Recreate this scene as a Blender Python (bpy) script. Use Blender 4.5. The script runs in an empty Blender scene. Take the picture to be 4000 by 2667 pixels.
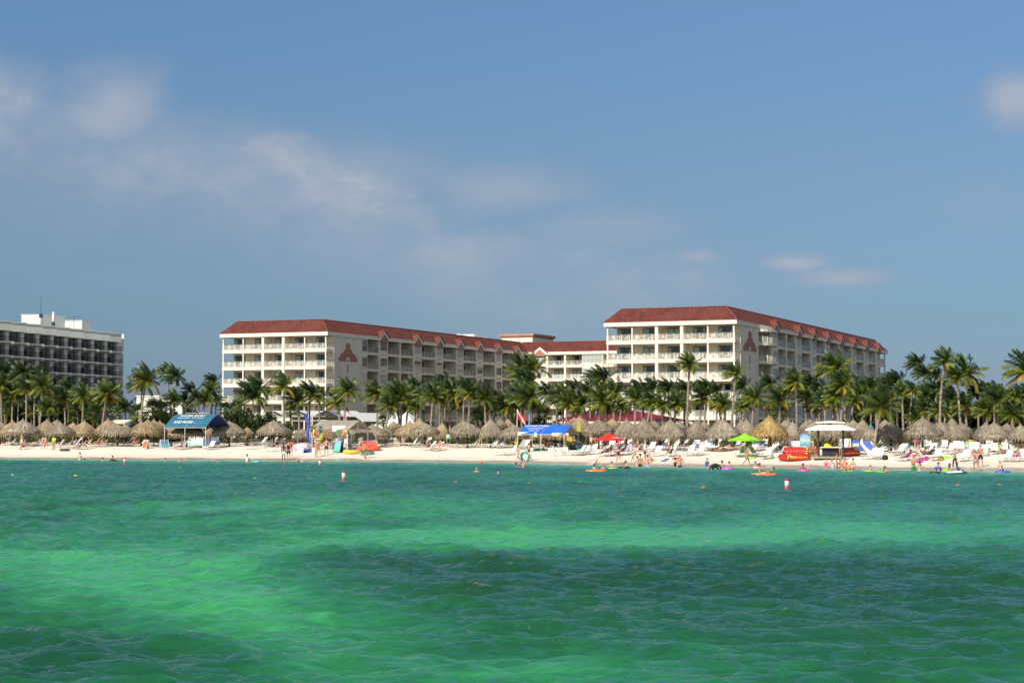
import bpy, bmesh, math, random
import numpy as np
from mathutils import Vector, Matrix
random.seed(7)
NR = np.random.RandomState(11)
SC = bpy.context.scene
COL = SC.collection
R = math.radians
sin, cos, pi = math.sin, math.cos, math.pi
# ------------------------------------------------------------------ camera geometry
F, HZ, CAMH = 6900.0, 1672.0, 3.5
PITCH = math.atan((HZ - 1333.5) / F)

def ray(X, Y):
    cx, cy = (X - 2000) / F, (1333.5 - Y) / F
    return (cx, cos(PITCH) - cy * sin(PITCH), sin(PITCH) + cy * cos(PITCH))

def at(X, Y, d):
    v = ray(X, Y); k = d / v[1]
    return Vector((v[0] * k, d, CAMH + v[2] * k))

TILES = {1: (0, 1550, 4.523), 2: (500, 1550, 4.523), 3: (1000, 1550, 4.523), 4: (1500, 1550, 4.523),
         5: (2000, 1580, 4.523), 6: (2500, 1580, 4.523), 7: (3000, 1580, 4.523), 8: (3480, 1580, 4.523),
         'A': (0, 1200, 3.36), 'B': (840, 1220, 2.94), 'C': (1600, 1220, 2.94), 'D': (2340, 1180, 3.267),
         'E': (2860, 1180, 3.267), 'G': (3400, 1300, 3.92), 'L': (0, 1780, 1.68), 'M': (1600, 1850, 2.352), 'N': (2600, 1780, 1.68)}

def px(t, zx, zy):
    a, b, s = TILES[t]
    return a + zx / s, b + zy / s

SHX = np.array([-9000, -2500, 0, 530, 1130, 1500, 2000, 2500, 3000, 3500, 4000, 6500, 12000], float)
SHD = np.array([300, 235, 204, 196, 192, 188, 180, 165, 158, 150, 145, 125, 100], float)

def shore(X):
    return float(np.interp(X, SHX, SHD))

def lump(x, y):
    return 0.05 * sin(x * .31 + y * .17) + 0.035 * sin(x * .83 - y * .61 + 1.3) + .02 * sin(x * 1.9 + y * 1.3)

def prof(t):
    return float(np.interp(t, [-60, -25, 0, 20, 40, 110, 400, 4000], [-4.5, -2.2, 0, 1.28, 1.55, 1.8, 1.9, 2.0]))

def ground(x, y):
    t = y - shore(2000 + F * x / max(y, 1))
    return prof(t) + (lump(x, y) * min(1, max(0, t / 5)) if t > 0 else 0)

def on_ground(X, Y):
    v = ray(X, Y); d = shore(X) - 6
    while d < 420:
        k = d / v[1]
        if CAMH + v[2] * k <= ground(v[0] * k, d):
            break
        d += .12
    k = d / v[1]
    return Vector((v[0] * k, d, ground(v[0] * k, d)))

def on_water(X, Y):
    v = ray(X, Y); k = -CAMH / v[2]
    return Vector((v[0] * k, v[1] * k, 0))

# ------------------------------------------------------------------ object helpers
def tag(o, label=None, cat=None, group=None, kind=None):
    if label: o['label'] = label
    if cat: o['category'] = cat
    if group: o['group'] = group
    if kind: o['kind'] = kind
    return o

def empty(name, loc=(0, 0, 0), rz=0, label=None, cat=None, group=None, s=1):
    o = bpy.data.objects.new(name, None); COL.objects.link(o)
    o.location = loc; o.rotation_euler = (0, 0, rz); o.scale = (s, s, s); o.empty_display_size = .2
    return tag(o, label, cat, group)

KIDS = {}
def link(name, data, parent=None, loc=(0, 0, 0), rot=(0, 0, 0)):
    o = bpy.data.objects.new(name, data); COL.objects.link(o)
    o.location = loc; o.rotation_euler = rot
    if parent is not None:
        o.parent = parent
        KIDS.setdefault(parent.name, []).append(o)
    return o

def dup(o, parent=None):
    c = o.copy(); COL.objects.link(c)
    if parent is not None:
        c.parent = parent
        KIDS.setdefault(parent.name, []).append(c)
    for ch in list(KIDS.get(o.name, [])):
        dup(ch, c)
    return c

class MB:
    def __init__(s):
        s.v, s.f, s.m, s.sm, s.uv = [], [], [], [], {}
    def face(s, pts, m=0, smooth=False, uv=None):
        i = len(s.v); s.v += [tuple(p) for p in pts]
        s.f.append(tuple(range(i, i + len(pts)))); s.m.append(m); s.sm.append(smooth)
        if uv: s.uv[len(s.f) - 1] = uv
        return s
    def raw(s, vs, fs, m=0, smooth=False):
        i = len(s.v); s.v += [tuple(p) for p in vs]
        for f in fs:
            s.f.append(tuple(k + i for k in f)); s.m.append(m); s.sm.append(smooth)
        return s
    def box(s, x0, y0, z0, x1, y1, z1, m=0, M=None):
        vs = [Vector(p) for p in ((x0, y0, z0), (x1, y0, z0), (x1, y1, z0), (x0, y1, z0), (x0, y0, z1), (x1, y0, z1), (x1, y1, z1), (x0, y1, z1))]
        if M is not None: vs = [M @ p for p in vs]
        return s.raw(vs, ((0, 3, 2, 1), (4, 5, 6, 7), (0, 1, 5, 4), (1, 2, 6, 5), (2, 3, 7, 6), (3, 0, 4, 7)), m)
    def tube(s, pts, r, n=6, m=0, smooth=True, closed=False):
        pts = [Vector(p) for p in pts]; k = len(pts)
        rr = r if isinstance(r, (list, tuple)) else [r] * k
        vs = []; ref = None
        for i, p in enumerate(pts):
            a = pts[(i - 1) % k] if (closed or i > 0) else p
            b = pts[(i + 1) % k] if (closed or i < k - 1) else p
            t = (b - a); t = t.normalized() if t.length > 1e-9 else Vector((0, 0, 1))
            if ref is None:
                ref = Vector((0, 0, 1)) if abs(t.z) < .9 else Vector((1, 0, 0))
            u = t.cross(ref)
            if u.length < 1e-4: u = t.cross(Vector((0, 1, .3)))
            u.normalize(); w = t.cross(u).normalized(); ref = -w if False else ref
            for j in range(n):
                a2 = 2 * pi * j / n
                vs.append(p + (u * cos(a2) + w * sin(a2)) * rr[i])
        fs = []
        for i in range(k if closed else k - 1):
            i2 = (i + 1) % k
            for j in range(n):
                fs.append((i * n + j, i * n + (j + 1) % n, i2 * n + (j + 1) % n, i2 * n + j))
        if not closed:
            fs.append(tuple(range(n))[::-1]); fs.append(tuple((k - 1) * n + j for j in range(n)))
        return s.raw(vs, fs, m, smooth)
    def lathe(s, prf, n=16, m=0, c=(0, 0, 0), smooth=True, ex=1, ey=1, jit=0):
        vs = []
        for (r, z) in prf:
            for j in range(n):
                a = 2 * pi * j / n; q = 1 + (random.uniform(-jit, jit) if jit else 0)
                vs.append((c[0] + r * cos(a) * ex * q, c[1] + r * sin(a) * ey * q, c[2] + z))
        fs = []
        for i in range(len(prf) - 1):
            for j in range(n):
                fs.append((i * n + j, i * n + (j + 1) % n, (i + 1) * n + (j + 1) % n, (i + 1) * n + j))
        fs.append(tuple(range(n))[::-1]); fs.append(tuple((len(prf) - 1) * n + j for j in range(n)))
        return s.raw(vs, fs, m, smooth)
    def ball(s, c, r, n=10, k=6, m=0):
        rx, ry, rz = r if isinstance(r, (tuple, list)) else (r, r, r)
        prf = [(sin(pi * i / k) if 0 < i < k else .02, -cos(pi * i / k)) for i in range(k + 1)]
        vs = []
        for (q, z) in prf:
            for j in range(n):
                a = 2 * pi * j / n
                vs.append((c[0] + q * cos(a) * rx, c[1] + q * sin(a) * ry, c[2] + z * rz))
        fs = [(i * n + j, i * n + (j + 1) % n, (i + 1) * n + (j + 1) % n, (i + 1) * n + j) for i in range(k) for j in range(n)]
        fs.append(tuple(range(n))[::-1]); fs.append(tuple(k * n + j for j in range(n)))
        return s.raw(vs, fs, m, True)
    def torus(s, c, R_, r, n=24, k=10, m=0, ex=1, ey=1, M=None, mfun=None):
        vs = []
        for i in range(n):
            a = 2 * pi * i / n
            for j in range(k):
                b = 2 * pi * j / k
                p = Vector(((R_ * ex + r * cos(b)) * cos(a), (R_ * ey + r * cos(b)) * sin(a), r * sin(b)))
                if M is not None: p = M @ p
                vs.append(p + Vector(c))
        i0 = len(s.v); s.v += [tuple(p) for p in vs]
        for i in range(n):
            for j in range(k):
                s.f.append((i0 + i * k + j, i0 + ((i + 1) % n) * k + j, i0 + ((i + 1) % n) * k + (j + 1) % k, i0 + i * k + (j + 1) % k))
                s.m.append(mfun(i, j) if mfun else m); s.sm.append(True)
        return s
    def prism(s, poly, fn, d0, d1, m=0):
        # poly: 2-d outline, fn(a, b, depth) -> 3-d point
        n = len(poly)
        vs = [fn(a, b, d0) for a, b in poly] + [fn(a, b, d1) for a, b in poly]
        fs = [tuple(range(n)), tuple(range(n, 2 * n))[::-1]] + [(i, i + n, (i + 1) % n + n, (i + 1) % n) for i in range(n)]
        return s.raw(vs, fs, m)
    def text(s, key, size, fn, m=0):
        vs, fs = TXT[key]
        return s.raw([fn(a * size, b * size) for a, b in vs], fs, m)
    def mesh(s, name, mats):
        me = bpy.data.meshes.new(name)
        me.from_pydata(s.v, [], s.f); 
        for q in mats: me.materials.append(q)
        me.polygons.foreach_set('material_index', s.m)
        me.polygons.foreach_set('use_smooth', s.sm)
        if s.uv:
            ul = me.uv_layers.new(name='UVMap')
            for p in me.polygons:
                u = s.uv.get(p.index)
                if u:
                    for li, c in zip(p.loop_indices, u): ul.data[li].uv = c
        me.update()
        return me
    def build(s, name, mats, parent=None, loc=(0, 0, 0), rot=(0, 0, 0)):
        if not isinstance(mats, (list, tuple)): mats = [mats]
        return link(name, s.mesh(name, mats), parent, loc, rot)

def fixn(o):
    bm = bmesh.new(); bm.from_mesh(o.data if hasattr(o, 'data') else o)
    bmesh.ops.recalc_face_normals(bm, faces=bm.faces)
    bm.to_mesh(o.data if hasattr(o, 'data') else o); bm.free()
    return o

# ------------------------------------------------------------------ materials
class NT:
    def __init__(s, tree):
        s.t = tree; s.n = tree.nodes; s.l = tree.links
    def new(s, kind, **kw):
        n = s.n.new(kind)
        for k, v in kw.items(): setattr(n, k, v)
        return n
    def put(s, sock, val):
        if isinstance(val, bpy.types.NodeSocket): s.l.new(val, sock)
        elif val is not None: sock.default_value = val
    def math(s, op, a, b=None, c=None, clamp=False):
        n = s.new('ShaderNodeMath', operation=op, use_clamp=clamp)
        s.put(n.inputs[0], a)
        if b is not None: s.put(n.inputs[1], b)
        if c is not None: s.put(n.inputs[2], c)
        return n.outputs[0]
    def mix(s, f, a, b, mode='MIX'):
        n = s.new('ShaderNodeMix', data_type='RGBA', blend_type=mode)
        s.put(n.inputs[0], f); s.put(n.inputs[6], a); s.put(n.inputs[7], b)
        return n.outputs[2]
    def noise(s, vec, scale, detail=3, rough=.55, dims='3D'):
        n = s.new('ShaderNodeTexNoise', noise_dimensions=dims)
        s.put(n.inputs['Vector'], vec); n.inputs['Scale'].default_value = scale
        n.inputs['Detail'].default_value = detail; n.inputs['Roughness'].default_value = rough
        return n.outputs[0]
    def ss(s, a, b, x):
        n = s.new('ShaderNodeMapRange', interpolation_type='SMOOTHSTEP')
        s.put(n.inputs['Value'], x); s.put(n.inputs['From Min'], a); s.put(n.inputs['From Max'], b)
        return n.outputs[0]
    def bump(s, h, strength=.4, dist=.05):
        n = s.new('ShaderNodeBump'); n.inputs['Strength'].default_value = strength; n.inputs['Distance'].default_value = dist
        s.put(n.inputs['Height'], h)
        return n.outputs[0]
    def scaled(s, vec, sc):
        n = s.new('ShaderNodeVectorMath', operation='MULTIPLY'); s.put(n.inputs[0], vec); n.inputs[1].default_value = sc
        return n.outputs[0]

def c4(c): return (c[0], c[1], c[2], 1)
MATS = {}
def base(name):
    m = bpy.data.materials.new(name); m.use_nodes = True
    t = NT(m.node_tree); b = m.node_tree.nodes['Principled BSDF']
    return m, t, b

def pm(name, col, rough=.6, var=.18, scale=4.0, col2=None, spec=.3, bump=0, metal=0, obrand=.0, stretch=None, trans=0, detail=3):
    if name in MATS: return MATS[name]
    m, t, b = base(name)
    co = t.new('ShaderNodeTexCoord').outputs['Object']
    if stretch: co = t.scaled(co, stretch)
    nz = t.noise(co, scale, detail)
    c2 = col2 or tuple(min(1, x * (1 - 1.6 * var)) for x in col)
    c1 = col if col2 else tuple(min(.95, x * (1 + .6 * var)) for x in col)
    f = t.ss(.3, .7, nz)
    out = t.mix(f, c4(c1), c4(c2))
    if obrand:
        oi = t.new('ShaderNodeObjectInfo').outputs['Random']
        g = t.math('MULTIPLY_ADD', oi, obrand * 2, 1 - obrand)
        cmb = t.new('ShaderNodeCombineColor'); [t.put(cmb.inputs[i], g) for i in range(3)]
        out = t.mix(1.0, out, cmb.outputs[0], 'MULTIPLY')
    t.put(b.inputs['Base Color'], out)
    b.inputs['Roughness'].default_value = rough; b.inputs['Specular IOR Level'].default_value = spec; b.inputs['Metallic'].default_value = metal
    if bump: t.put(b.inputs['Normal'], t.bump(t.noise(co, scale * 5, 4), bump, .03))
    if trans:
        tr = t.new('ShaderNodeBsdfTranslucent'); t.put(tr.inputs[0], out)
        ms = t.new('ShaderNodeMixShader'); ms.inputs[0].default_value = trans
        t.l.new(b.outputs[0], ms.inputs[1]); t.l.new(tr.outputs[0], ms.inputs[2])
        t.l.new(ms.outputs[0], m.node_tree.nodes['Material Output'].inputs[0])
    MATS[name] = m
    return m

def stripes(name, ca, cb, scale, axis=0, rough=.7, duty=.5):
    if name in MATS: return MATS[name]
    m, t, b = base(name)
    co = t.new('ShaderNodeTexCoord').outputs['Object']
    sp = t.new('ShaderNodeSeparateXYZ'); t.put(sp.inputs[0], co)
    fr = t.math('FRACT', t.math('MULTIPLY', sp.outputs[axis], scale))
    f = t.math('GREATER_THAN', fr, duty)
    nz = t.noise(co, 9, 2)
    t.put(b.inputs['Base Color'], t.mix(t.math('MULTIPLY', nz, .25), t.mix(f, c4(ca), c4(cb)), (.35, .35, .35, 1)))
    b.inputs['Roughness'].default_value = rough
    MATS[name] = m
    return m

def checker(name, ca, cb, scale):
    if name in MATS: return MATS[name]
    m, t, b = base(name)
    co = t.new('ShaderNodeTexCoord').outputs['Object']
    k = t.new('ShaderNodeTexChecker'); t.put(k.inputs['Vector'], co); k.inputs['Scale'].default_value = scale
    k.inputs['Color1'].default_value = c4(ca); k.inputs['Color2'].default_value = c4(cb)
    t.put(b.inputs['Base Color'], k.outputs[0]); b.inputs['Roughness'].default_value = .4
    MATS[name] = m
    return m

def poster(name, cols, scale=3.0, zsplit=None):
    """a printed photo panel: bands of blotchy colour from top to bottom"""
    if name in MATS: return MATS[name]
    m, t, b = base(name)
    co = t.new('ShaderNodeTexCoord').outputs['Object']
    sp = t.new('ShaderNodeSeparateXYZ'); t.put(sp.inputs[0], co)
    nz = t.noise(co, scale, 4)
    h = t.math('ADD', sp.outputs[2], t.math('MULTIPLY_ADD', nz, .5, -.25))
    r = t.new('ShaderNodeValToRGB'); t.put(r.inputs[0], t.math('DIVIDE', h, zsplit or 1.6, clamp=True))
    el = r.color_ramp.elements
    while len(el) > 1: el.remove(el[0])
    el[0].position = 0; el[0].color = c4(cols[0])
    for i, c in enumerate(cols[1:]):
        e = el.new((i + 1) / (len(cols) - 1)); e.color = c4(c)
    t.put(b.inputs['Base Color'], r.outputs[0]); b.inputs['Roughness'].default_value = .45
    MATS[name] = m
    return m

WHITE = pm('white_paint', (.8, .76, .68), .55, .08, 2)
STUCCO = pm('cream_stucco', (.77, .70, .585), .85, .06, .35, bump=.15)
TRIM = pm('white_trim', (.80, .74, .64), .7, .05, .5)
DWHITE = pm('aged_white_concrete', (.80, .81, .74), .8, .08, .25)
RAILW = pm('white_railing_metal', (.8, .76, .68), .45, .05, 1)
RAILG = pm('green_handrail', (.07, .16, .14), .4, .1, 2)
DARKM = pm('dark_metal', (.03, .03, .035), .45, .2, 3)
BROWNF = pm('dark_bronze_frame', (.035, .028, .025), .4, .1, 3)
PINKB = pm('terracotta_stucco', (.42, .19, .15), .85, .08, 1.2)
WOOD = pm('weathered_wood', (.34, .28, .21), .85, .3, 6, stretch=(1, 8, 1))
WOODD = pm('dark_wood', (.07, .045, .03), .7, .3, 5)
POSTY = pm('varnished_post', (.32, .17, .05), .55, .25, 5)
BLACK = pm('black_rubber', (.016, .016, .018), .5, .2, 4)
CANVAS = pm('white_canvas', (.82, .8, .75), .75, .05, 1.5, trans=.15)
TXW = pm('white_lettering', (.82, .82, .8), .6, .04, 8)
TXB = pm('black_lettering', (.02, .02, .022), .6, .04, 8)
TXR = pm('red_lettering', (.55, .03, .04), .6, .04, 8)
TXY = pm('yellow_lettering', (.75, .55, .04), .6, .04, 8)

def glass(name, col, rough=.06, spec=.8):
    return pm(name, col, rough, .35, .6, spec=spec)
GLS = glass('window_glass', (.045, .055, .06))
GLD = glass('dark_door_glass', (.022, .03, .035))
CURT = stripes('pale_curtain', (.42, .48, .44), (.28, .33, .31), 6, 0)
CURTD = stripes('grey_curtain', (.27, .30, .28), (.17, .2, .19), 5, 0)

def glass_rail():
    m, t, b = base('tinted_balcony_glass')
    co = t.new('ShaderNodeTexCoord').outputs['Object']
    t.put(b.inputs['Base Color'], t.mix(t.noise(co, 2, 2), (.22, .24, .22, 1), (.16, .18, .17, 1)))
    b.inputs['Roughness'].default_value = .15
    tr = t.new('ShaderNodeBsdfTransparent')
    ms = t.new('ShaderNodeMixShader'); ms.inputs[0].default_value = .45
    t.l.new(b.outputs[0], ms.inputs[1]); t.l.new(tr.outputs[0], ms.inputs[2])
    t.l.new(ms.outputs[0], m.node_tree.nodes['Material Output'].inputs[0])
    return m
GRAIL = glass_rail()

def roof_mat(name, a, b_, mort, w=.34):
    m, t, b = base(name)
    uv = t.new('ShaderNodeUVMap').outputs[0]
    br = t.new('ShaderNodeTexBrick'); t.put(br.inputs['Vector'], t.scaled(uv, (1, 1, 1)))
    br.offset = .5; br.inputs['Scale'].default_value = 1
    br.inputs['Brick Width'].default_value = w * 1.6; br.inputs['Row Height'].default_value = .62
    br.inputs['Mortar Size'].default_value = .05; br.inputs['Bias'].default_value = -.1
    br.inputs['Color1'].default_value = c4(a); br.inputs['Color2'].default_value = c4(b_); br.inputs['Mortar'].default_value = c4(mort)
    nz = t.noise(t.scaled(uv, (2.1, .9, 1)), 1.0, 3, .7)
    col = t.mix(t.math('MULTIPLY', t.ss(.5, .62, nz), .75), br.outputs[0], (.055, .032, .03, 1))
    nz2 = t.noise(uv, .22, 3)
    col = t.mix(t.math('MULTIPLY', t.ss(.4, .7, nz2), .35), col, (.20, .075, .055, 1))
    t.put(b.inputs['Base Color'], col); b.inputs['Roughness'].default_value = .85; b.inputs['Specular IOR Level'].default_value = .15
    sp = t.new('ShaderNodeSeparateXYZ'); t.put(sp.inputs[0], uv)
    wv = t.math('ABSOLUTE', t.math('SINE', t.math('MULTIPLY', sp.outputs[0], pi / w)))
    t.put(b.inputs['Normal'], t.bump(wv, .7, .09))
    return m
ROOF = roof_mat('barrel_tile_roof', (.215, .047, .034), (.12, .036, .03), (.05, .022, .02))
ROOFS = roof_mat('barrel_tile_roof_flank_lightened', (.25, .068, .05), (.17, .05, .04), (.085, .032, .028))  # same tiles, colour raised to offset the weaker light on the flank
ROOFR = pm('maroon_metal_roof', (.20, .022, .028), .5, .15, .7)

def thatch(name, a, b_):
    m, t, b = base(name)
    tc = t.new('ShaderNodeTexCoord'); uv = t.new('ShaderNodeUVMap').outputs[0]
    n1 = t.noise(t.scaled(uv, (46, 3.2, 1)), 1, 4, .65)
    n2 = t.noise(tc.outputs['Object'], 1.7, 3)
    oi = t.new('ShaderNodeObjectInfo').outputs['Random']
    c = t.mix(t.ss(.34, .66, n1), c4([x * .3 for x in a]), c4([min(.8, x * 1.35) for x in b_]))
    c = t.mix(t.ss(.35, .7, n2), c, c4(a))
    k = t.math('MULTIPLY_ADD', oi, .3, .85)
    cm = t.new('ShaderNodeCombineColor'); [t.put(cm.inputs[i], k) for i in range(3)]
    t.put(b.inputs['Base Color'], t.mix(1.0, c, cm.outputs[0], 'MULTIPLY')); b.inputs['Roughness'].default_value = .95
    b.inputs['Specular IOR Level'].default_value = .1
    t.put(b.inputs['Normal'], t.bump(n1, .9, .08))
    return m
TH = {'g': thatch('grey_palm_thatch', (.26, .215, .16), (.37, .315, .24)), 't': thatch('tan_palm_thatch', (.33, .25, .15), (.46, .35, .22)),
      'o': thatch('fresh_golden_thatch', (.34, .22, .09), (.46, .32, .14))}

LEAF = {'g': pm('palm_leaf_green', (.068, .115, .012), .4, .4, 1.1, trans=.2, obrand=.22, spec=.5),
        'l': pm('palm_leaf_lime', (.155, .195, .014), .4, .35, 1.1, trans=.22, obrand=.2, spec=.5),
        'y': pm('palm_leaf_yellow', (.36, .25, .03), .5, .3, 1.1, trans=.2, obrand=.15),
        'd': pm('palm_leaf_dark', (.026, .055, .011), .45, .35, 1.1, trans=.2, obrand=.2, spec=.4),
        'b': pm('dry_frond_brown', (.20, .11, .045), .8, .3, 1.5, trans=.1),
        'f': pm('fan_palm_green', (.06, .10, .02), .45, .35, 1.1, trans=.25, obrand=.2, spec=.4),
        'h': pm('broadleaf_green', (.05, .085, .016), .5, .4, 1.3, trans=.2, obrand=.2),
        'm': pm('broadleaf_bright', (.085, .15, .02), .45, .35, 1.3, trans=.25, obrand=.1),
        'w': pm('yellow_blossom', (.6, .42, .05), .6, .2, 3)}
def trunk_mat():
    m, t, b = base('ringed_palm_trunk')
    co = t.new('ShaderNodeTexCoord').outputs['Object']
    n1 = t.noise(t.scaled(co, (1.5, 1.5, 6)), 1.2, 4, .6)
    oi = t.new('ShaderNodeObjectInfo').outputs['Random']
    c = t.mix(t.ss(.32, .68, n1), (.40, .34, .27, 1), (.16, .125, .095, 1))
    c = t.mix(t.math('MULTIPLY', oi, .4), c, (.17, .12, .08, 1))
    t.put(b.inputs['Base Color'], c); b.inputs['Roughness'].default_value = .9
    return m
TRUNK = trunk_mat()
FIBRE = pm('palm_boot_fibre', (.17, .10, .045), .95, .35, 4)
BARK = pm('grey_bark', (.15, .12, .09), .9, .3, 3)

# ------------------------------------------------------------------ lettering, made once
STR = ['EXTRA FAITH', 'WATER SPORT', 'FOR ALL WATER     GET ACTIVITIES', 'AND MORE ...', 'NATIVE DIVERS', 'WATERSPORTS', 'SINCE 1989', 'GREAT BIG MABLE',
       'JOLLY', 'PIRATES', 'NO', 'BOATS', 'S', 'A', 'i', 'L', 'AIRHEAD', 'TAN LINES', 'THE WATERSPORTS', 'RENTALS', 'OPEN']
TXT = {}
_tmp = []
for st in STR:
    cu = bpy.data.curves.new('text_' + st[:4], 'FONT'); cu.body = st; cu.align_x = 'CENTER'; cu.offset = .012; cu.resolution_u = 2
    o = bpy.data.objects.new('text_temp', cu); COL.objects.link(o); _tmp.append((st, o, cu))
bpy.context.view_layer.update()
dg = bpy.context.evaluated_depsgraph_get()
for st, o, cu in _tmp:
    me = o.evaluated_get(dg).to_mesh()
    TXT[st] = ([(v.co.x, v.co.y) for v in me.vertices], [tuple(p.vertices) for p in me.polygons])
    o.evaluated_get(dg).to_mesh_clear()
for st, o, cu in _tmp:
    bpy.data.objects.remove(o); bpy.data.curves.remove(cu)

# ------------------------------------------------------------------ automatic labels: a place on the beach, counted from the left
ZONES = [(-9999, 250, 'at the far left end of the beach'), (250, 545, 'left of the folding sign boards'),
         (545, 905, 'near the teal water sport canopy'), (905, 1170, 'beside the dark sea grape thicket'), (1170, 1500, 'near the wooden rental pavilion'),
         (1500, 1760, 'just right of the wooden pavilion'), (1760, 2000, 'just left of the dive flag'), (2000, 2330, 'near the blue dive canopy'),
         (2330, 2560, 'near the red umbrella'), (2560, 2760, 'midway from red to lime umbrella'), (2760, 3030, 'near the lime umbrella'),
         (3030, 3370, 'near the white two tier canopy'), (3370, 3620, 'just right of the white canopy'), (3620, 3800, 'near the magenta dress bather'),
         (3800, 19999, 'at the far right end')]
ORD = ['first', 'second', 'third', 'fourth', 'fifth', 'sixth', 'seventh', 'eighth', 'ninth', 'tenth', 'eleventh', 'twelfth', 'thirteenth', 'fourteenth', 'fifteenth',
       'sixteenth', 'seventeenth', 'eighteenth', 'nineteenth', 'twentieth']
QUEUE = {}
def later(o, desc, X, key):
    QUEUE.setdefault(key, []).append((X, o, desc))
def flush():
    for key, items in QUEUE.items():
        for (a, b, ph) in ZONES:
            z = sorted([q for q in items if a <= q[0] < b], key=lambda q: q[0])
            for i, (X, o, desc) in enumerate(z):
                n = ORD[min(i, 19)]
                o['label'] = '%s, %s %s' % (desc, (n + ' from left') if len(z) > 1 else 'the one', ph)
# ------------------------------------------------------------------ people: one skinned body per pose and build; clothes and hair are children
def dirv(pitch, side, sg):       # pitch measured from straight down towards the front (-y)
    return Vector((sg * sin(R(side)), -sin(R(pitch)) * cos(R(side)), -cos(R(pitch)) * cos(R(side))))
POSES = {  # lean forward, thigh L/R, knee L/R, arm (forward, out, elbow) L/R, pelvis height (None: stand on the feet), leg spread
 'stand': (2, (4, -3), (3, 3), ((4, 9, 14), (2, 9, 16)), None, 5),
 'akimbo': (0, (5, -4), (3, 3), ((-28, 42, 95), (-28, 42, 95)), None, 8),
 'handhead': (-2, (4, -4), (3, 4), ((150, 35, 120), (150, 35, 120)), None, 8),
 'shade': (0, (3, -3), (3, 3), ((125, 45, 120), (-25, 38, 90)), None, 6),
 'walk': (5, (26, -20), (8, 22), ((-18, 8, 18), (20, 8, 22)), None, 3),
 'carry': (4, (20, -18), (6, 18), ((35, 14, 60), (12, 20, 20)), None, 4),
 'fold': (0, (3, -3), (3, 3), ((25, 18, 105), (25, 18, 105)), None, 7),
 'bend': (48, (18, -8), (14, 8), ((55, 10, 20), (50, 12, 30)), None, 8),
 'stoop': (24, (12, -10), (10, 6), ((50, 8, 70), (45, 12, 60)), None, 12),
 'sit': (-14, (112, 104), (100, 92), ((22, 14, 40), (22, 14, 40)), .13, 10),
 'sitarm': (-18, (100, 95), (60, 55), ((-32, 16, 5), (-32, 16, 5)), .13, 9),
 'chair': (-6, (88, 84), (86, 84), ((40, 12, 55), (40, 12, 55)), .46, 9),
 'recline': (-46, (84, 92), (6, 22), ((14, 14, 25), (14, 14, 25)), .47, 6),
 'knees': (-42, (128, 118), (92, 84), ((20, 16, 55), (60, 18, 70)), .47, 7),
 'armsup': (-44, (88, 82), (10, 14), ((150, 40, 115), (150, 40, 115)), .47, 8),
 'float': (-68, (84, 88), (6, 10), ((24, 38, 30), (24, 38, 30)), .10, 8),
 'prone': (78, (-86, -80), (6, 10), ((120, 34, 60), (120, 34, 60)), .14, 8),
 'swim': (6, (5, -5), (10, 10), ((62, 46, 20), (58, 50, 24)), None, 10)}
def skeleton(pose):
    lean, th, kn, arms, pz, spread = POSES[pose]
    up = Vector((0, -sin(R(lean)), cos(R(lean)))); J = {}
    P = Vector((0, 0, 0)); J['pelvis'] = P; J['waist'] = P + up * .15; J['chest'] = P + up * .36; J['upper'] = P + up * .47
    J['nape'] = P + up * .53
    hd = Vector((0, -sin(R(lean * .45)), cos(R(lean * .45)))) ; fw = Vector((0, -cos(R(lean * .45)), -sin(R(lean * .45))))
    J['neck'] = J['nape'] + hd * .06; J['jaw'] = J['neck'] + hd * .065 + fw * .02; J['skull'] = J['neck'] + hd * .15 + fw * .01; J['crown'] = J['neck'] + hd * .215
    J['_hd'], J['_fw'], J['_up'] = hd, fw, up
    bf = Vector((0, -cos(R(lean)), -sin(R(lean))))
    for k, sg in enumerate((1, -1)):
        n = 'LR'[k]
        h = P + Vector((sg * .088, 0, 0)) - up * .04; J['hip' + n] = h
        d = dirv(th[k], spread, sg); kp = h + d * .43; J['knee' + n] = kp
        d2 = dirv(th[k] - kn[k], spread * .3, sg); an = kp + d2 * .41; J['ankle' + n] = an
        ft = d2.cross(Vector((1, 0, 0))); ft = -ft if ft.dot(Vector((0, -1, 0))) < 0 else ft
        if ft.z > .2 and pz is None: ft = Vector((0, -1, -.1))
        J['toe' + n] = an + ft.normalized() * .15 + d2 * .05; J['heel' + n] = an + d2 * .05 - ft.normalized() * .03
        s = J['upper'] + Vector((sg * .175, 0, 0)) - up * .02; J['sh' + n] = s
        f, o_, e = arms[k]
        def armdir(f, o): 
            loc = -up * cos(R(f)) + bf * sin(R(f))
            return (loc * cos(R(o)) + Vector((sg, 0, 0)) * sin(R(o))).normalized()
        a1 = armdir(f, o_); el = s + a1 * .29; J['elbow' + n] = el
        inw = -32 if e > 80 else o_ * .3
        a2 = armdir(f + e, inw); wr = el + a2 * .25; J['wrist' + n] = wr; J['palm' + n] = wr + a2 * .075
        J['_a' + n], J['_s' + n] = a2, Vector((sg, 0, 0))
    low = min(J['toeL'].z, J['toeR'].z, J['heelL'].z, J['heelR'].z) - .035
    off = Vector((0, 0, -low if pz is None else pz))
    return {k: (v + off if k[0] != '_' else v) for k, v in J.items()}

def skin_job(name, verts, edges, rad, root=0, level=1):
    me = bpy.data.meshes.new(name); me.from_pydata([tuple(v) for v in verts], edges, [])
    o = bpy.data.objects.new(name, me); COL.objects.link(o)
    md = o.modifiers.new('skin', 'SKIN'); md.use_smooth_shade = True
    sv = me.skin_vertices[0].data
    for i, r in enumerate(rad): sv[i].radius = (r, r)
    sv[root].use_root = True
    s = o.modifiers.new('sub', 'SUBSURF'); s.levels = level; s.render_levels = level
    return o

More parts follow.
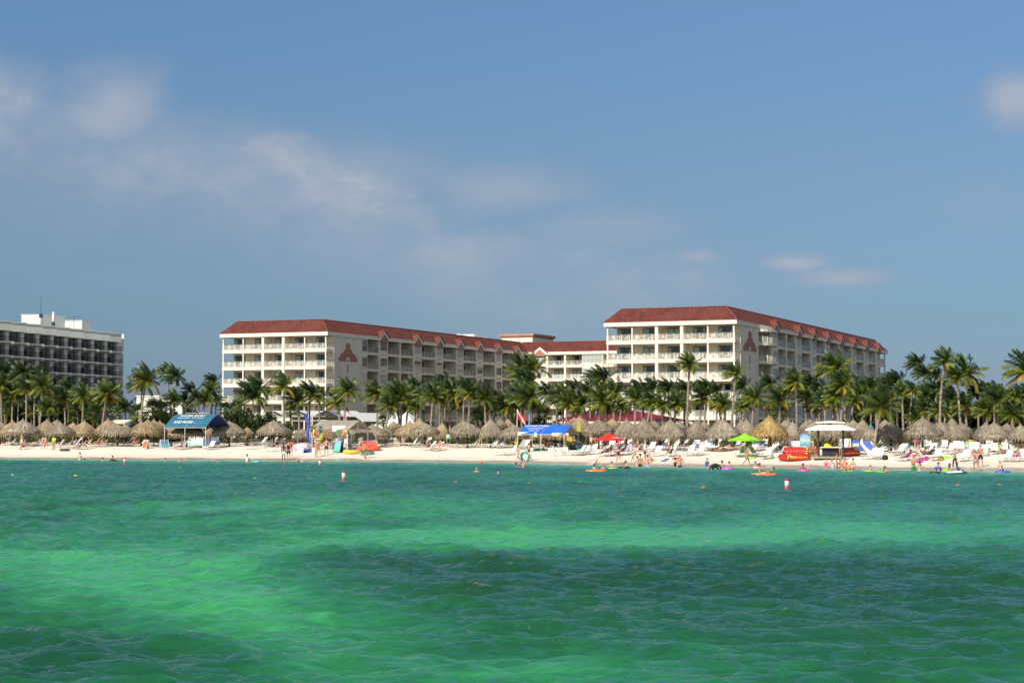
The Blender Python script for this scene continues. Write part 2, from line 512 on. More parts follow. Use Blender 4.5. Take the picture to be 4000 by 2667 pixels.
class G:
    def __init__(s): s.v, s.e, s.r, s.ix = [], [], [], {}
    def add(s, key, p, r, par=None):
        s.v.append(p); s.r.append(r); s.ix[key] = len(s.v) - 1
        if par is not None: s.e.append((s.ix[par], s.ix[key]))
        return s
BODIES, PARTS = {}, {}
_jobs = []
def lerp(a, b, f): return a.lerp(b, f)
for ps in POSES:
    J = skeleton(ps)
    for sex in 'mf':
        f = sex == 'f'; big = 1.0
        g = G(); g.add('pelvis', J['pelvis'], .135 if f else .128); g.add('waist', J['waist'], .108 if f else .122, 'pelvis'); g.add('chest', J['chest'], .118 if f else .138, 'waist'); g.add('upper', J['upper'], .105 if f else .122, 'chest')
        g.add('nape', J['nape'], .06, 'upper'); g.add('neck', J['neck'], .052 if f else .058, 'nape'); g.add('jaw', J['jaw'], .07, 'neck'); g.add('skull', J['skull'], .092, 'jaw'); g.add('crown', J['crown'], .066, 'skull')
        g.add('nose', J['jaw'] + J['_hd'] * .03 + J['_fw'] * .088, .013, 'jaw')
        for n in 'LR':
            g.add('hip' + n, J['hip' + n], .092 if f else .088, 'pelvis'); g.add('thigh' + n, lerp(J['hip' + n], J['knee' + n], .45), .082, 'hip' + n); g.add('knee' + n, J['knee' + n], .056, 'thigh' + n)
            g.add('calf' + n, lerp(J['knee' + n], J['ankle' + n], .32), .058, 'knee' + n); g.add('ankle' + n, J['ankle' + n], .036, 'calf' + n); g.add('toe' + n, J['toe' + n], .034, 'ankle' + n)
            k = .86 if f else 1.0
            g.add('sh' + n, J['sh' + n], .068 * k, 'upper'); g.add('arm' + n, lerp(J['sh' + n], J['elbow' + n], .45), .050 * k, 'sh' + n); g.add('elbow' + n, J['elbow' + n], .039 * k, 'arm' + n); g.add('fore' + n, lerp(J['elbow' + n], J['wrist' + n], .3), .040 * k, 'elbow' + n)
            g.add('wrist' + n, J['wrist' + n], .027 * k, 'fore' + n); g.add('palm' + n, J['palm' + n], .036 * k, 'wrist' + n)
            a, s_ = J['_a' + n], J['_s' + n]; c = a.cross(s_)
            c = c.normalized() if c.length > .1 else Vector((0, -1, 0)); sp_ = c.cross(a).normalized()
            inn = -s_
            for q, (o_, L, cu) in enumerate(((-.03, .075, .3), (-.01, .09, .25), (.012, .083, .3), (.032, .065, .42))):
                b0 = J['palm' + n] + c * o_ + a * .03
                g.add('f%d' % q + n, b0 + a * L * .5, .010, 'palm' + n); g.add('g%d' % q + n, b0 + a * L * .85 + inn * L * cu, .008, 'f%d' % q + n)
            g.add('t0' + n, J['wrist' + n] + a * .04 - c * .05, .012, 'palm' + n); g.add('t1' + n, J['wrist' + n] + a * .085 - c * .07 + inn * .015, .009, 't0' + n)
        _jobs.append((('body', ps, sex), skin_job('body', g.v, g.e, g.r)))
        def cloth(key, items, lv=1):
            g = G()
            for it in items: g.add(*it)
            _jobs.append(((key, ps, sex), skin_job(key, g.v, g.e, g.r, 0, lv)))
        hipr = .155 if f else .148
        def legs(to, r0, r1, mid=None):
            out = []
            for n in 'LR':
                out += [('hip' + n, J['hip' + n], r0, 'p')]
                if to <= 1: out += [('k' + n, lerp(J['hip' + n], J['knee' + n], to), r1, 'hip' + n)]
                else: out += [('k' + n, J['knee' + n], .075, 'hip' + n), ('a' + n, lerp(J['knee' + n], J['ankle' + n], to - 1), r1, 'k' + n)]
            return out
        W0 = lerp(J['pelvis'], J['waist'], .55)
        cloth('shorts', [('p', J['pelvis'], hipr), ('w', W0, .14, 'p')] + legs(.85, .112, .095))
        cloth('briefs', [('p', J['pelvis'] , hipr - .008), ('w', lerp(J['pelvis'], J['waist'], .25), .128, 'p')] + legs(.2, .098, .086))
        cloth('trousers', [('p', J['pelvis'], hipr), ('w', W0, .14, 'p')] + legs(1.92, .105, .055))
        tor = [('p', lerp(J['pelvis'], J['waist'], .1), hipr + .012), ('w', J['waist'], .145 if f else .158, 'p'), ('c', J['chest'], .152 if f else .176, 'w'), ('u', J['upper'], .13 if f else .15, 'c')]
        def slv(L):
            out = []
            for n in 'LR':
                out += [('s' + n, J['sh' + n], .082 if f else .09, 'u')]
                if L <= 1: out += [('e' + n, lerp(J['sh' + n], J['elbow' + n], L), .066, 's' + n)]
                else: out += [('e' + n, J['elbow' + n], .056, 's' + n), ('w2' + n, lerp(J['elbow' + n], J['wrist' + n], L - 1), .042, 'e' + n)]
            return out
        cloth('shirt', tor + slv(.75)); cloth('tank', tor + [('s' + n, lerp(J['upper'], J['sh' + n], .8), .078, 'u') for n in 'LR'])
        cloth('longsleeve', tor + slv(1.9))
        cloth('swimsuit', [('p', J['pelvis'], hipr - .006), ('w', J['waist'], .12, 'p'), ('c', J['chest'], .132, 'w'), ('u', lerp(J['chest'], J['upper'], .5), .122, 'c')] + [('hip' + n, lerp(J['hip' + n], J['knee' + n], .08), .102, 'p') for n in 'LR'] )
        cloth('bikini_top', [('c', lerp(J['chest'], J['upper'], .05), .132), ('b', lerp(J['waist'], J['chest'], .72), .122, 'c')] + [('x' + n, lerp(J['chest'], J['upper'], .25) + J['_s' + n] * .07 + J['_up'].cross(Vector((1, 0, 0))) * -.05, .062, 'c') for n in 'LR'])
        kn = lerp(J['kneeL'], J['kneeR'], .5)
        cloth('wrap', [('w', J['waist'], .135), ('p', J['pelvis'], .168, 'w'), ('k', lerp(J['pelvis'], kn, .55), .185, 'p'), ('k2', lerp(J['pelvis'], kn, .98), .18, 'k')])
        cloth('dress', tor + slv(.8) + [('k', lerp(J['pelvis'], kn, .5), .19, 'p'), ('k2', lerp(J['pelvis'], kn, .85), .2, 'k')])
        # hair, caps
        c = J['skull']; hd, fw = J['_hd'], J['_fw']; rt = Vector((1, 0, 0))
        def skull_shape(rx, ry, rz, cen, cut=-.35, n=14, k=7):
            mb = MB(); vs = []; fs = []
            for i in range(k + 1):
                z = -cut if False else cut + (1 - cut) * i / k; q = max(.02, (1 - z * z)) ** .5 if abs(z) < 1 else .02
                for j in range(n):
                    a = 2 * pi * j / n; v = cen + rt * (rx * q * cos(a)) + fw * (ry * q * sin(a)) + hd * (rz * z)
                    vs.append(v)
            fs = [(i * n + j, i * n + (j + 1) % n, (i + 1) * n + (j + 1) % n, (i + 1) * n + j) for i in range(k) for j in range(n)] + [tuple(range(n))[::-1], tuple(k * n + j for j in range(n))]
            return mb.raw(vs, fs, 0, True)
        PARTS[('short', ps, sex)] = skull_shape(.101, .104, .108, c - fw * .018 + hd * .022, -.25).mesh('hair', [])
        mb = skull_shape(.104, .107, .11, c - fw * .02 + hd * .02, -.3)
        mb.tube([c - fw * .06, c - fw * .1 - hd * .12, c - fw * .11 - J['_up'] * .26], [.09, .085, .045], 8); PARTS[('long', ps, sex)] = mb.mesh('hair', [])
        mb = skull_shape(.102, .105, .108, c - fw * .018 + hd * .022, -.25); mb.tube([c - fw * .09 + hd * .03, c - fw * .17 - hd * .02, c - fw * .15 - hd * .17], [.035, .045, .015], 7); PARTS[('tail', ps, sex)] = mb.mesh('hair', [])
        mb = skull_shape(.102, .105, .108, c - fw * .018 + hd * .022, -.25); mb.ball(c - fw * .07 + hd * .12, .05, 8, 5); PARTS[('bun', ps, sex)] = mb.mesh('hair', [])
        mb = skull_shape(.107, .112, .1, c - fw * .006 + hd * .03, .05)
        b0 = c + hd * .035 + fw * .09
        mb.prism([(-.085, 0), (.085, 0), (.075, .07), (.03, .105), (-.03, .105), (-.075, .07)], lambda a, b, d: b0 + rt * a + fw * b + hd * d, -.006, .006); PARTS[('cap', ps, sex)] = mb.mesh('cap', [])
        mb = skull_shape(.107, .11, .105, c + hd * .02, .0)
        b1 = c + hd * .025
        mb.prism([(.2 * cos(2 * pi * i / 16), .2 * sin(2 * pi * i / 16)) for i in range(16)], lambda a, b, d: b1 + rt * a + fw * b + hd * (d - .12 * (a * a + b * b)), -.006, .006); PARTS[('sunhat', ps, sex)] = mb.mesh('sun_hat', [])
        mb = MB()
        e0 = c + fw * .086 - hd * .005
        for sg in (1, -1): mb.prism([(sg * .012, -.018), (sg * .062, -.016), (sg * .066, .016), (sg * .012, .018)], lambda a, b, d: e0 + rt * a + hd * b + fw * (d - abs(a) * .35), 0, .014)
        PARTS[('shades', ps, sex)] = mb.mesh('sunglasses', [])
        J['_face'] = (c + fw * .082, rt, hd, fw); PARTS[('face', ps, sex)] = J['_face']
bpy.context.view_layer.update()
dg = bpy.context.evaluated_depsgraph_get()
for key, o in _jobs:
    me = bpy.data.meshes.new_from_object(o.evaluated_get(dg)); me.name = key[0]
    if key[0] == 'body':       # eyes, brows, mouth and ears are part of the one body mesh
        e0, rt, hd, fw = PARTS[('face', key[1], key[2])]
        vs = [tuple(v.co) for v in me.vertices]; fs = [tuple(p.vertices) for p in me.polygons]; mb = MB()
        mb.raw(vs, fs, 0, True)
        for sg in (1, -1):
            mb.ball(e0 + rt * sg * .034 - fw * .004, .011, 6, 4, 1)
            mb.prism([(sg * .016, .02), (sg * .052, .018), (sg * .052, .026), (sg * .016, .029)], lambda a, b, d: e0 + rt * a + hd * b + fw * (d - .004), 0, .008, 1)
            mb.ball(e0 - fw * .085 + rt * sg * .094 - hd * .01, (.014, .026, .032), 6, 4, 0)
        mb.prism([(-.026, -.078), (.026, -.078), (.02, -.088), (-.02, -.088)], lambda a, b, d: e0 + rt * a + hd * b + fw * (d - .012), 0, .012, 2)
        me2 = mb.mesh('body', []); PARTS[key] = me2
    else:
        PARTS[key] = me
for key, o in _jobs: bpy.data.objects.remove(o)

SKIN = {'p': (.62, .36, .26), 'r': (.62, .28, .2), 't': (.44, .24, .15), 'b': (.22, .11, .065), 'd': (.075, .04, .028), 'l': (.70, .46, .36)}
SKM = {k: pm('skin_' + k, v, .55, .08, 6, spec=.35) for k, v in SKIN.items()}
EYE = pm('eye_dark', (.02, .015, .012), .3, .05, 9); LIP = pm('lip', (.4, .13, .11), .5, .05, 9)
HAIR = {'br': (.05, .028, .016), 'bk': (.012, .010, .010), 'bl': (.36, .24, .11), 'gy': (.35, .33, .31), 'rd': (.16, .06, .025), 'dbl': (.2, .12, .055)}
CLC = {'black': (.015, .015, .018), 'navy': (.02, .025, .07), 'white': (.8, .8, .78), 'blue': (.04, .12, .42), 'red': (.6, .03, .025), 'green': (.02, .3, .06), 'lime': (.35, .72, .05), 'hivis': (.65, .85, .04), 'khaki': (.36, .27, .15), 'pink': (.75, .1, .38), 'coral': (.8, .16, .13),
       'magenta': (.6, .03, .3), 'purple': (.35, .06, .4), 'teal': (.03, .32, .32), 'mint': (.35, .75, .55), 'grey': (.3, .3, .32), 'lblue': (.25, .5, .75), 'orange': (.75, .22, .04), 'nude': (.6, .36, .26), 'salmon': (.8, .3, .22), 'royal': (.03, .08, .5), 'yellow': (.8, .65, .05)}
def clothmat(c):
    if c == 'stripe': return stripes('striped_towel_cloth', (.75, .8, .78), (.3, .55, .5), 11, 2)
    if c == 'bwstripe': return stripes('black_white_stripe_cloth', (.75, .75, .75), (.03, .03, .05), 14, 2)
    if c == 'floral': return pm('floral_shorts_cloth', (.62, .56, .58), .8, .2, 9, col2=(.35, .06, .12))
    if c == 'gprint': return pm('green_print_cloth', (.25, .6, .3), .8, .2, 12, col2=(.75, .85, .7))
    if c == 'gplaid': return pm('green_black_plaid', (.12, .35, .06), .8, .2, 11, col2=(.02, .04, .02))
    if c == 'bprint': return pm('blue_white_print', (.7, .75, .8), .8, .2, 11, col2=(.1, .2, .45))
    return pm('cloth_' + c, CLC[c], .8, .1, 5)
FACED = {}
def faced(me, mats):
    key = (me.name,) + tuple(m.name for m in mats)
    if key not in FACED:
        c = me.copy(); c.materials.clear()
        for m in mats: c.materials.append(m)
        FACED[key] = c
    return FACED[key]
CN = {'shorts': 'shorts', 'briefs': 'bikini_bottom', 'trousers': 'trousers', 'shirt': 'shirt', 'tank': 'tank_top', 'longsleeve': 'long_sleeved_shirt', 'swimsuit': 'swimsuit', 'bikini_top': 'bikini_top', 'wrap': 'towel_wrap', 'dress': 'dress'}
def person(pos, rz, pose, sex, skin, clothes, hair, label, sc=1.0, z=0, hat=None, shades=False, tilt=0):
    o = empty('person', (pos[0], pos[1], pos[2] + z), R(rz), label, 'person', s=sc * (1.0 if sex == 'm' else .94))
    if tilt: o.rotation_euler = (R(tilt), 0, R(rz))
    link('body', faced(PARTS[('body', pose, sex)], (SKM[skin], EYE, LIP)), o)
    for c in clothes.split(',') if clothes else ():
        k, col = c.split(':'); link(CN[k], faced(PARTS[(k, pose, sex)], (clothmat(col),)), o)
    if hair:
        st, col = hair.split(':'); link('hair', faced(PARTS[(st, pose, sex)], (pm('hair_' + col, HAIR[col], .6, .2, 12),)), o)
    if hat:
        st, col = hat.split(':'); link('cap' if st == 'cap' else 'sun_hat', faced(PARTS[(st, pose, sex)], (clothmat(col),)), o)
    if shades: link('sunglasses', faced(PARTS[('shades', pose, sex)], (EYE,)), o)
    return o
# ------------------------------------------------------------------ world, sun, camera
SUN_H = Vector((-.5, -.866, 0)); SUN_EL = R(37)
w = bpy.data.worlds.new('World'); SC.world = w; w.use_nodes = True
t = NT(w.node_tree); bg = w.node_tree.nodes['Background']
sky = t.new('ShaderNodeTexSky', sky_type='NISHITA'); sky.sun_disc = False
sky.sun_elevation = SUN_EL; sky.sun_rotation = math.atan2(SUN_H.x, SUN_H.y) % (2 * pi)
sky.air_density = 1.0; sky.dust_density = .6; sky.ozone_density = 1.6
tc = t.new('ShaderNodeTexCoord').outputs['Generated']
sp = t.new('ShaderNodeSeparateXYZ'); t.put(sp.inputs[0], tc)
dx, dy, dz = sp.outputs
ady = t.math('MAXIMUM', t.math('ABSOLUTE', dy), .05)
p = t.math('DIVIDE', dx, ady); q = t.math('DIVIDE', dz, ady)      # bearing and height of the direction
# clear air: hazy slate blue low down, deeper blue above
zr = t.new('ShaderNodeValToRGB'); t.put(zr.inputs[0], t.math('MULTIPLY', q, 2.0, clamp=True))
el = zr.color_ramp.elements
el[0].position = 0; el[0].color = (.37, .48, .90, 1)
el[1].position = 1; el[1].color = (.63, .84, 1.05, 1)
for ps, cc in ((.12, (.385, .525, .74, 1)), (.28, (.56, .665, .79, 1)), (.48, (.64, .82, .99, 1))):
    e_ = el.new(ps); e_.color = cc
skyc = t.mix(1.0, sky.outputs[0], zr.outputs[0], 'MULTIPLY')
vec = t.new('ShaderNodeCombineXYZ'); t.put(vec.inputs[0], p); t.put(vec.inputs[1], t.math('MULTIPLY', q, 1.7)); vec.inputs[2].default_value = 0.37
n1 = t.noise(vec.outputs[0], 5.2, 6, .56)
n2 = t.noise(vec.outputs[0], 14, 5, .6)
n3 = t.noise(vec.outputs[0], 2.4, 3, .5)
wv_ = t.new('ShaderNodeVectorMath', operation='MULTIPLY_ADD'); t.put(wv_.inputs[0], t.new('ShaderNodeTexNoise').outputs['Color']); wv_.inputs[1].default_value = (.03, .03, .03); t.put(wv_.inputs[2], vec.outputs[0])
n4 = t.noise(wv_.outputs[0], 21, 8, .66)
# the long bank of cloud sloping down to the right: q of its top edge along p
P0, S0 = (200 - 2000) / F, -.265
qtop = t.math('ADD', t.math('MULTIPLY_ADD', p, S0, (HZ - 330) / F + .008 + P0 * .265), t.math('MULTIPLY_ADD', n1, .13, -.062))
dpt = t.math('SUBTRACT', qtop, q)          # depth below the top edge
up = t.ss(0, .045, dpt); low = t.math('SUBTRACT', 1, t.ss(.025, .115, dpt))
ends = t.math('SUBTRACT', 1, t.ss(.05, .2, p))
bank = t.math('MULTIPLY', t.math('MULTIPLY', up, low), t.math('MULTIPLY', ends, t.math('MULTIPLY_ADD', t.ss(.36, .66, n1), .40, .46)))
bank = t.math('MULTIPLY', bank, t.math('MULTIPLY_ADD', t.ss(.3, .7, n2), .5, .78))
bank = t.math('MULTIPLY', bank, t.math('MULTIPLY_ADD', t.ss(.34, .68, n4), .5, .72))
def puff(X, Y, rx, ry, k, soft=.5):
    a = t.math('DIVIDE', t.math('SUBTRACT', p, (X - 2000) / F), rx / F); b_ = t.math('DIVIDE', t.math('SUBTRACT', q, (HZ - Y) / F), ry / F)
    d = t.math('SQRT', t.math('ADD', t.math('MULTIPLY', a, a), t.math('MULTIPLY', b_, b_)))
    d = t.math('ADD', d, t.math('ADD', t.math('MULTIPLY_ADD', n2, 1.1, -.55), t.math('MULTIPLY_ADD', n4, .7, -.35)))
    return t.math('MULTIPLY', t.math('SUBTRACT', 1, t.ss(soft, 1.25, d)), k)
cl = bank
for a in ((430, 390, 290, 210, .82, .15), (240, 480, 380, 200, .5, .05), (130, 350, 160, 120, .4, .05), (1980, 735, 420, 150, .6, .05), (900, 600, 520, 180, .5, .05), (1400, 690, 560, 180, .55, .05), (620, 560, 380, 190, .5, .05), (2350, 890, 480, 120, .45, .05), (3990, 380, 200, 150, .85, .15), (3880, 800, 240, 120, .22, .1),
          (3110, 1025, 170, 45, .85, .1), (3300, 1085, 260, 55, .7, .1), (2720, 1000, 140, 50, .6, .1), (2300, 1000, 700, 170, .25, .1), (500, 1080, 500, 90, .12, .1)):
    cl = t.math('MAXIMUM', cl, puff(*a))
cl = t.math('ADD', cl, t.math('MULTIPLY', t.ss(.45, .75, n3), .10), clamp=True)
cl = t.math('MULTIPLY', cl, t.ss(-.02, .01, q))
cc_ = t.mix(cl, (3.3, 3.95, 5.1, 1), (4.7, 5.2, 6.1, 1))
skyo = t.mix(t.math('MULTIPLY', cl, .97), skyc, cc_)
# unseen brighter cloud overhead and behind the camera, added to lift fill on shaded walls
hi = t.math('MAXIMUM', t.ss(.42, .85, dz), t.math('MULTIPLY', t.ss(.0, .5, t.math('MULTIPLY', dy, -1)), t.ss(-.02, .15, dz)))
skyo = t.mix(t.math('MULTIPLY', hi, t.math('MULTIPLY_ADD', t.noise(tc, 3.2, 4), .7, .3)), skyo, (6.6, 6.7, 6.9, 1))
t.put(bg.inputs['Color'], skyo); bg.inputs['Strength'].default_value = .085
sun = bpy.data.lights.new('sun', 'SUN'); sun.energy = 5.0; sun.angle = R(.5); sun.color = (1, .93, .82)
so = link('sun', sun, loc=(-60, -100, 90))
dirv = Vector((SUN_H.x * cos(SUN_EL), SUN_H.y * cos(SUN_EL), sin(SUN_EL)))
so.rotation_euler = dirv.to_track_quat('Z', 'Y').to_euler()
cam = bpy.data.cameras.new('camera'); cam.sensor_width = 36; cam.lens = 36 * F / 4000; cam.clip_end = 9000; cam.clip_start = .5
co = link('camera', cam, loc=(0, 0, CAMH), rot=(pi / 2 + PITCH, 0, 0)); SC.camera = co
SC.view_settings.view_transform = 'Standard'; SC.view_settings.look = 'None'; SC.view_settings.exposure = .10; SC.view_settings.gamma = 1
SC.cycles.max_bounces = 6; SC.cycles.transparent_max_bounces = 8; SC.cycles.caustics_reflective = False; SC.cycles.caustics_refractive = False
SC.cycles.use_denoising = True

# ------------------------------------------------------------------ ground sheet (sand, then soil and lawn behind)
def grid_mesh(name, P, attrs):
    r, c = P.shape[:2]
    me = bpy.data.meshes.new(name)
    me.vertices.add(r * c); me.vertices.foreach_set('co', P.reshape(-1).astype(np.float32))
    idx = np.arange(r * c).reshape(r, c)
    qd = np.stack([idx[:-1, :-1], idx[:-1, 1:], idx[1:, 1:], idx[1:, :-1]], -1).reshape(-1)
    nq = len(qd) // 4
    me.loops.add(nq * 4); me.loops.foreach_set('vertex_index', qd.astype(np.int32))
    me.polygons.add(nq); me.polygons.foreach_set('loop_start', np.arange(0, nq * 4, 4, dtype=np.int32))
    me.polygons.foreach_set('loop_total', np.full(nq, 4, np.int32)); me.polygons.foreach_set('use_smooth', np.ones(nq, bool))
    me.update(calc_edges=True)
    for k, a in attrs.items():
        at_ = me.attributes.new(k, 'FLOAT', 'POINT'); at_.data.foreach_set('value', a.reshape(-1).astype(np.float32))
    return me

Xs = np.concatenate([np.linspace(-9000, -700, 30), np.linspace(-600, 4600, 420), np.linspace(4700, 12000, 30)])
Ts = np.concatenate([np.linspace(-60, -2, 24), np.linspace(-1.5, 30, 90), np.linspace(31, 120, 60), [150, 200, 300, 500, 900, 2000, 5000]])
XX, TT = np.meshgrid(Xs, Ts)
YY = np.interp(XX, SHX, SHD) + TT
WX = (XX - 2000) / F * YY
ZZ = np.interp(TT, [-60, -25, 0, 20, 40, 110, 400, 4000], [-4.5, -2.2, 0, 1.28, 1.55, 1.8, 1.9, 2.0])
lum = .05 * np.sin(WX * .31 + YY * .17) + .035 * np.sin(WX * .83 - YY * .61 + 1.3) + .02 * np.sin(WX * 1.9 + YY * 1.3)
ZZ = ZZ + np.where(TT > 0, lum * np.clip(TT / 5, 0, 1), 0)
me = grid_mesh('beach', np.stack([WX, YY, ZZ], -1), {'inland': TT})
m, t, b = base('coral_sand')
a = t.new('ShaderNodeAttribute', attribute_name='inland').outputs['Fac']
ob = t.new('ShaderNodeTexCoord').outputs['Object']
n1 = t.noise(ob, .7, 4); n2 = t.noise(ob, 5, 4)
dry = t.mix(t.ss(.3, .7, n1), (.83, .745, .635, 1), (.77, .68, .565, 1))
dry = t.mix(t.math('MULTIPLY', t.ss(.5, .72, n2), .5), dry, (.52, .44, .34, 1))
edge = t.math('ADD', a, t.math('MULTIPLY_ADD', t.noise(ob, .16, 4), 5.0, -2.5))
wet = t.math('SUBTRACT', 1, t.ss(1.9, 3.6, edge))
damp = t.math('SUBTRACT', 1, t.ss(3.5, 9, edge))
c = t.mix(t.math('MULTIPLY', damp, .5), dry, (.60, .50, .38, 1))
c = t.mix(wet, c, (.40, .34, .26, 1))
soil = t.ss(36, 44, a)
c = t.mix(soil, c, t.mix(t.ss(.4, .6, n1), (.05, .065, .02, 1), (.11, .085, .05, 1)))
t.put(b.inputs['Base Color'], c)
t.put(b.inputs['Roughness'], t.mix(wet, (.95, .95, .95, 1), (.22, .22, .22, 1)))
b.inputs['Specular IOR Level'].default_value = .25
hh = t.math('ADD', t.noise(ob, 2.2, 4), t.math('MULTIPLY', n2, .5))
t.put(b.inputs['Normal'], t.bump(t.math('MULTIPLY', hh, t.math('SUBTRACT', 1, wet)), .5, .12))
me.materials.append(m)
tag(link('ground', me), 'pale coral sand beach with trampled dry top and wet edge', 'beach', kind='structure')

# ------------------------------------------------------------------ sea: one displaced sheet of short steep chop
def yrow(y):  # spacing that keeps rows fine close by
    return max(.035, min(.30, y * y / (1766 * 3.5) * .55))
ys = [2.0, 6, 10, 14, 17, 19]
y = 20.0
while y < 214: ys.append(y); y += yrow(y)
ys = np.array(ys)
us = np.concatenate([[-9, -5, -3, -1.8, -1, -.62], np.linspace(-.36, .36, 800), [.62, 1, 1.8, 3, 5, 9]])
U, Yg = np.meshgrid(us, ys)
Xg = U * Yg
def wave_field(x, y):
    h = np.zeros_like(x); ox = np.zeros_like(x); oy = np.zeros_like(x)
    rs = np.random.RandomState(5)
    for i in range(96):
        lam = .34 * (3.2 / .34) ** (rs.rand() ** .95)
        th = rs.normal(0, .45) + R(194)          # running mostly towards the camera and a little left
        k = 2 * pi / lam
        amp = .0148 * lam ** .83 * rs.uniform(.5, 1.15)
        kx, ky = k * sin(th), k * cos(th)
        ph = kx * x + ky * y + rs.rand() * 6.283
        # groups: every train swells and fades over the surface
        g = .55 + .45 * np.sin(x * rs.uniform(.02, .16) + y * rs.uniform(-.12, .12) + rs.rand() * 6.28)
        s_ = np.sin(ph)
        h += amp * g * s_
        q = .8 * amp * g * np.cos(ph)
        ox += q * sin(th); oy += q * cos(th)
    return h, ox, oy
H, OX, OY = wave_field(Xg, Yg)
XP = 2000 + F * Xg / Yg; YP = HZ + F * CAMH / Yg
dist = np.interp(XP, SHX, SHD) - Yg                       # metres of water to the shore
calm = np.clip(dist / 22, .12, 1) * np.where(np.abs(U) > .37, 0, 1)
H *= calm
Pg = np.stack([Xg + OX * calm, Yg + OY * calm, H], -1)
# sandy and weedy patches of the bed, where they lie
def gs(X, Y, rx, ry, k):
    return k * np.exp(-((XP - X) / rx) ** 2 - ((YP - Y) / ry) ** 2)
wob = np.zeros_like(Xg); rs = np.random.RandomState(3)
for i in range(26):
    l = 2.5 * 9 ** rs.rand(); a_ = rs.rand() * 6.28
    wob += np.sin((Xg * cos(a_) + Yg * sin(a_) * .5) * 6.28 / l + rs.rand() * 6.28) * l ** .3 / 12
S = .44 + .13 * wob
for g in ((1300, 2060, 900, 60, .22), (2300, 2100, 1100, 42, .70), (3700, 2060, 900, 70, .40), (1250, 1975, 700, 45, .24), (2200, 1970, 900, 30, .12), (600, 1990, 600, 30, .1), (350, 2190, 700, 110, .46), (700, 2330, 600, 120, .32),
          (2900, 2270, 1300, 95, -.52), (1500, 2200, 320, 40, -.28), (3500, 2420, 1000, 120, -.38), (300, 2560, 620, 110, -.46), (1250, 2530, 420, 120, .30), (2100, 2620, 620, 80, .5), (2500, 2480, 500, 60, .08),
          (3300, 1930, 900, 28, -.20), (500, 1880, 900, 22, -.12), (1800, 1905, 700, 16, -.12), (150, 2090, 500, 40, -.16), (3500, 2640, 500, 60, -.1)):
    S += gs(*g)
S = np.clip(S, 0, 1)
me = grid_mesh('sea', Pg, {'bed': S, 'offshore': dist})
m, t, b = base('clear_green_sea_water')
bed = t.new('ShaderNodeAttribute', attribute_name='bed').outputs['Fac']
off = t.new('ShaderNodeAttribute', attribute_name='offshore').outputs['Fac']
ob = t.new('ShaderNodeTexCoord').outputs['Object']
nz = t.noise(t.scaled(ob, (.55, .3, 1)), 1.0, 4)
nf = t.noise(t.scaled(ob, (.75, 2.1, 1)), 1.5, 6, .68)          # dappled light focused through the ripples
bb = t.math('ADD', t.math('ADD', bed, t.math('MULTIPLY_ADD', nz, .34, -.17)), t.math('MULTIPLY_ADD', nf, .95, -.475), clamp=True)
ra = t.new('ShaderNodeValToRGB'); t.put(ra.inputs[0], bb)
e = ra.color_ramp.elements
e[0].position = 0; e[0].color = (.004, .072, .024, 1); e[1].position = 1; e[1].color = (.055, .39, .14, 1)
q = e.new(.38); q.color = (.008, .12, .044, 1)
q = e.new(.68); q.color = (.02, .22, .078, 1)
# towards the beach the water turns bluer, then thin and pale over bare sand
far = t.math('SUBTRACT', 1, t.ss(60, 130, off))
c = t.mix(t.math('MULTIPLY', far, .62), ra.outputs[0], t.mix(bb, (.008, .10, .072, 1), (.04, .29, .18, 1)))
sh = t.math('SUBTRACT', 1, t.ss(4, 30, t.math('ADD', off, t.math('MULTIPLY_ADD', nz, 10, -5))))
c = t.mix(t.math('MULTIPLY', sh, .8), c, (.085, .42, .27, 1))
sh2 = t.math('SUBTRACT', 1, t.ss(.3, 7, off))
c = t.mix(t.math('MULTIPLY', sh2, .75), c, (.36, .47, .34, 1))
t.put(b.inputs['Base Color'], c)
fo = t.math('MULTIPLY', t.math('SUBTRACT', 1, t.ss(.2, 1.7, t.math('ADD', off, t.math('MULTIPLY_ADD', t.noise(ob, .5, 3), 3.0, -1.5)))), t.ss(.47, .6, t.noise(ob, 1.3, 4)))
c = t.mix(t.math('MULTIPLY', fo, .75), c, (.78, .78, .74, 1))      # thin lapping foam
r1 = t.noise(t.scaled(ob, (1, 1.6, 1)), 3.0, 4, .6); r2 = t.noise(t.scaled(ob, (1, 1.6, 1)), 11, 3, .6)
bn = t.bump(t.math('ADD', r1, t.math('MULTIPLY', r2, .32)), 1.0, .095)
# light coming back out of the water does not follow the ripples; only the mirror of the sky does
df = t.new('ShaderNodeBsdfDiffuse'); t.put(df.inputs[0], c)
up_ = t.new('ShaderNodeCombineXYZ'); up_.inputs[2].default_value = 1.0; t.put(df.inputs['Normal'], up_.outputs[0])
gl = t.new('ShaderNodeBsdfGlossy'); gl.inputs['Roughness'].default_value = .05; t.put(gl.inputs['Normal'], bn)
fr = t.new('ShaderNodeFresnel'); fr.inputs['IOR'].default_value = 1.33; t.put(fr.inputs['Normal'], bn)
ms = t.new('ShaderNodeMixShader'); t.put(ms.inputs[0], t.math('MULTIPLY', fr.outputs[0], 1.15, clamp=True)); t.l.new(df.outputs[0], ms.inputs[1]); t.l.new(gl.outputs[0], ms.inputs[2])
t.l.new(ms.outputs[0], m.node_tree.nodes['Material Output'].inputs[0])
me.materials.append(m)
tag(link('sea', me), 'choppy emerald green sea water with sandy and weedy patches', 'sea', kind='structure')
# ------------------------------------------------------------------ the two red-roofed blocks, the link block behind, and the neighbour hotel
UX, UY, VX, VY = cos(R(-22.9)), sin(R(-22.9)), -sin(R(-22.9)), cos(R(-22.9))     # u: along the sea front, v: inland
FL = [2.3, 5.3, 8.3, 11.3, 14.3, 17.3]; EAVE, FTOP, RTOP = 19.6, 20.25, 22.5

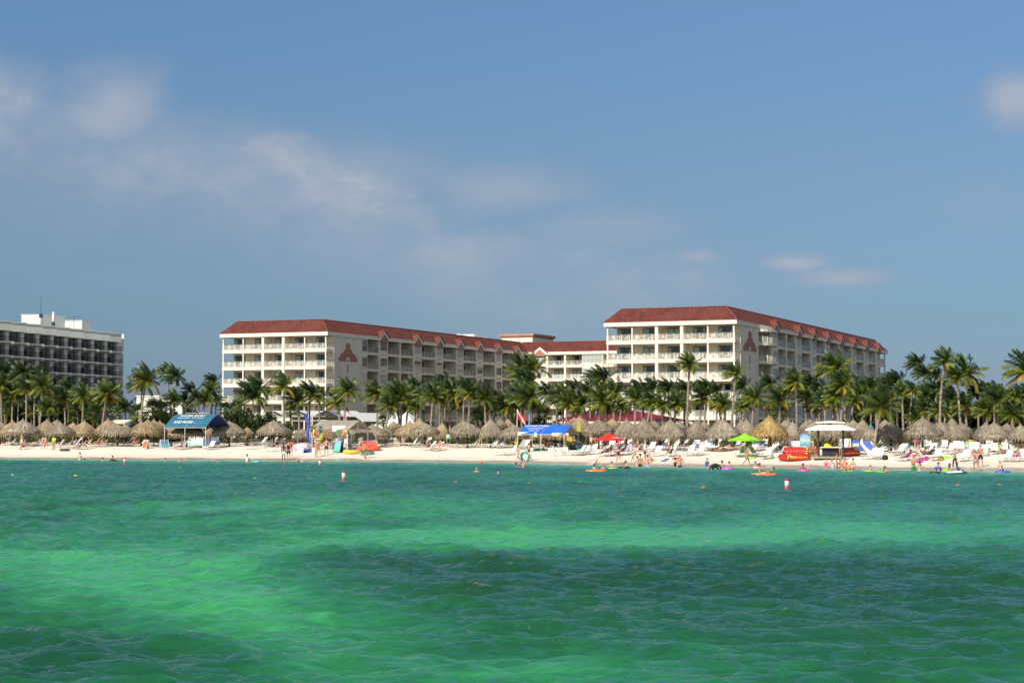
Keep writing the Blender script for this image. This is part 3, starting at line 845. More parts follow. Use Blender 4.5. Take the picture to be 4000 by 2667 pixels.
class Frame:
    def __init__(f, ox, oy): f.ox, f.oy = ox, oy
    def s_of(f, X, t):
        k = (X - 2000) / F
        return (k * (f.oy + VY * t) - f.ox - VX * t) / (UX - k * UY)
    def t_of(f, X, s):
        k = (X - 2000) / F
        return (k * (f.oy + UY * s) - f.ox - UX * s) / (VX - k * VY)

def bars(mb, p0, p1, z0, z1, sp=.125, w=.036, mr=1, posts=1.25, mb_m=0):
    """railing with thin upright bars from p0 to p1 (s,t) with a handrail"""
    a, b = Vector((p0[0], p0[1], 0)), Vector((p1[0], p1[1], 0)); L = (b - a).length; d = (b - a) / L
    n = max(2, int(L / sp))
    for i in range(n + 1):
        q = a + d * (L * i / n); h = w / 2
        mb.box(q.x - h, q.y - h, z0 + .06, q.x + h, q.y + h, z1 - .05, mb_m)
    for i in range(int(L / posts) + 1):
        q = a + d * min(L, i * posts); h = .045
        mb.box(q.x - h, q.y - h, z0, q.x + h, q.y + h, z1 - .03, mb_m)
    nrm = Vector((-d.y, d.x, 0)) * .04
    for zz0, zz1, m in ((z1 - .05, z1 + .02, mr), (z0 + .04, z0 + .09, mb_m)):
        vs = [a + nrm, a - nrm, b - nrm, b + nrm]
        mb.raw([(v.x, v.y, zz0) for v in vs] + [(v.x, v.y, zz1) for v in vs], ((3, 2, 1, 0), (4, 5, 6, 7), (0, 1, 5, 4), (1, 2, 6, 5), (2, 3, 7, 6), (3, 0, 4, 7)), m)

def door_mesh(w_, h_, curtain):
    """sliding glass door in a dark frame; facing -y, base at the origin"""
    mb = MB(); f = .07
    mb.box(-w_ / 2, -.05, 0, -w_ / 2 + f, .05, h_); mb.box(w_ / 2 - f, -.05, 0, w_ / 2, .05, h_)
    mb.box(-w_ / 2 + f, -.05, h_ - f - .04, w_ / 2 - f, .05, h_); mb.box(-.04, -.045, 0, .04, .045, h_ - f - .04); mb.box(-w_ / 2 + f, -.045, 0, w_ / 2 - f, .045, .05)
    pane = MB(); pane.box(-w_ / 2 + f, -.01, .05, w_ / 2 - f, .01, h_ - f - .04)
    cu = []
    for (a, b) in {0: ((-.95, -.45), (.6, .95)), 1: ((-.95, -.5),), 2: ((-.95, .0),), 3: ((-.95, -.72), (.8, .95)), 4: ((-.95, -.05), (.1, .95))}[curtain]:
        cu.append(MB().box(a * w_ / 2, -.03, .06, b * w_ / 2, -.012, h_ - .14))
    return mb, pane, cu

DOORS = {}
def door(parent, s, t, z, w_, h_, rot=0, kind=0, dark=False):
    key = (round(w_, 1), kind, dark)
    if key not in DOORS:
        fr, pn, cu = door_mesh(round(w_, 1), h_, kind)
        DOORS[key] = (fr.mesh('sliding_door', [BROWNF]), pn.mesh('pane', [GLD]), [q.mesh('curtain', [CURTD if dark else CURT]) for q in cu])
    a, b, c = DOORS[key]
    o = link('sliding_door', a, parent, (s, t, z), (0, 0, rot))
    link('pane', b, o)
    for q in c: link('curtain', q, o)
    return o

WINS = {}
def window(parent, s, t, z, w_, h_, rot=0, nx=3, bright=0):
    key = (round(w_, 1), round(h_, 2), nx, bright)
    if key not in WINS:
        W, H = key[0], key[1]; mb = MB(); f = .06
        mb.box(-W / 2, -.06, 0, -W / 2 + f, .04, H); mb.box(W / 2 - f, -.06, 0, W / 2, .04, H); mb.box(-W / 2 + f, -.06, H - f, W / 2 - f, .04, H); mb.box(-W / 2 + f, -.06, 0, W / 2 - f, .04, f)
        for i in range(1, nx):
            x = -W / 2 + W * i / nx; mb.box(x - .03, -.05, f, x + .03, .03, H - f)
        for i in range(nx):
            mb.box(-W / 2 + W * i / nx + .031, -.045, H * .5 - .025, -W / 2 + W * (i + 1) / nx - .031, .025, H * .5 + .025)
        pn = MB(); pn.box(-W / 2 + f, -.012, f, W / 2 - f, .012, H - f)
        WINS[key] = (mb.mesh('window', [RAILW]), pn.mesh('pane', [GLS if not bright else CURT]))
    a, b = WINS[key]
    o = link('window', a, parent, (s, t, z), (0, 0, rot)); link('pane', b, o)
    return o

def hip_roof(parent, s0, s1, t0, t1, ins=2.3, left=True, right=True, back=True):
    """tiled mansard skirt round a flat top; one part, uv in metres"""
    mb = MB(); z0, z1 = FTOP, RTOP
    a, b = s0 + (ins if left else 0), s1 - (ins if right else 0); c, d = t0 + ins, t1 - (ins if back else 0)
    sl = math.hypot(ins, z1 - z0)
    P = lambda s, t, z: (s, t, z)
    mb.face([P(s0, t0, z0), P(s1, t0, z0), P(b, c, z1), P(a, c, z1)], 0, uv=[(s0, 0), (s1, 0), (b, sl), (a, sl)])
    if right: mb.face([P(s1, t0, z0), P(s1, t1, z0), P(b, d, z1), P(b, c, z1)], 1, uv=[(t0, 0), (t1, 0), (d, sl), (c, sl)])
    if left: mb.face([P(s0, t1, z0), P(s0, t0, z0), P(a, c, z1), P(a, d, z1)], 1, uv=[(t1, 0), (t0, 0), (c, sl), (d, sl)])
    if back: mb.face([P(s1, t1, z0), P(s0, t1, z0), P(a, d, z1), P(b, d, z1)], 0, uv=[(s1, 0), (s0, 0), (a, sl), (b, sl)])
    mb.face([P(a, c, z1 - .01), P(b, c, z1 - .01), P(b, d, z1 - .01), P(a, d, z1 - .01)], 2)
    mb.face([P(s0, t0, z0), P(s0, t1, z0), P(s1, t1, z0), P(s1, t0, z0)], 2)
    # ridge caps along the arrises
    for p, q in ((P(s1, t0, z0), P(b, c, z1)), (P(s0, t0, z0), P(a, c, z1)), (P(a, c, z1), P(b, c, z1)), (P(b, c, z1), P(b, d, z1))):
        mb.tube([Vector(p) + Vector((0, 0, .03)), Vector(q) + Vector((0, 0, .03))], .10, 6, 3)
    return mb.build('roof', [ROOF, ROOFS, DWHITE, pm('ridge_tile', (.25, .09, .075), .8, .2, 3)], parent)

ORN = [(-1, 0), (-.21, 0), (-.21, .22), (-.17, .36), (-.08, .42), (.08, .42), (.17, .36), (.21, .22), (.21, 0), (1, 0), (1, .42), (.82, .42), (.79, .62), (.66, .78), (.5, .84), (.4, 1.1), (.24, 1.2), (.24, 1.55), (.17, 1.74), (0, 1.82),
       (-.17, 1.74), (-.24, 1.55), (-.24, 1.2), (-.4, 1.1), (-.5, .84), (-.66, .78), (-.79, .62), (-.82, .42), (-1, .42)]

def wall_ornament(parent, tc_, hw, z0, hh, s=-.15):
    g = MB(); fn = lambda a, b, d: (s + d, tc_ + a * hw, z0 + b * hh / 1.82)
    def grow(p, k): return [(x * (1 + k) + 0, (y - .9) * (1 + k * 1.1) + .9) for x, y in p]
    g.prism(grow(ORN, .065), fn, .0, .05, 0); g.prism(ORN, fn, .05, .09, 1)
    o = g.build('wall_ornament', [TRIM, PINKB], parent); fixn(o)
    d = MB()
    for zc, h, w_ in ((z0 + .1, .22, .3), (z0 - 1.35, .72, .16), (z0 - 2.75, .25, .22)):
        d.prism([(0, -h), (w_, 0), (0, h), (-w_, 0)] if h < .5 else [(-w_, -h), (w_, -h), (w_, h), (-w_, h)], lambda a, b, q: (s + q, tc_ + a, zc + b), .0, .04, 0)
    fixn(d.build('wall_motif', [PINKB], o))

def dormer(parent, tc_, hw, s=0.0, along='t', t0=0):
    """small tiled gable breaking the eave above a window column"""
    f3 = (lambda a, z, d: (s + .12 - d, tc_ + a, z)) if along == 't' else (lambda a, z, d: (tc_ + a, t0 - .12 + d, z))
    z0, z1 = EAVE + .02, FTOP + 1.25
    wall = MB(); wall.prism([(-hw, z0), (hw, z0), (hw, FTOP - .1), (0, z1 - .12), (-hw, FTOP - .1)], f3, 0, .28)
    o = fixn(wall.build('dormer', [TRIM], parent))
    rf = MB(); L = 2.0
    for sg in (-1, 1):
        a, b = f3(sg * (hw + .18), FTOP - .22, -.14), f3(0, z1, -.14)
        a2, b2 = f3(sg * (hw + .18), FTOP - .22, L * .35), f3(0, z1, L)
        pts = [a, a2, b2, b] if sg < 0 else [a, b, b2, a2]
        rf.face(pts, 0, uv=[(0, 0), (L, 0), (L, 1.6), (0, 1.6)] if sg < 0 else [(0, 0), (0, 1.6), (L, 1.6), (L, 0)])
        up = lambda p: (p[0], p[1], p[2] + .07)
        rf.face([up(p) for p in pts], 0, uv=[(0, 0), (L, 0), (L, 1.6), (0, 1.6)])
        rf.face([a, up(a), up(b), b], 1)
    rf.build('roof', [ROOFS, BROWNF], o)
    og = MB(); h = 1.35
    pts = [(-.86, 0), (.86, 0), (.86, .32), (.66, .38), (.6, .58), (.38, .66), (.3, .86), (.14, 1.0), (0, 1.04), (-.14, 1.0), (-.3, .86), (-.38, .66), (-.6, .58), (-.66, .38), (-.86, .32)]
    og.prism([(a * hw * .92, z0 - .3 + b * h) for a, b in pts], f3, -.05, .0)
    fixn(og.build('gable_ornament', [PINKB], o))

def front_facade(root, fr, posts, doors, s_left, s_right, tb=2.6, tf=.35):
    """five bays of balconies between thin posts and two thick fins"""
    # posts: list of (s, thick?)
    for (s, thick) in posts:
        mb = MB()
        if thick: mb.box(s - .26, tf - .12, 0, s + .26, tb - .01, EAVE - .004)
        else: mb.box(s - .11, tf + .02, 0, s + .11, tf + .24, EAVE - .004)
        mb.build('fin_wall' if thick else 'post', [TRIM if not thick else STUCCO], root)
    spans = [(s_left, posts[2][0] - .27), (posts[2][0] + .27, posts[3][0] - .27), (posts[3][0] + .27, s_right)]
    for k, z in enumerate(FL):
        if k == 0: continue
        for i, (a, b) in enumerate(spans):
            sl = MB(); sl.box(a, tf, z - .53, b, tb - .004, z)
            o = sl.build('balcony', [TRIM], root)
            rl = MB(); bars(rl, (a + .08, tf + .1), (b - .08, tf + .1), z, z + 1.05)
            if i == 2: bars(rl, (b - .08, tf + .14), (b - .08, tb - .1), z, z + 1.05)
            if i == 0: bars(rl, (a + .08, tf + .14), (a + .08, tb - .1), z, z + 1.05)
            rl.build('railing', [RAILW, RAILG], o)
    for k, z in enumerate(FL):
        for i, s in enumerate(doors):
            door(root, s, tb - .045, z, 2.15, 2.08, 0, (k * 3 + i * 2 + int(s)) % 5)

def soffit_fascia(root, s0, s1, t0, t1, d=.25):
    mb = MB()
    mb.box(s0, t0, EAVE, s1, t0 + d, FTOP); mb.box(s1 - d, t0 + d, EAVE, s1, t1, FTOP); mb.box(s0, t0 + d, EAVE, s0 + d, t1, FTOP); mb.box(s0 + d, t1 - d, EAVE, s1 - d, t1, FTOP)
    mb.box(s0 + d, t0 + d, EAVE + .1, s1 - d, t1 - d, EAVE + .3, 1)
    mb.build('eaves', [TRIM, STUCCO], root)

def wing(root, fr, segs, tb, t_end, s=-.15, depth=2.2):
    """the long flank: segs of ('wall'|'win'|'bal', X0, X1, ...) read along the photograph and set out in metres"""
    for sg in segs:
        kind = sg[0]; t0, t1 = fr.t_of(sg[1], s), fr.t_of(sg[2], s)
        if kind in ('wall', 'win', 'pier'):
            mb = MB(); mb.box(s - depth, t0, 0, s, t1, EAVE - .004); mb.build('wall', [STUCCO], root)
        if kind == 'win':
            for z in FL: window(root, s + .03, (t0 + t1) / 2, z + .45, min(2.7, (t1 - t0) * .86), 1.7, pi / 2, 3, 1 if (int(t0) + int(z)) % 5 == 0 else 0)
            dormer(root, (t0 + t1) / 2, (t1 - t0) / 2 + .12)
            if (t1 - t0) > 1:
                for z in FL[2:]:
                    v = MB(); v.box(s, (t0 + t1) / 2 - .5, z - .35, s + .03, (t0 + t1) / 2 + .5, z - .24); v.build('vent', [BROWNF], root)
        if kind == 'wall' and len(sg) > 3:
            wt = fr.t_of(sg[3], s), fr.t_of(sg[4], s)
            for z in FL: window(root, s + .03, sum(wt) / 2, z + .05, wt[1] - wt[0], 2.15, pi / 2, 2, 1 if int(z) % 3 == 0 else 0)
        if kind == 'bal':
            for k, z in enumerate(FL):
                sl = MB(); sl.box(s - depth + .002, t0 + .002, z - .5, s - .03, t1 - .002, z); o = sl.build('balcony', [STUCCO], root)
                rl = MB(); rl.box(s - .12, t0 + .05, z + .08, s - .09, t1 - .05, z + .98, 0)
                rl.box(s - .14, t0 + .03, z + .98, s - .07, t1 - .03, z + 1.03, 1)
                n = max(2, int((t1 - t0) / 1.5))
                for i in range(n + 1):
                    tt = t0 + .06 + (t1 - t0 - .12) * i / n; rl.box(s - .088, tt - .03, z, s - .05, tt + .03, z + .979, 2)
                rl.build('railing', [GRAIL, RAILG, RAILW], o)
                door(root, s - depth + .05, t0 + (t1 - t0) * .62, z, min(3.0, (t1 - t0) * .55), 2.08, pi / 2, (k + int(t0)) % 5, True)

# ---- left block
A = Frame(-31.97, 306.0)
ra = empty('hotel_building', (A.ox, A.oy, 0), R(-22.9), 'long cream hotel block on the left with red tiled roof and shaded dormered flank', 'hotel')
LA = 95.0
mb = MB(); mb.box(-20.6, 2.6, 0, -2.36, LA, EAVE + .05); mb.build('wall', [STUCCO], ra)
hip_roof(ra, -21.9, 0, 0, LA); soffit_fascia(ra, -21.88, -.02, .02, LA - .02)
B = Frame(34.75, 272.5)
Sp = [B.s_of(2340 + z / 3.267, .45) for z in (112, 425, 740, 1062, 1393, 1725)]
Sd = [B.s_of(2340 + z / 3.267, 2.6) for z in (330, 644, 962, 1287, 1612)]
posts = [(Sp[0], 0), (Sp[1], 0), (Sp[2], 1), (Sp[3], 1), (Sp[4], 0), (Sp[5], 0)]
front_facade(ra, A, posts, Sd, Sp[0] - .2, Sp[5] + .2)
bx = lambda z: 840 + z / 2.94
cx_ = lambda z: 1600 + z / 2.94
t_front = 2.6
x_wall = 2000 + F * (A.ox - UX * .15 + VX * 2.6) / (A.oy - UY * .15 + VY * 2.6)
segs = [('wall', x_wall, bx(1748), bx(1685), bx(1740)), ('bal', bx(1748), bx(1878)), ('win', bx(1878), bx(1984)), ('bal', bx(1984), bx(2118)), ('pier', bx(2118), bx(2136)), ('bal', bx(2136), bx(2274)),
        ('win', bx(2274), cx_(138)), ('bal', cx_(138), cx_(294)), ('win', cx_(294), cx_(385)), ('bal', cx_(385), cx_(534)), ('win', cx_(534), cx_(620)), ('bal', cx_(620), cx_(764)), ('win', cx_(764), cx_(846)),
        ('bal', cx_(846), cx_(980)), ('win', cx_(980), cx_(1064)), ('bal', cx_(1064), cx_(1196)), ('win', cx_(1196), cx_(1275))]
wing(ra, A, segs, 2.6, LA)
mb = MB(); mb.box(-2.34, A.t_of(cx_(1275), -.15) + .003, 0, -.15, LA - 3.7, EAVE - .006); mb.build('wall', [STUCCO], ra)
wall_ornament(ra, A.t_of(bx(1522), -.15), 3.5, 15.3, 3.3)
# roof plant on the left block
def roofbox(name, X0, X1, Ytop, d, zb, depth, label, cat, cap=None, mat=None, side=1):
    p0, p1 = at(X0, Ytop, d), at(X1, Ytop, d)
    w_ = (p1.x - p0.x) / UX
    o = empty(name, (p0.x, d, zb), R(-22.9), label, cat)
    h = p0.z - zb
    mb = MB(); mb.box(0, 0, 0, w_, depth, h); mb.build('body', [mat or DWHITE], o)
    if cap:
        c = MB(); c.box(-.22, -.22, h, w_ + .22, depth + .22, h + .25); c.box(-.45, -.45, h + .25, w_ + .45, depth + .45, h + .75); c.build('cornice', [cap], o)
    return o
roofbox('rooftop_cabin', 1808, 1852, 1306, 372, RTOP, 7, 'pale boxy plant cabin on the flat top of the left red roof', 'plant room')
vent_ = empty('roof_dome', at(1792, 1318, 370), 0, 'white domed roof vent beside the pale plant cabin', 'roof vent')
mb = MB(); mb.lathe([(1.5, -.9), (1.5, -.2), (1.35, .25), (.95, .55), (.4, .72), (.05, .76)], 16); mb.build('dome', [WHITE], vent_)
mb = MB(); mb.lathe([(1.65, -1.2), (1.65, -.85)], 16); mb.build('curb', [DWHITE], vent_)

# ---- right block
LB = 121.0
rb = empty('hotel_building', (B.ox, B.oy, 0), R(-22.9), 'cream hotel block on the right with red tiled roof and tall ornamented flank', 'hotel')
x_end = 2860 + 1895 / 3.267
tB_end = B.t_of(x_end, -.15)
mb = MB(); mb.box(-20.6, 2.6, 0, -2.36, tB_end, EAVE + .05); mb.build('wall', [STUCCO], rb)
hip_roof(rb, -21.9, 0, 0, LB); soffit_fascia(rb, -21.88, -.02, .02, LB - .02)
front_facade(rb, B, posts, Sd, Sp[0] - .2, Sp[5] + .2)
ex = lambda z: 2860 + z / 3.267
xw = 2000 + F * (B.ox - UX * .15 + VX * 2.6) / (B.oy - UY * .15 + VY * 2.6)
segs = [('wall', xw, ex(340)), ('win', ex(516), ex(592)), ('bal', ex(592), ex(692)), ('pier', ex(692), ex(708)), ('bal', ex(708), ex(808)), ('win', ex(816), ex(890)), ('bal', ex(890), ex(1002)), ('win', ex(1010), ex(1078)),
        ('bal', ex(1078), ex(1182)), ('win', ex(1190), ex(1254)), ('bal', ex(1254), ex(1360)), ('win', ex(1366), ex(1424)), ('bal', ex(1424), ex(1524)), ('win', ex(1530), ex(1588)), ('bal', ex(1588), ex(1684)), ('win', ex(1688), ex(1744)),
        ('bal', ex(1744), ex(1834)), ('win', ex(1842), ex(1894))]
wing(rb, B, segs, 2.6, LB)
for a, b in ((808, 816), (1002, 1010), (1182, 1190), (1360, 1366), (1524, 1530), (1684, 1688), (1834, 1842)):
    mb = MB(); mb.box(-2.34, B.t_of(ex(a), -.15), 0, -.152, B.t_of(ex(b), -.15), EAVE - .006); mb.build('pier', [STUCCO], rb)
wall_ornament(rb, B.t_of(ex(226), -.15), 4.0, 15.7, 3.2)
# open stair bay with rounded landings
ta, tb_ = B.t_of(ex(340), -.15), B.t_of(ex(516), -.15); tm = (ta + tb_) / 2; hw = (tb_ - ta) / 2 - .05
for k, z in enumerate(FL[1:] + [EAVE - .1]):
    pts = [(-2.3, ta + .02), (-2.3, tb_ - .02)] + [(-.15 + 1.7 * sin(pi * i / 8), tm + hw * cos(pi * i / 8)) for i in range(9)]
    mb = MB(); mb.prism(pts, lambda a, b, d: (a, b, d), z - .4, z); o = fixn(mb.build('stair_landing', [TRIM], rb))
    if k < 5:
        rl = MB(); q = [(-.15 + 1.6 * sin(pi * i / 8), tm + (hw - .08) * cos(pi * i / 8)) for i in range(9)]
        for i in range(8): bars(rl, q[i], q[i + 1], z, z + 1.1, .22, .05, 1, 9)
        rl.build('railing', [RAILW, RAILG], o)
mb = MB(); mb.box(.6, tm - .3, 0, .95, tm + .3, EAVE - .1); mb.build('stair_column', [TRIM], rb)
mb = MB(); mb.box(-2.2, tm - .2, 0, -.6, tm, EAVE - .2); mb.build('stair_wall', [STUCCO], rb)
# far end porch
mb = MB(); te = LB - .7
for z in FL[1:]: mb.box(-8, tB_end + .004, z - .45, -.4, te, z)
mb.build('end_balcony', [TRIM], rb)
rl = MB()
for z in FL[1:]: bars(rl, (-.5, tB_end + .1), (-.5, te - .1), z, z + 1.05, .2); bars(rl, (-.6, te - .1), (-7.9, te - .1), z, z + 1.05, .2)
rl.build('end_railing', [RAILW, RAILG], rb)
mb = MB(); mb.box(-.75, te - .3, 0, -.5, te - .05, EAVE - .004); mb.build('post', [TRIM], rb)

# ---- link block behind, facing the sea between the two wings
TC = 91.0
Cf = Frame(A.ox + VX * TC, A.oy + VY * TC)
rc = empty('hotel_building', (Cf.ox, Cf.oy, 0), R(-22.9), 'low cream link block with red roof standing between the two larger hotel blocks', 'hotel')
sC1 = 52.0
mb = MB(); mb.box(0.02, 2.4, 0, sC1, 16, EAVE + .05); mb.build('wall', [STUCCO], rc)
hip_roof(rc, -2.2, sC1, 0, 17, left=False, right=False); soffit_fascia(rc, .02, sC1, .02, 16.9)
sc = lambda z, t=.3: Cf.s_of(cx_(z), t)
wa, wb = sc(1415), sc(1590)
for a, b in ((1590 - 12, 1590), (1775, 1795), (1983, 2000), (2205, 2222)):
    mb = MB(); mb.box(sc(a), .3, 0, sc(b), 2.39, EAVE - .004); mb.build('pier', [TRIM], rc)
mb = MB(); mb.box(sc(1430), .3, 0, sc(1578), 2.39, EAVE - .004); mb.build('wall', [STUCCO], rc)
mb = MB(); mb.box(sc(2000), .3, 0, sc(2205), 2.39, EAVE - .004); mb.build('wall', [STUCCO], rc)
dormer(rc, (wa + wb) / 2, (wb - wa) / 2 - .1, 0, 's', 0)
for z in FL:
    window(rc, (wa + wb) / 2 + .3, .28, z + .45, 2.3, 1.7, 0, 3, 1)
    window(rc, sc(2102), .28, z + .5, 4.6, 1.75, 0, 5, 1)
for k, z in enumerate(FL):
    for (a, b) in ((1590, 1775), (1795, 1983), (2222, 2340)):
        sl = MB(); sl.box(sc(a) + .01, .5, z - .5, sc(b) - .01, 2.396, z); o = sl.build('balcony', [TRIM], rc)
        rl = MB(); bars(rl, (sc(a) + .05, .6), (sc(b) - .05, .6), z, z + 1.05, .15); rl.build('railing', [RAILW, RAILG], o)
        if a < 2000: door(rc, sc((a + b) / 2 + 30, 2.4), 2.36, z, 2.15, 2.08, 0, (k + a) % 5)
roofbox('rooftop_tower', 1600 + 1057 / 2.94, 1600 + 1410 / 2.94, 1318, 412, FTOP, 13, 'cream roof tower with salmon cornice behind the red roofs', 'roof tower', pm('salmon_cornice', (.5, .25, .17), .8, .1, 1), STUCCO)

# ---- neighbour hotel: saw-tooth bays receding to the right
xs = [-79, -22, 38, 97, 157, 213, 268, 321, 372, 423.5, 470]
D0 = 371.6
rd = empty('neighbour_hotel', at(0, HZ, 400) + Vector((-12, 0, -1.7)), 0, 'white saw-tooth hotel with dark balconies, in shade at the left edge', 'hotel')
rd.location.z = 0; off = Vector(rd.location)
SL = [7, 10, 13, 16, 19, 22]
LV = lambda v: Vector(v) - off
def flat(X, d, z): 
    p_ = at(X, HZ, d); return Vector((p_.x, p_.y, z)) - off
inw = Vector((-.74, .67, 0))
bay_rail = stripes('black_balcony_bars', (.02, .02, .022), (.06, .065, .065), 7, 0)
WALLP, PAR = MB(), None
for i in range(len(xs) - 1):
    X0, X1 = xs[i], xs[i + 1]; d0 = D0 + 6.4 * i; d1 = d0 + 2.9
    a, b = flat(X0, d0, 0), flat(X1 + 1.2, d1, 0)
    dirn = (b - a).normalized(); n_in = Vector((-dirn.y, dirn.x, 0))
    def slab(mb, a, b, t0, t1, z0, z1, m=0):
        q = [a + n_in * t0, b + n_in * t0, b + n_in * t1, a + n_in * t1]
        mb.raw([(v.x, v.y, z0) for v in q] + [(v.x, v.y, z1) for v in q], ((3, 2, 1, 0), (4, 5, 6, 7), (0, 1, 5, 4), (1, 2, 6, 5), (2, 3, 7, 6), (3, 0, 4, 7)), m)
    mb = MB(); slab(mb, a - dirn * .3, b, 0, 9.0, 24.55, 26.4); slab(mb, a - dirn * .3, b + dirn * .05, -.12, .3, 26.4, 26.65); mb.build('parapet', [DWHITE], rd)
    L = (b - a).length
    mb = MB(); slab(mb, a - dirn * .3, b, 2.2, 9.0, 0, 24.54)                      # back wall of the bay
    slab(mb, b - dirn * .9, b, .9, 2.19, 0, 24.54); mb.build('wall', [DWHITE], rd)   # white pier at its right end
    for z in SL:
        mb = MB(); slab(mb, a + dirn * .05, b + dirn * .45, -.35, 2.19, z - .12, z + .22); slab(mb, b - dirn * .1, b + dirn * .45, -.35, .6, z - .4, z - .121); o = mb.build('balcony', [DWHITE], rd)
        rl = MB()
        for q in range(int(L / .14)):
            pq = a + dirn * (.15 + q * .14); slab(rl, pq, pq + dirn * .035, -.25, -.21, z + .22, z + 1.25)
        slab(rl, a + dirn * .1, b + dirn * .3, -.27, -.19, z + 1.25, z + 1.33); slab(rl, a + dirn * .02, a + dirn * .10, -.3, 1.6, z + .25, z + 1.75)
        rl.build('railing', [DARKM], o)
        g = MB(); slab(g, a + dirn * .2, b - dirn * 1.0, 2.1, 2.19, z + .25, z + 2.45, 0); slab(g, a + dirn * (.9 + (i * 7 + int(z)) % 3 * .5), b - dirn * 1.2, 2.05, 2.09, z + .28, z + 2.4, 1)
        g.build('glazed_wall', [GLD, CURTD], rd)
a, b = flat(470.5, D0 + 62.5, 0), flat(483, D0 + 63, 0); n_in = Vector((0, 1, 0))
mb = MB(); mb.prism([(a.x, a.y - .4), (b.x, a.y - .4), (b.x - 5, a.y + 13), (a.x - 5, a.y + 13)], lambda a_, b_, d_: (a_, b_, d_), 0, 26.6); fixn_ = mb.build('end_wall', [pm('sunlit_white_render', (.78, .77, .72), .8, .05, .3)], rd)
for k, (X0, X1, X2, Y0, d, lab) in enumerate(((84, 158, 219, 1231, 415, 'larger white roof box on the shaded hotel, carrying aerials'), (246, 320, 337, 1254, 440, 'smaller white roof box on the shaded hotel near its right end'))):
    p0, p1, p2 = at(X0, Y0, d), at(X1, Y0, d), at(X2, Y0, d)
    o = empty('roof_box', (p0.x, d, 26.0), 0, lab, 'plant room', 'roof boxes on the shaded hotel'); h = p0.z - 26
    w_ = p1.x - p0.x; q = Vector((p2.x - p1.x, 0, 0)); dep = 8 if k == 0 else 5
    sx = p2.x - p0.x
    mb = MB(); mb.prism([(0, 0), (w_, 0), (sx + .3, dep * .9), (.8, dep)], lambda a, b, d_: (a, b, d_), 0, h); fixn(mb.build('body', [DWHITE], o))
    mb = MB(); mb.prism([(-.1, -.1), (w_ + .1, -.1), (sx + .4, dep * .9 + .1), (.7, dep + .1)], lambda a, b, d_: (a, b, d_), h + .003, h + .2); fixn(mb.build('coping', [DWHITE], o))
for X, Y0, Y1, r_, lab in ((160, 1160, 1236, .05, 'thin whip aerial on the larger roof box'), (208, 1219, 1262, .28, 'fat pale tube antenna behind the larger roof box'), (288.5, 1236, 1286, .06, 'slim mast with a cross arm on the smaller roof box')):
    p0, p1 = at(X, Y1, 412 if X < 250 else 437), at(X, Y0, 412 if X < 250 else 437)
    o = empty('roof_antenna', p0, 0, lab, 'antenna')
    mb = MB(); mb.tube([(0, 0, 0), (0, 0, p1.z - p0.z)], r_, 8); mb.build('mast', [DWHITE if r_ > .1 else DARKM], o)
    mb = MB()
    if X > 250: mb.tube([(0, 0, p1.z - p0.z - .1), (1.5, 0, p1.z - p0.z - .1)], .04, 5)
    else: mb.box(-.35, -.35, -.3 if r_ < .1 else -1.2, .35, .35, .6 if r_ < .1 else .2)
    mb.build('bracket' if X < 250 else 'cross_arm', [DARKM], o)
# small white service block
p0, p1 = at(533, 1549, 322), at(590, 1549, 322)
o = empty('service_building', (p0.x, 322, 1.6), R(-18), 'small white flat-roofed block half hidden by palms right of the shaded hotel', 'building')
mb = MB(); mb.box(0, 0, 0, 4.6, 6, p0.z - 1.6); mb.box(4.6, .6, 0, 9, 6, p0.z - 1.9, 0); mb.build('wall', [WHITE], o)
mb = MB(); mb.box(-.12, -.12, p0.z - 1.6, 4.7, 6.1, p0.z - 1.4); mb.build('roof_coping', [DWHITE], o)
mb = MB(); mb.box(5.4, .5, 2.2, 7.8, .59, 3.6); mb.build('window', [GLS], o)

# ---- chairs and tables out on the sea-front balconies
def balcony_chair_mesh():
    mb = MB()
    for x in (-.24, .24):
        mb.box(x - .025, -.25, 0, x + .025, -.2, .6); mb.box(x - .025, .2, 0, x + .025, .25, .9); mb.box(x - .03, -.25, .6, x + .03, .22, .64)
    return mb.mesh('frame', [RAILW]), MB().box(-.215, -.24, .40, .215, .19, .45).mesh('seat', [pm('cream_sling', (.70, .60, .44), .8, .1, 3)]), MB().box(-.215, .205, .47, .215, .24, .95).mesh('backrest', [pm('cream_sling', (.7, .6, .44))])
cm = balcony_chair_mesh()
tm_ = (MB().lathe([(.4, .66), (.42, .68), (.42, .71), (.4, .72)], 16).mesh('table_top', [WHITE]), MB().tube([(0, 0, 0), (0, 0, .66)], .04, 6).lathe([(.25, 0), (.22, .04)], 10).mesh('pedestal', [RAILW]))
BAY = ['leftmost', 'second leftmost', 'middle', 'second rightmost', 'rightmost']; FLO = {5: 'top floor', 4: 'second floor down', 3: 'third floor down'}
for blk, nm, fls in ((ra, 'left', (5, 4, 3)), (rb, 'right', (5, 4, 3))):
    for k in fls:
        for i, s in enumerate(Sd):
            for j, (ds, tt, rz) in enumerate(((-1.55, 1.5, R(40)), (.55, 1.7, R(-50)))):
                W_ = Matrix.Translation((s + ds, tt, FL[k])); loc = blk.location + Vector((UX * (s + ds) + VX * tt, UY * (s + ds) + VY * tt, FL[k]))
                o = empty('balcony_chair', loc, R(-22.9) + rz, 'chair %s table, %s bay, %s, %s block' % (('left of', 'right of')[j], BAY[i], FLO[k], nm), 'chair', 'chairs on the hotel balconies')
                for n_, d_ in zip(('frame', 'seat', 'backrest'), cm): link(n_, d_, o)
            loc = blk.location + Vector((UX * (s - .5) + VX * 1.5, UY * (s - .5) + VY * 1.5, FL[k]))
            o = empty('balcony_table', loc, 0, 'white table in %s bay, %s, %s block' % (BAY[i], FLO[k], nm), 'table', 'tables on the hotel balconies')
            link('table_top', tm_[0], o); link('pedestal', tm_[1], o)
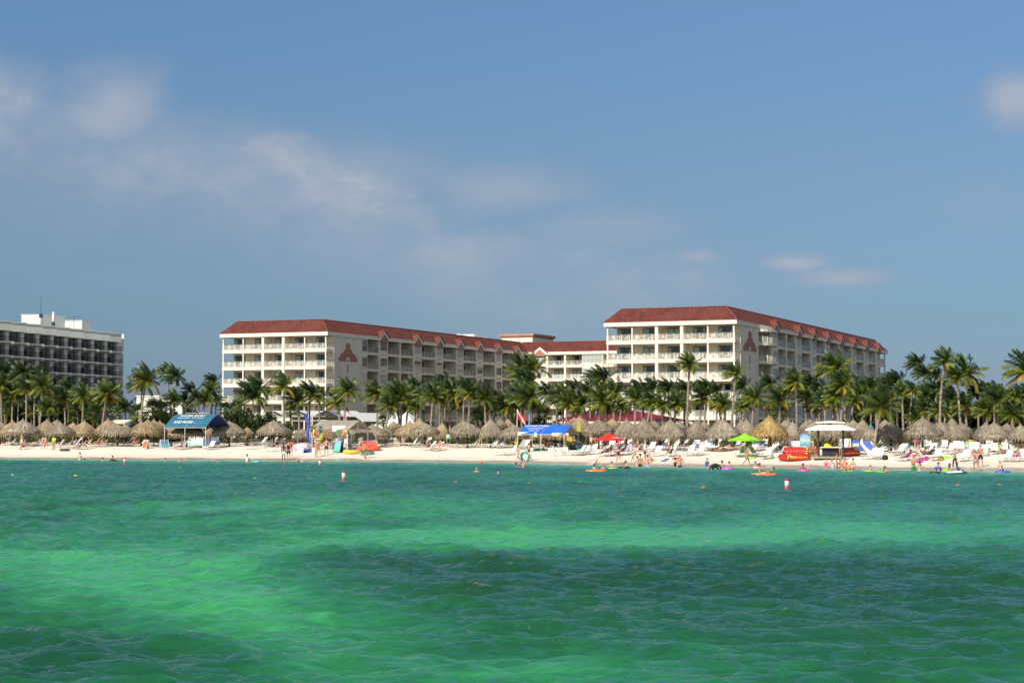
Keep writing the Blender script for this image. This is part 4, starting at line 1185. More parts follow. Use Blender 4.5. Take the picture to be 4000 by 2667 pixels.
# ------------------------------------------------------------------ palms
def frond(mb, p0, az, el0, L, droop, wind, m, n=9, lw=.075, ll=.56, side=0):
    """one feather frond: arching rib with hanging leaflets; wind pushes the tip"""
    pts, dirs = [], []
    d = Vector((cos(az) * cos(el0), sin(az) * cos(el0), sin(el0))); p = Vector(p0)
    st = L / n
    for i in range(n + 1):
        pts.append(p.copy()); dirs.append(d.copy())
        p = p + d * st
        u = (i + 1) / n
        d = (d + Vector((wind[0], wind[1], 0)) * (.16 + .20 * u) + Vector((0, 0, -droop * (.08 + .30 * u)))).normalized()
    mb.tube(pts, [.035 * (1 - .8 * i / n) + .006 for i in range(n + 1)], 3, m)
    k = n * 4
    for j in range(2, k):
        u = j / k; f = u * n; i = min(n - 1, int(f)); q = pts[i].lerp(pts[i + 1], f - i); dd = dirs[i]
        sd = dd.cross(Vector((0, 0, 1)))
        if sd.length < .05: sd = Vector((1, 0, 0))
        sd.normalize(); upv = sd.cross(dd).normalized()
        l = ll * (.55 + .9 * sin(pi * min(1, u * .95 + .08))) * random.uniform(.8, 1.1)
        if u > .9: l *= .6
        for sg in (-1, 1):
            out = (sd * sg * .72 + dd * .72 + upv * (.12 - .45 * u) + Vector((wind[0], wind[1], 0)) * .35 + Vector((0, 0, random.uniform(-.5, -.1)))).normalized()
            mid = q + out * l * .55; tip = q + out * l * .95 + Vector((0, 0, -.32 * l)) + Vector((wind[0], wind[1], 0)) * .12 * l
            w_ = dd * lw * .5
            mb.face([q - w_, q + w_, mid + w_ * .9, mid - w_ * .9], m)
            mb.face([mid - w_ * .9, mid + w_ * .9, tip], m)

def fan_leaf(mb, p0, az, el, L, r, m):
    d = Vector((cos(az) * cos(el), sin(az) * cos(el), sin(el))); q = Vector(p0) + d * L
    mb.tube([p0, q], [.02, .012], 3, m)
    sd = d.cross(Vector((0, 0, 1)))
    if sd.length < .1: sd = Vector((1, 0, 0))
    sd.normalize(); up = sd.cross(d)
    for i in range(15):
        a = -2.0 + 4.0 * i / 14
        o = (d * cos(a) + sd * sin(a)).normalized() * r * (1 - .12 * abs(a)) * random.uniform(.85, 1.08)
        w_ = (sd * cos(a) - d * sin(a)) * .045
        tip = q + o + Vector((0, 0, -.22 * r * random.uniform(.5, 1.6)))
        mb.face([q + o * .05 - w_ * .3, q + o * .05 + w_ * .3, q + o * .6 + w_, q + o * .6 - w_], m)
        mb.face([q + o * .6 - w_, q + o * .6 + w_, tip], m)

PALMS = {}
WIND = Vector((-.75, .25, 0))
def coconut_crown(seed, wind):
    random.seed(seed); mb = MB()
    n = random.randint(23, 27)
    for i in range(n):
        u = i / (n - 1)
        az = i * 2.39996 + random.uniform(-.25, .25)
        el = R(84 - 106 * u ** .95 + random.uniform(-9, 9))
        m = random.choice((0, 3)) if u < .3 else 0 if u < .48 else (random.choice((0, 1, 1)) if u < .66 else (random.choice((0, 1, 1)) if u < .86 else random.choice((1, 1, 2))))
        if random.random() < .12: m = 1
        if m == 0 and random.random() < .22: m = 3
        frond(mb, (0, 0, 0), az, el, random.uniform(.85, 1.12) * 2.75, random.uniform(.22, .34) + .22 * u, WIND * wind * random.uniform(.8, 1.2), m)
    if random.random() < .6:
        frond(mb, (0, 0, -.05), random.uniform(0, 6), R(-60), 1.6, .3, WIND * .1, 4)
    for i in range(random.randint(4, 9)):
        a = random.uniform(0, 6.28); mb.ball((.2 * cos(a), .2 * sin(a), -.22 - random.uniform(0, .2)), .11, 6, 4, 5)
    mb.ball((0, 0, -.05), (.2, .2, .34), 8, 5, 4)
    return mb.mesh('crown', [LEAF['g'], LEAF['l'], LEAF['y'], LEAF['d'], LEAF['b'], pm('green_coconut', (.14, .12, .02), .5, .2, 5)])

def fan_crown(seed):
    random.seed(seed); mb = MB()
    for i in range(30):
        u = i / 29; fan_leaf(mb, (0, 0, 0), i * 2.4 + random.uniform(-.2, .2), R(85 - 125 * u + random.uniform(-10, 10)), random.uniform(.7, 1.0), random.uniform(.8, 1.05), 0 if u < .55 else random.choice((0, 0, 1)))
    mb.ball((0, 0, -.15), (.22, .22, .4), 8, 5, 2)
    return mb.mesh('crown', [LEAF['f'], LEAF['l'], LEAF['b']])

CROWNS = [coconut_crown(100 + i, w_) for i, w_ in enumerate((.35, .5, .6, .7, .45, .85, .4, .55, .75, .3))]
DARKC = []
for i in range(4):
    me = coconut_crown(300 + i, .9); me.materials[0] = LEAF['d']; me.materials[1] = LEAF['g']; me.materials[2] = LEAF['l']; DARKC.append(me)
FANS = [fan_crown(500 + i) for i in range(4)]
random.seed(21)

def palm(X, Y, r_px, inland, kind='c', lean=0, trunk_r=.13):
    """X, Y: where the trunk top stands in the photograph; r_px: crown radius there (full-size pixels)"""
    d = shore(X) + inland
    top = at(X, Y, d); ppm = F / d
    bx_ = top.x + lean + random.uniform(-.25, .25); by = d + random.uniform(-.4, .4)
    gz = ground(bx_, by); h = top.z - gz
    if h < .6: h = .6
    sc_ = (r_px / ppm) / (2.75 if kind != 'f' else 1.75) * 1.09
    nm = 'fan_palm' if kind == 'f' else 'coconut_palm'
    o = empty(nm, (bx_, by, gz), 0, None, 'palm tree', 'fan palms behind the beach' if kind == 'f' else 'coconut palms behind the beach')
    mb = MB(); n = max(3, int(h / 1.1)); k = random.uniform(-.25, .25); pts = []; rad = []
    for i in range(n + 1):
        u = i / n
        pts.append(((top.x - bx_) * (u ** 1.5) + k * sin(pi * u), (d - by) * u, h * u - .05))
        rad.append(trunk_r * (1.35 - .35 * min(1, u * 5) - .25 * u) * (1.04 if i % 2 else .98) if kind != 'f' else trunk_r * 1.1)
    mb.tube(pts, rad, 8); mb.build('trunk', [TRUNK if kind != 'f' else FIBRE], o)
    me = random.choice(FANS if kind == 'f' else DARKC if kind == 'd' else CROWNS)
    c = link('crown', me, o, (top.x - bx_, d - by, h - .05), (0, 0, random.uniform(-.5, .5) if kind != 'f' else random.uniform(0, 6.28)))
    c.scale = (sc_,) * 3
    if kind != 'f' and random.random() < .55:
        b_ = MB(); b_.lathe([(trunk_r * .95, -1.1 * sc_), (trunk_r * 1.35, -.6 * sc_), (trunk_r * 1.7, -.2 * sc_), (.05, .05)], 8, 0, jit=.12)
        b_.build('boot_fibre', [FIBRE], o, (top.x - bx_, d - by, h))
    tall = 'tall' if h > 10 else ('mid height' if h > 6.3 else 'short')
    hue = {'c': 'coconut palm', 'd': 'dark windswept palm', 'f': 'fan palm'}[kind]
    later(o, '%s %s' % (tall, hue), X, 'palm_' + hue + tall)
    return o

# frame, trunk-top zx, zy, crown radius (zoom pixels), metres behind the water's edge, kind, lean
PT = [
 ('A', 170, 1120, 190, 46, 'c'), ('A', 345, 1060, 180, 42, 'c'), ('A', 462, 1090, 170, 47, 'c'), ('A', 560, 1035, 215, 40, 'c', -.9), ('A', 630, 1310, 165, 36, 'c'), ('A', 845, 1190, 170, 44, 'c'), ('A', 1092, 1165, 185, 38, 'c', -.6),
 ('A', 1408, 1130, 235, 36, 'c', -.7), ('A', 1445, 1150, 200, 38, 'c', -.9), ('A', 1855, 1010, 220, 46, 'd'), ('A', 1925, 960, 260, 37, 'c', -.7), ('A', 2225, 880, 190, 58, 'd'), ('A', 2310, 900, 200, 55, 'd'), ('A', 1640, 1310, 190, 44, 'd'),
 ('A', 1230, 1390, 150, 36, 'f'), ('A', 1800, 1390, 160, 38, 'f'), ('A', 2010, 1330, 170, 40, 'f'), ('A', 2110, 1340, 150, 44, 'f'), ('A', 2290, 1230, 190, 46, 'c'), ('A', 15, 1010, 190, 44, 'c'), ('A', 55, 860, 190, 64, 'd'), ('A', 150, 850, 190, 66, 'd'), ('A', 300, 850, 185, 62, 'd'),
 ('A', 440, 880, 170, 66, 'd'), ('A', 560, 870, 160, 62, 'd'), ('A', 700, 1150, 170, 60, 'd'), ('A', 900, 1060, 160, 62, 'd'), ('A', 250, 1200, 180, 58, 'd'), ('A', 60, 1230, 170, 56, 'd'), ('A', 500, 1240, 170, 55, 'd'), ('A', 1000, 1290, 160, 52, 'd'), ('A', 1320, 1290, 170, 50, 'd'), ('A', 1540, 1290, 160, 52, 'd'),
 ('A', 760, 1330, 130, 46, 'f'), ('A', 960, 1440, 110, 40, 'f'), ('A', 120, 1340, 140, 50, 'f'), ('A', 400, 1340, 140, 48, 'f'),
 ('B', -50, 900, 140, 52, 'c'), ('B', -120, 1010, 130, 46, 'c'), ('B', -200, 980, 130, 56, 'd'), ('B', 20, 1000, 120, 50, 'c'), ('B', -330, 1000, 120, 58, 'd'), ('B', -260, 900, 130, 60, 'd'), ('B', -20, 800, 130, 64, 'd'),
 ('B', 432, 960, 225, 44, 'd', .1), ('B', 498, 870, 200, 47, 'd'), ('B', 790, 850, 195, 40, 'c', .2), ('B', 950, 1010, 185, 42, 'c'), ('B', 1095, 935, 185, 45, 'c'), ('B', 1185, 965, 170, 52, 'd'), ('B', 1535, 895, 200, 40, 'c', -1.0), ('B', 1412, 1030, 175, 46, 'c'),
 ('B', 865, 1130, 100, 48, 'f'), ('B', 1860, 940, 185, 52, 'c'), ('B', 2010, 1065, 165, 40, 'c'), ('B', 2090, 960, 205, 43, 'c', .5), ('B', 2145, 960, 185, 43, 'c', -.3), ('B', 2300, 850, 165, 60, 'd'), ('B', 1925, 1240, 85, 42, 'f'), ('B', 250, 1090, 130, 46, 'f'), ('B', 120, 1120, 120, 46, 'f'), ('B', 2220, 1090, 120, 46, 'c'),
 ('C', 70, 960, 160, 50, 'c'), ('C', 165, 960, 150, 44, 'c'), ('C', 272, 955, 170, 40, 'c', -.6), ('C', 388, 990, 165, 42, 'c'), ('C', 480, 925, 195, 43, 'c', -.2), ('C', 430, 830, 180, 56, 'd'), ('C', 698, 930, 195, 40, 'c', -.3), ('C', 640, 860, 165, 56, 'd'), ('C', 865, 985, 170, 40, 'c'), ('C', 1110, 1080, 180, 43, 'c'), ('C', 1000, 1000, 160, 54, 'd'),
 ('C', 1275, 960, 200, 42, 'c'), ('C', 1315, 930, 200, 47, 'c'), ('C', 1375, 975, 205, 40, 'c'), ('C', 1225, 1060, 165, 44, 'c'), ('C', 1690, 1010, 165, 46, 'c'), ('C', 1752, 975, 200, 43, 'c', -.2), ('C', 1822, 1040, 170, 40, 'c'), ('C', 1870, 1040, 160, 44, 'c'), ('C', 1990, 1050, 200, 42, 'c'), ('C', 2200, 1010, 210, 40, 'c'), ('C', 2280, 1050, 180, 43, 'c'),
 ('C', 820, 1150, 120, 46, 'f'), ('C', 770, 1190, 110, 44, 'f'), ('C', 1550, 1170, 130, 48, 'f'), ('C', 80, 1100, 110, 42, 'c'), ('C', 1290, 660, 220, 58, 'c'), ('C', 1420, 640, 210, 60, 'c'), ('C', 1350, 780, 200, 55, 'd'), ('C', 2150, 790, 190, 58, 'd'), ('C', 1480, 1080, 150, 52, 'd'), ('C', 1600, 930, 165, 58, 'd'), ('C', 1900, 900, 170, 58, 'd'), ('C', 2060, 930, 165, 56, 'd'), ('C', 560, 1080, 140, 56, 'd'), ('C', 930, 1100, 140, 52, 'd'),
 ('D', 60, 960, 190, 56, 'd'), ('D', 207, 1150, 200, 42, 'c'), ('D', 110, 1290, 130, 48, 'c'), ('D', 300, 1330, 130, 42, 'c'), ('D', 465, 1230, 190, 42, 'c'), ('D', 562, 1260, 165, 45, 'c'), ('D', 668, 1265, 180, 40, 'c', -.9), ('D', 800, 1310, 175, 40, 'c'), ('D', 975, 1310, 180, 43, 'c'), ('D', 1085, 1300, 170, 46, 'c'), ('D', 1155, 790, 180, 38, 'c', -.4),
 ('D', 1332, 1230, 190, 41, 'c'), ('D', 1530, 1300, 150, 46, 'c'), ('D', 1600, 1310, 195, 40, 'c'), ('D', 1742, 910, 175, 39, 'c', -.4), ('D', 1890, 1320, 150, 46, 'c'), ('D', 1985, 1220, 195, 40, 'c'), ('D', 1812, 1340, 130, 48, 'c'), ('D', 520, 1110, 170, 56, 'd'), ('D', 880, 1110, 175, 56, 'd'), ('D', 1090, 1110, 165, 58, 'd'), ('D', 1360, 1090, 160, 56, 'd'), ('D', 700, 1080, 160, 58, 'd'), ('D', 1500, 1130, 155, 58, 'd'), ('D', 1830, 1080, 160, 56, 'd'), 
 ('E', 815, 1010, 200, 38, 'c'), ('E', 757, 1110, 180, 42, 'c'), ('E', 600, 1245, 200, 40, 'c'), ('E', 470, 1030, 170, 52, 'd'), ('E', 1330, 850, 280, 50, 'c', .5), ('E', 1432, 1010, 190, 44, 'c'), ('E', 1405, 1060, 210, 38, 'c', -.5), ('E', 1180, 1265, 190, 40, 'c'), ('E', 1050, 1330, 150, 44, 'c'), ('E', 955, 1215, 180, 43, 'c'), ('E', 1290, 1290, 160, 45, 'c'), ('E', 1325, 1200, 190, 38, 'c'),
 ('E', 1912, 1330, 290, 15, 'c', -.7), ('E', 1010, 1040, 180, 58, 'd'), ('E', 900, 1130, 160, 56, 'd'), ('E', 1650, 1180, 190, 50, 'c'), ('E', 1760, 1090, 180, 56, 'd'), ('E', 2080, 1010, 180, 56, 'd'), ('E', 520, 1400, 110, 46, 'f'), ('E', 650, 1400, 110, 46, 'f'), ('E', 1560, 1260, 180, 44, 'c'), ('E', 1130, 1120, 170, 52, 'd'), ('E', 1500, 1120, 170, 54, 'd'),
 ('G', 480, 915, 190, 46, 'c'), ('G', 640, 880, 180, 46, 'c'), ('G', 1140, 440, 250, 40, 'c', -.5), ('G', 1320, 690, 230, 39, 'c'), ('G', 1470, 620, 330, 54, 'c'), ('G', 720, 480, 220, 66, 'd'), ('G', 820, 620, 200, 60, 'd'), ('G', 1055, 1190, 190, 42, 'c'), ('G', 1152, 1190, 170, 46, 'c'), ('G', 1452, 1110, 240, 40, 'c'), ('G', 1792, 1190, 240, 36, 'c'), ('G', 1945, 1010, 260, 38, 'c'), ('G', 2165, 1240, 240, 36, 'c'), ('G', 2390, 600, 390, 34, 'c'),
 ('G', 2340, 950, 230, 52, 'd'), ('G', 1010, 640, 190, 60, 'd'), ('G', 300, 820, 220, 54, 'd'), ('G', 420, 730, 200, 58, 'd'), ('G', 1900, 900, 210, 52, 'd'), ('G', 2210, 980, 210, 50, 'c'), ('G', 1250, 1010, 220, 50, 'd'), ('G', 850, 960, 220, 52, 'd'), ('G', 1000, 890, 200, 55, 'd'), ('G', 1640, 930, 210, 56, 'd'), ('G', 1750, 860, 190, 60, 'd'), ('G', 860, 1170, 220, 46, 'c'), ('G', 600, 1120, 200, 48, 'c'), ('G', 80, 1150, 180, 42, 'c'), ('G', 700, 1300, 200, 40, 'c')]
for q in PT:
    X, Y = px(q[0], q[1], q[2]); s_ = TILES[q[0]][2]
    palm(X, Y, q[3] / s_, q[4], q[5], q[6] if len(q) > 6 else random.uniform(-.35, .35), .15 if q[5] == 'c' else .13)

# ------------------------------------------------------------------ bushes, thickets, hedges
def leafy(mb, c, r, n, size, m=0, squash=1.0):
    for i in range(n):
        a = random.uniform(0, 6.283); z = random.uniform(-1, 1); q = (1 - z * z) ** .5
        rr = random.uniform(.55, 1.05)
        p = Vector((c[0] + r[0] * q * cos(a) * rr, c[1] + r[1] * q * sin(a) * rr, c[2] + r[2] * z * rr))
        if p.z < .02: p.z = random.uniform(.02, .3)
        d = Vector((random.gauss(0, 1), random.gauss(0, 1), random.gauss(.3, .8))).normalized(); e = d.cross(Vector((random.random(), random.random(), random.random()))).normalized(); f = d.cross(e)
        s1, s2 = size * random.uniform(.6, 1.3), size * random.uniform(.4, .8)
        mb.face([p - e * s1, p - f * s2, p + e * s1, p + f * s2], m)

def bush(X, Yb, inland, w_px, h_px, label, mats=('h',), name='shrub', size=.13, dens=1.0, cat='shrub', blossom=0, trunkh=0):
    d = shore(X) + inland; ppm = F / d
    p = at(X, HZ, d); gz = ground(p.x, d); w_, h = w_px / ppm, h_px / ppm
    o = empty(name, (p.x, d, gz), 0, label, cat, 'shrubs and thickets behind the beach')
    mb = MB(); k = max(3, int(w_ * 1.3))
    for i in range(k):
        x = (-.5 + (i + .5) / k) * w_ * .85 + random.uniform(-.2, .2); hh = h * random.uniform(.6, 1.0) * (1 - .35 * abs(2 * x / w_) ** 2); r_ = max(.35, w_ / k * random.uniform(.8, 1.25))
        leafy(mb, (x, random.uniform(-.6, .6), trunkh + hh * .52), (r_, r_ * .9, hh * .5), int(230 * dens * max(.5, r_ * hh)), size, random.randrange(len(mats)))
    if blossom: leafy(mb, (0, -.4, h * .55), (w_ * .45, .9, h * .42), blossom, .09, len(mats))
    mb.build('foliage', [LEAF[q] for q in mats] + [LEAF['w']], o)
    st = MB()
    for i in range(5):
        x = random.uniform(-.35, .35) * w_; st.tube([(x * .4, 0, -.05), (x * .7, random.uniform(-.2, .2), h * .3 + trunkh * .5), (x, random.uniform(-.4, .4), trunkh + h * .6)], [.08, .06, .025], 5)
    st.build('stems', [BARK], o)
    return o
random.seed(5)
bush(960, 0, 33, 330, 118, 'big dark sea grape thicket right of the teal canopy', ('h', 'h', 'd'), 'sea_grape_tree', .16, 1.3, 'tree', trunkh=.7)
bush(1070, 0, 30, 130, 100, 'dark sea grape bush with bare twisted stems beside the round thatch roof', ('h', 'd'), 'sea_grape_tree', .15, 1.1, 'tree', trunkh=.6)
bush(250, 0, 44, 120, 60, 'bright green broadleaf clump below the shaded hotel', ('m', 'f'))
bush(90, 0, 50, 200, 90, 'dark dense shrub at far left below the shaded hotel', ('h', 'd'))
bush(420, 0, 48, 180, 100, 'dark dense shrub under the twin leaning palms', ('h', 'd'))
bush(610, 0, 42, 200, 150, 'wide dark shrub behind the tan thatch roofs left of the teal canopy', ('h', 'f'))
bush(760, 0, 48, 220, 120, 'wide dark shrub standing behind the teal canopy', ('h', 'd'))
bush(1770, 0, 40, 60, 30, 'small yellow green bush between two thatch roofs', ('m', 'y'))
bush(1900, 0, 50, 160, 90, 'shaggy green shrub under the palms left of the dive flag', ('f', 'd'))
bush(2090, 0, 46, 230, 110, 'dark shrub under palms behind the dive flag', ('h', 'd', 'f'))
bush(2140, 0, 44, 90, 60, 'twiggy bush left of the maroon roof', ('f', 'h'))
bush(2775, 0, 42, 100, 62, 'dark flowering bush right of the maroon roof', ('h', 'm'))
bush(2700, 0, 46, 80, 50, 'rounded bush against the ground floor of the right block', ('m', 'h'))
bush(2930, 0, 44, 130, 60, 'low dark bush behind the golden thatch roof', ('h', 'd'))
bush(3150, 0, 42, 130, 70, 'dark bush with white flowers left of the white canopy', ('h', 'd'))
bush(3290, 0, 44, 170, 110, 'tall dark bush directly behind the white canopy', ('h', 'd'), blossom=30)
bush(3420, 0, 48, 200, 110, 'dark bush speckled with yellow blossom right of the white canopy', ('h', 'd', 'm'), blossom=190)
bush(3560, 0, 50, 180, 90, 'dark thicket with yellow blossom behind the leaning near palm', ('h', 'd'), blossom=90)
bush(3830, 0, 38, 150, 88, 'bright broadleaf thicket behind the thatch roofs at right', ('m', 'm', 'h'), size=.15)
bush(3980, 0, 42, 140, 80, 'dark thicket at the right edge of the beach', ('h', 'd'))
bush(3690, 0, 52, 170, 100, 'shaded dense thicket behind the two pale tall trunks', ('h', 'd'))
bush(3420, 0, 78, 190, 215, 'rounded dark drooping tree against the right block flank', ('h', 'm'), 'broadleaf_tree', .28, .7, 'tree', trunkh=2.5)
bush(3900, 0, 70, 170, 170, 'dark rounded tree top between palms at far right', ('h', 'd'), 'broadleaf_tree', .28, .6, 'tree', trunkh=2.0)
bush(3650, 0, 72, 260, 200, 'dense dark tree mass behind the palms right of the hotel', ('h', 'd'), 'broadleaf_tree', .28, .6, 'tree', trunkh=2.0)
bush(700, 0, 66, 330, 110, 'long low dark tree row behind the teal canopy palms', ('h', 'd'), 'broadleaf_tree', .22, .7, 'tree', trunkh=.8)
bush(200, 0, 62, 420, 190, 'broad dark tree mass shading the foot of the left hotel', ('h', 'd'), 'broadleaf_tree', .28, .6, 'tree', trunkh=1.0)
bush(3500, 0, 60, 260, 170, 'dark leafy tree mass behind the leaning near palm', ('h', 'd'), 'broadleaf_tree', .24, .7, 'tree', trunkh=1.2)
bush(3780, 0, 62, 260, 150, 'dark leafy tree mass between the two pale tall trunks and right edge', ('h', 'd'), 'broadleaf_tree', .24, .7, 'tree', trunkh=1.2)
bush(4010, 0, 58, 200, 140, 'dark leafy tree mass cut by the right edge', ('h', 'd'), 'broadleaf_tree', .24, .7, 'tree', trunkh=1.0)
bush(1980, 0, 56, 240, 105, 'dark shrubbery under palms left of the dive flag, taller one', ('h', 'd'), 'shrub', .18, .8)
bush(3080, 0, 52, 260, 100, 'dark shrubbery against the right block flank', ('h', 'd'), 'shrub', .18, .8)
random.seed(6)
HG = [(-80, 330, 'at the far left'), (330, 640, 'below the left tan roofs'), (640, 900, 'behind the teal canopy stall'), (1180, 1500, 'behind the wooden pavilion'), (1500, 1800, 'right of the wooden pavilion'), (1800, 2150, 'below the dive flag'),
      (2150, 2520, 'behind the blue canopy and red umbrella'), (2520, 2800, 'left of the lime umbrella'), (2800, 3150, 'behind the golden thatch'), (3150, 3500, 'behind the white canopy'), (3500, 3800, 'behind the magenta dress bather'), (3800, 4120, 'at the far right')]
for X0, X1, lab in HG:
    a, b = at(X0, HZ, shore(X0) + 34), at(X1, HZ, shore(X1) + 34)
    o = empty('hedge', (a.x, a.y, ground(a.x, a.y)), math.atan2(b.y - a.y, b.x - a.x), 'clipped green hedge in the shade of the thatch, ' + lab, 'hedge', 'hedges behind the thatch roofs')
    mb = MB(); L = math.hypot(b.x - a.x, b.y - a.y)
    for i in range(int(L * 95)):
        p = Vector((random.uniform(0, L), random.uniform(-.5, .5), random.uniform(.03, 1.25))); d = Vector((random.gauss(0, 1), random.gauss(-.5, 1), random.gauss(0, 1))).normalized(); e = d.orthogonal().normalized(); f = d.cross(e); s1 = random.uniform(.08, .16)
        mb.face([p - e * s1, p - f * s1 * .7, p + e * s1, p + f * s1 * .7], random.randrange(2))
    mb.build('foliage', [LEAF['m'], LEAF['h']], o)

# ------------------------------------------------------------------ thatched parasols
random.seed(9)
def thatch_mesh(hw, h, seed, knob=False):
    """bell-shaped shaggy cap with a pointed top and a ragged skirt, uv along the strands; apex at z = h, eave near 0"""
    rs = random.Random(seed); mb = MB(); n = 40
    prf = [(1.0, -.02), (.98, .07), (.90, .19), (.77, .34), (.61, .49), (.44, .61), (.29, .71), (.16, .79), (.085, .85), (.05, .91), (.025, 1.0)] if not knob else [(1.0, -.02), (.97, .06), (.88, .17), (.74, .34), (.58, .52), (.42, .67), (.27, .79), (.14, .87), (.055, .90), (.05, .97), (.04, 1.0)]
    rings = []
    for i, (r, z) in enumerate(prf):
        ring = []
        for j in range(n):
            a = 2 * pi * j / n
            q = 1 + rs.uniform(-.035, .035) + .03 * sin(3 * a + seed) + .02 * sin(5 * a + seed * 2)
            ring.append((hw * r * q * cos(a), hw * r * q * sin(a), h * z + rs.uniform(-.03, .03) + (.05 * sin(2 * a + seed) if i < 3 else 0)))
        rings.append(ring)
    for i in range(len(prf) - 1):
        for j in range(n):
            j2 = (j + 1) % n
            mb.face([rings[i][j], rings[i][j2], rings[i + 1][j2], rings[i + 1][j]], 0, True, [(j / n, i / 10), ((j + 1) / n, i / 10), ((j + 1) / n, (i + 1) / 10), (j / n, (i + 1) / 10)])
    mb.face(rings[-1], 0)
    # strands lying on the cap and hanging from the skirt
    for k in range(760):
        a = rs.uniform(0, 6.283); u = rs.random() ** .7
        i = min(len(prf) - 2, int((1 - u) * 7)); r0, z0 = prf[i]; f = rs.random()
        r1, z1 = prf[i + 1]; r, z = r0 + (r1 - r0) * f, z0 + (z1 - z0) * f
        L = rs.uniform(.28, .6); w_ = rs.uniform(.02, .045); da = rs.uniform(-.08, .08)
        p = Vector((hw * r * cos(a), hw * r * sin(a), h * z + .03)); rr = hw * r + L * .8; a2 = a + da
        q = Vector((rr * cos(a2), rr * sin(a2), h * z - L * h / hw * .72 + rs.uniform(.0, .09)))
        if r > .9: q = Vector(((hw * r + .10) * cos(a2), (hw * r + .10) * sin(a2), h * z - rs.uniform(.18, .42)))
        s_ = Vector((-sin(a), cos(a), 0)) * w_
        mb.face([p - s_, p + s_, q + s_ * .4, q - s_ * .4], 0, False, [(k * .37 % 1, 0), (k * .37 % 1 + .02, 0), (k * .37 % 1 + .02, .3), (k * .37 % 1, .3)])
    for j in range(150):
        a = 2 * pi * j / 150 + rs.uniform(-.02, .02); L = rs.uniform(.14, .62); r = hw * rs.uniform(.9, 1.0); w_ = rs.uniform(.03, .06)
        p = Vector((r * cos(a), r * sin(a), .08)); q = Vector(((r + rs.uniform(-.05, .12)) * cos(a), (r + rs.uniform(-.05, .12)) * sin(a), -L)); s_ = Vector((-sin(a), cos(a), 0)) * w_
        mb.face([p - s_, p + s_, q + s_ * .5, q - s_ * .5], 0, False, [(j * .07 % 1, 0), (j * .07 % 1 + .02, 0), (j * .07 % 1 + .02, .3), (j * .07 % 1, .3)])
    return mb

SHELF = MB().lathe([(.62, .78), (.64, .80), (.64, .84), (.6, .85)], 14).mesh('shelf', [WOOD])
def palapa(tile, zx, zy, hw_z, eave_z, row, tint, knob=False):
    X, Y = px(tile, zx, zy); _, Ye = px(tile, zx, eave_z); s_ = TILES[tile][2]
    d = shore(X) + (20, 26.5, 33)[row] + random.uniform(-1, 1); ppm = F / d
    top = at(X, Y, d); ez = at(X, Ye, d).z + .22; hw = hw_z / s_ / ppm
    gz = ground(top.x, d)
    o = empty('thatched_parasol', (top.x, d, gz), random.uniform(0, 6), None, 'thatched parasol', 'thatched parasols along the beach')
    h = max(.8, top.z - ez); hw = max(hw, .55)
    mb = thatch_mesh(hw, h, random.randrange(9999), knob)
    mb.build('thatch', [TH[tint]], o, (0, 0, ez - gz))
    pm_ = POSTY if X > 2480 and random.random() < .7 else WOODD
    p = MB(); p.tube([(0, 0, -.1), (0, 0, ez - gz + h * .8)], .11, 8); p.build('post', [pm_], o)
    r_ = MB()
    for k in range(8):
        a = k * pi / 4; r_.tube([(.1 * cos(a), .1 * sin(a), ez - gz + h * .7), (hw * .86 * cos(a), hw * .86 * sin(a), ez - gz + .03)], .03, 4)
    r_.build('rib_frame', [WOODD], o)
    if row == 0: link('shelf', SHELF, o)
    tn = {'g': 'grey thatched parasol', 't': 'tan thatched parasol', 'o': 'fresh golden thatched parasol'}[tint]
    rw = ('front row', 'middle row', 'back row')[row]
    if tint == 'o': o['label'] = 'fresh golden thatched parasol right of the lime umbrella, brightest on the beach'
    else: later(o, '%s, %s' % (tn, rw), X, 'palapa' + tn + rw)
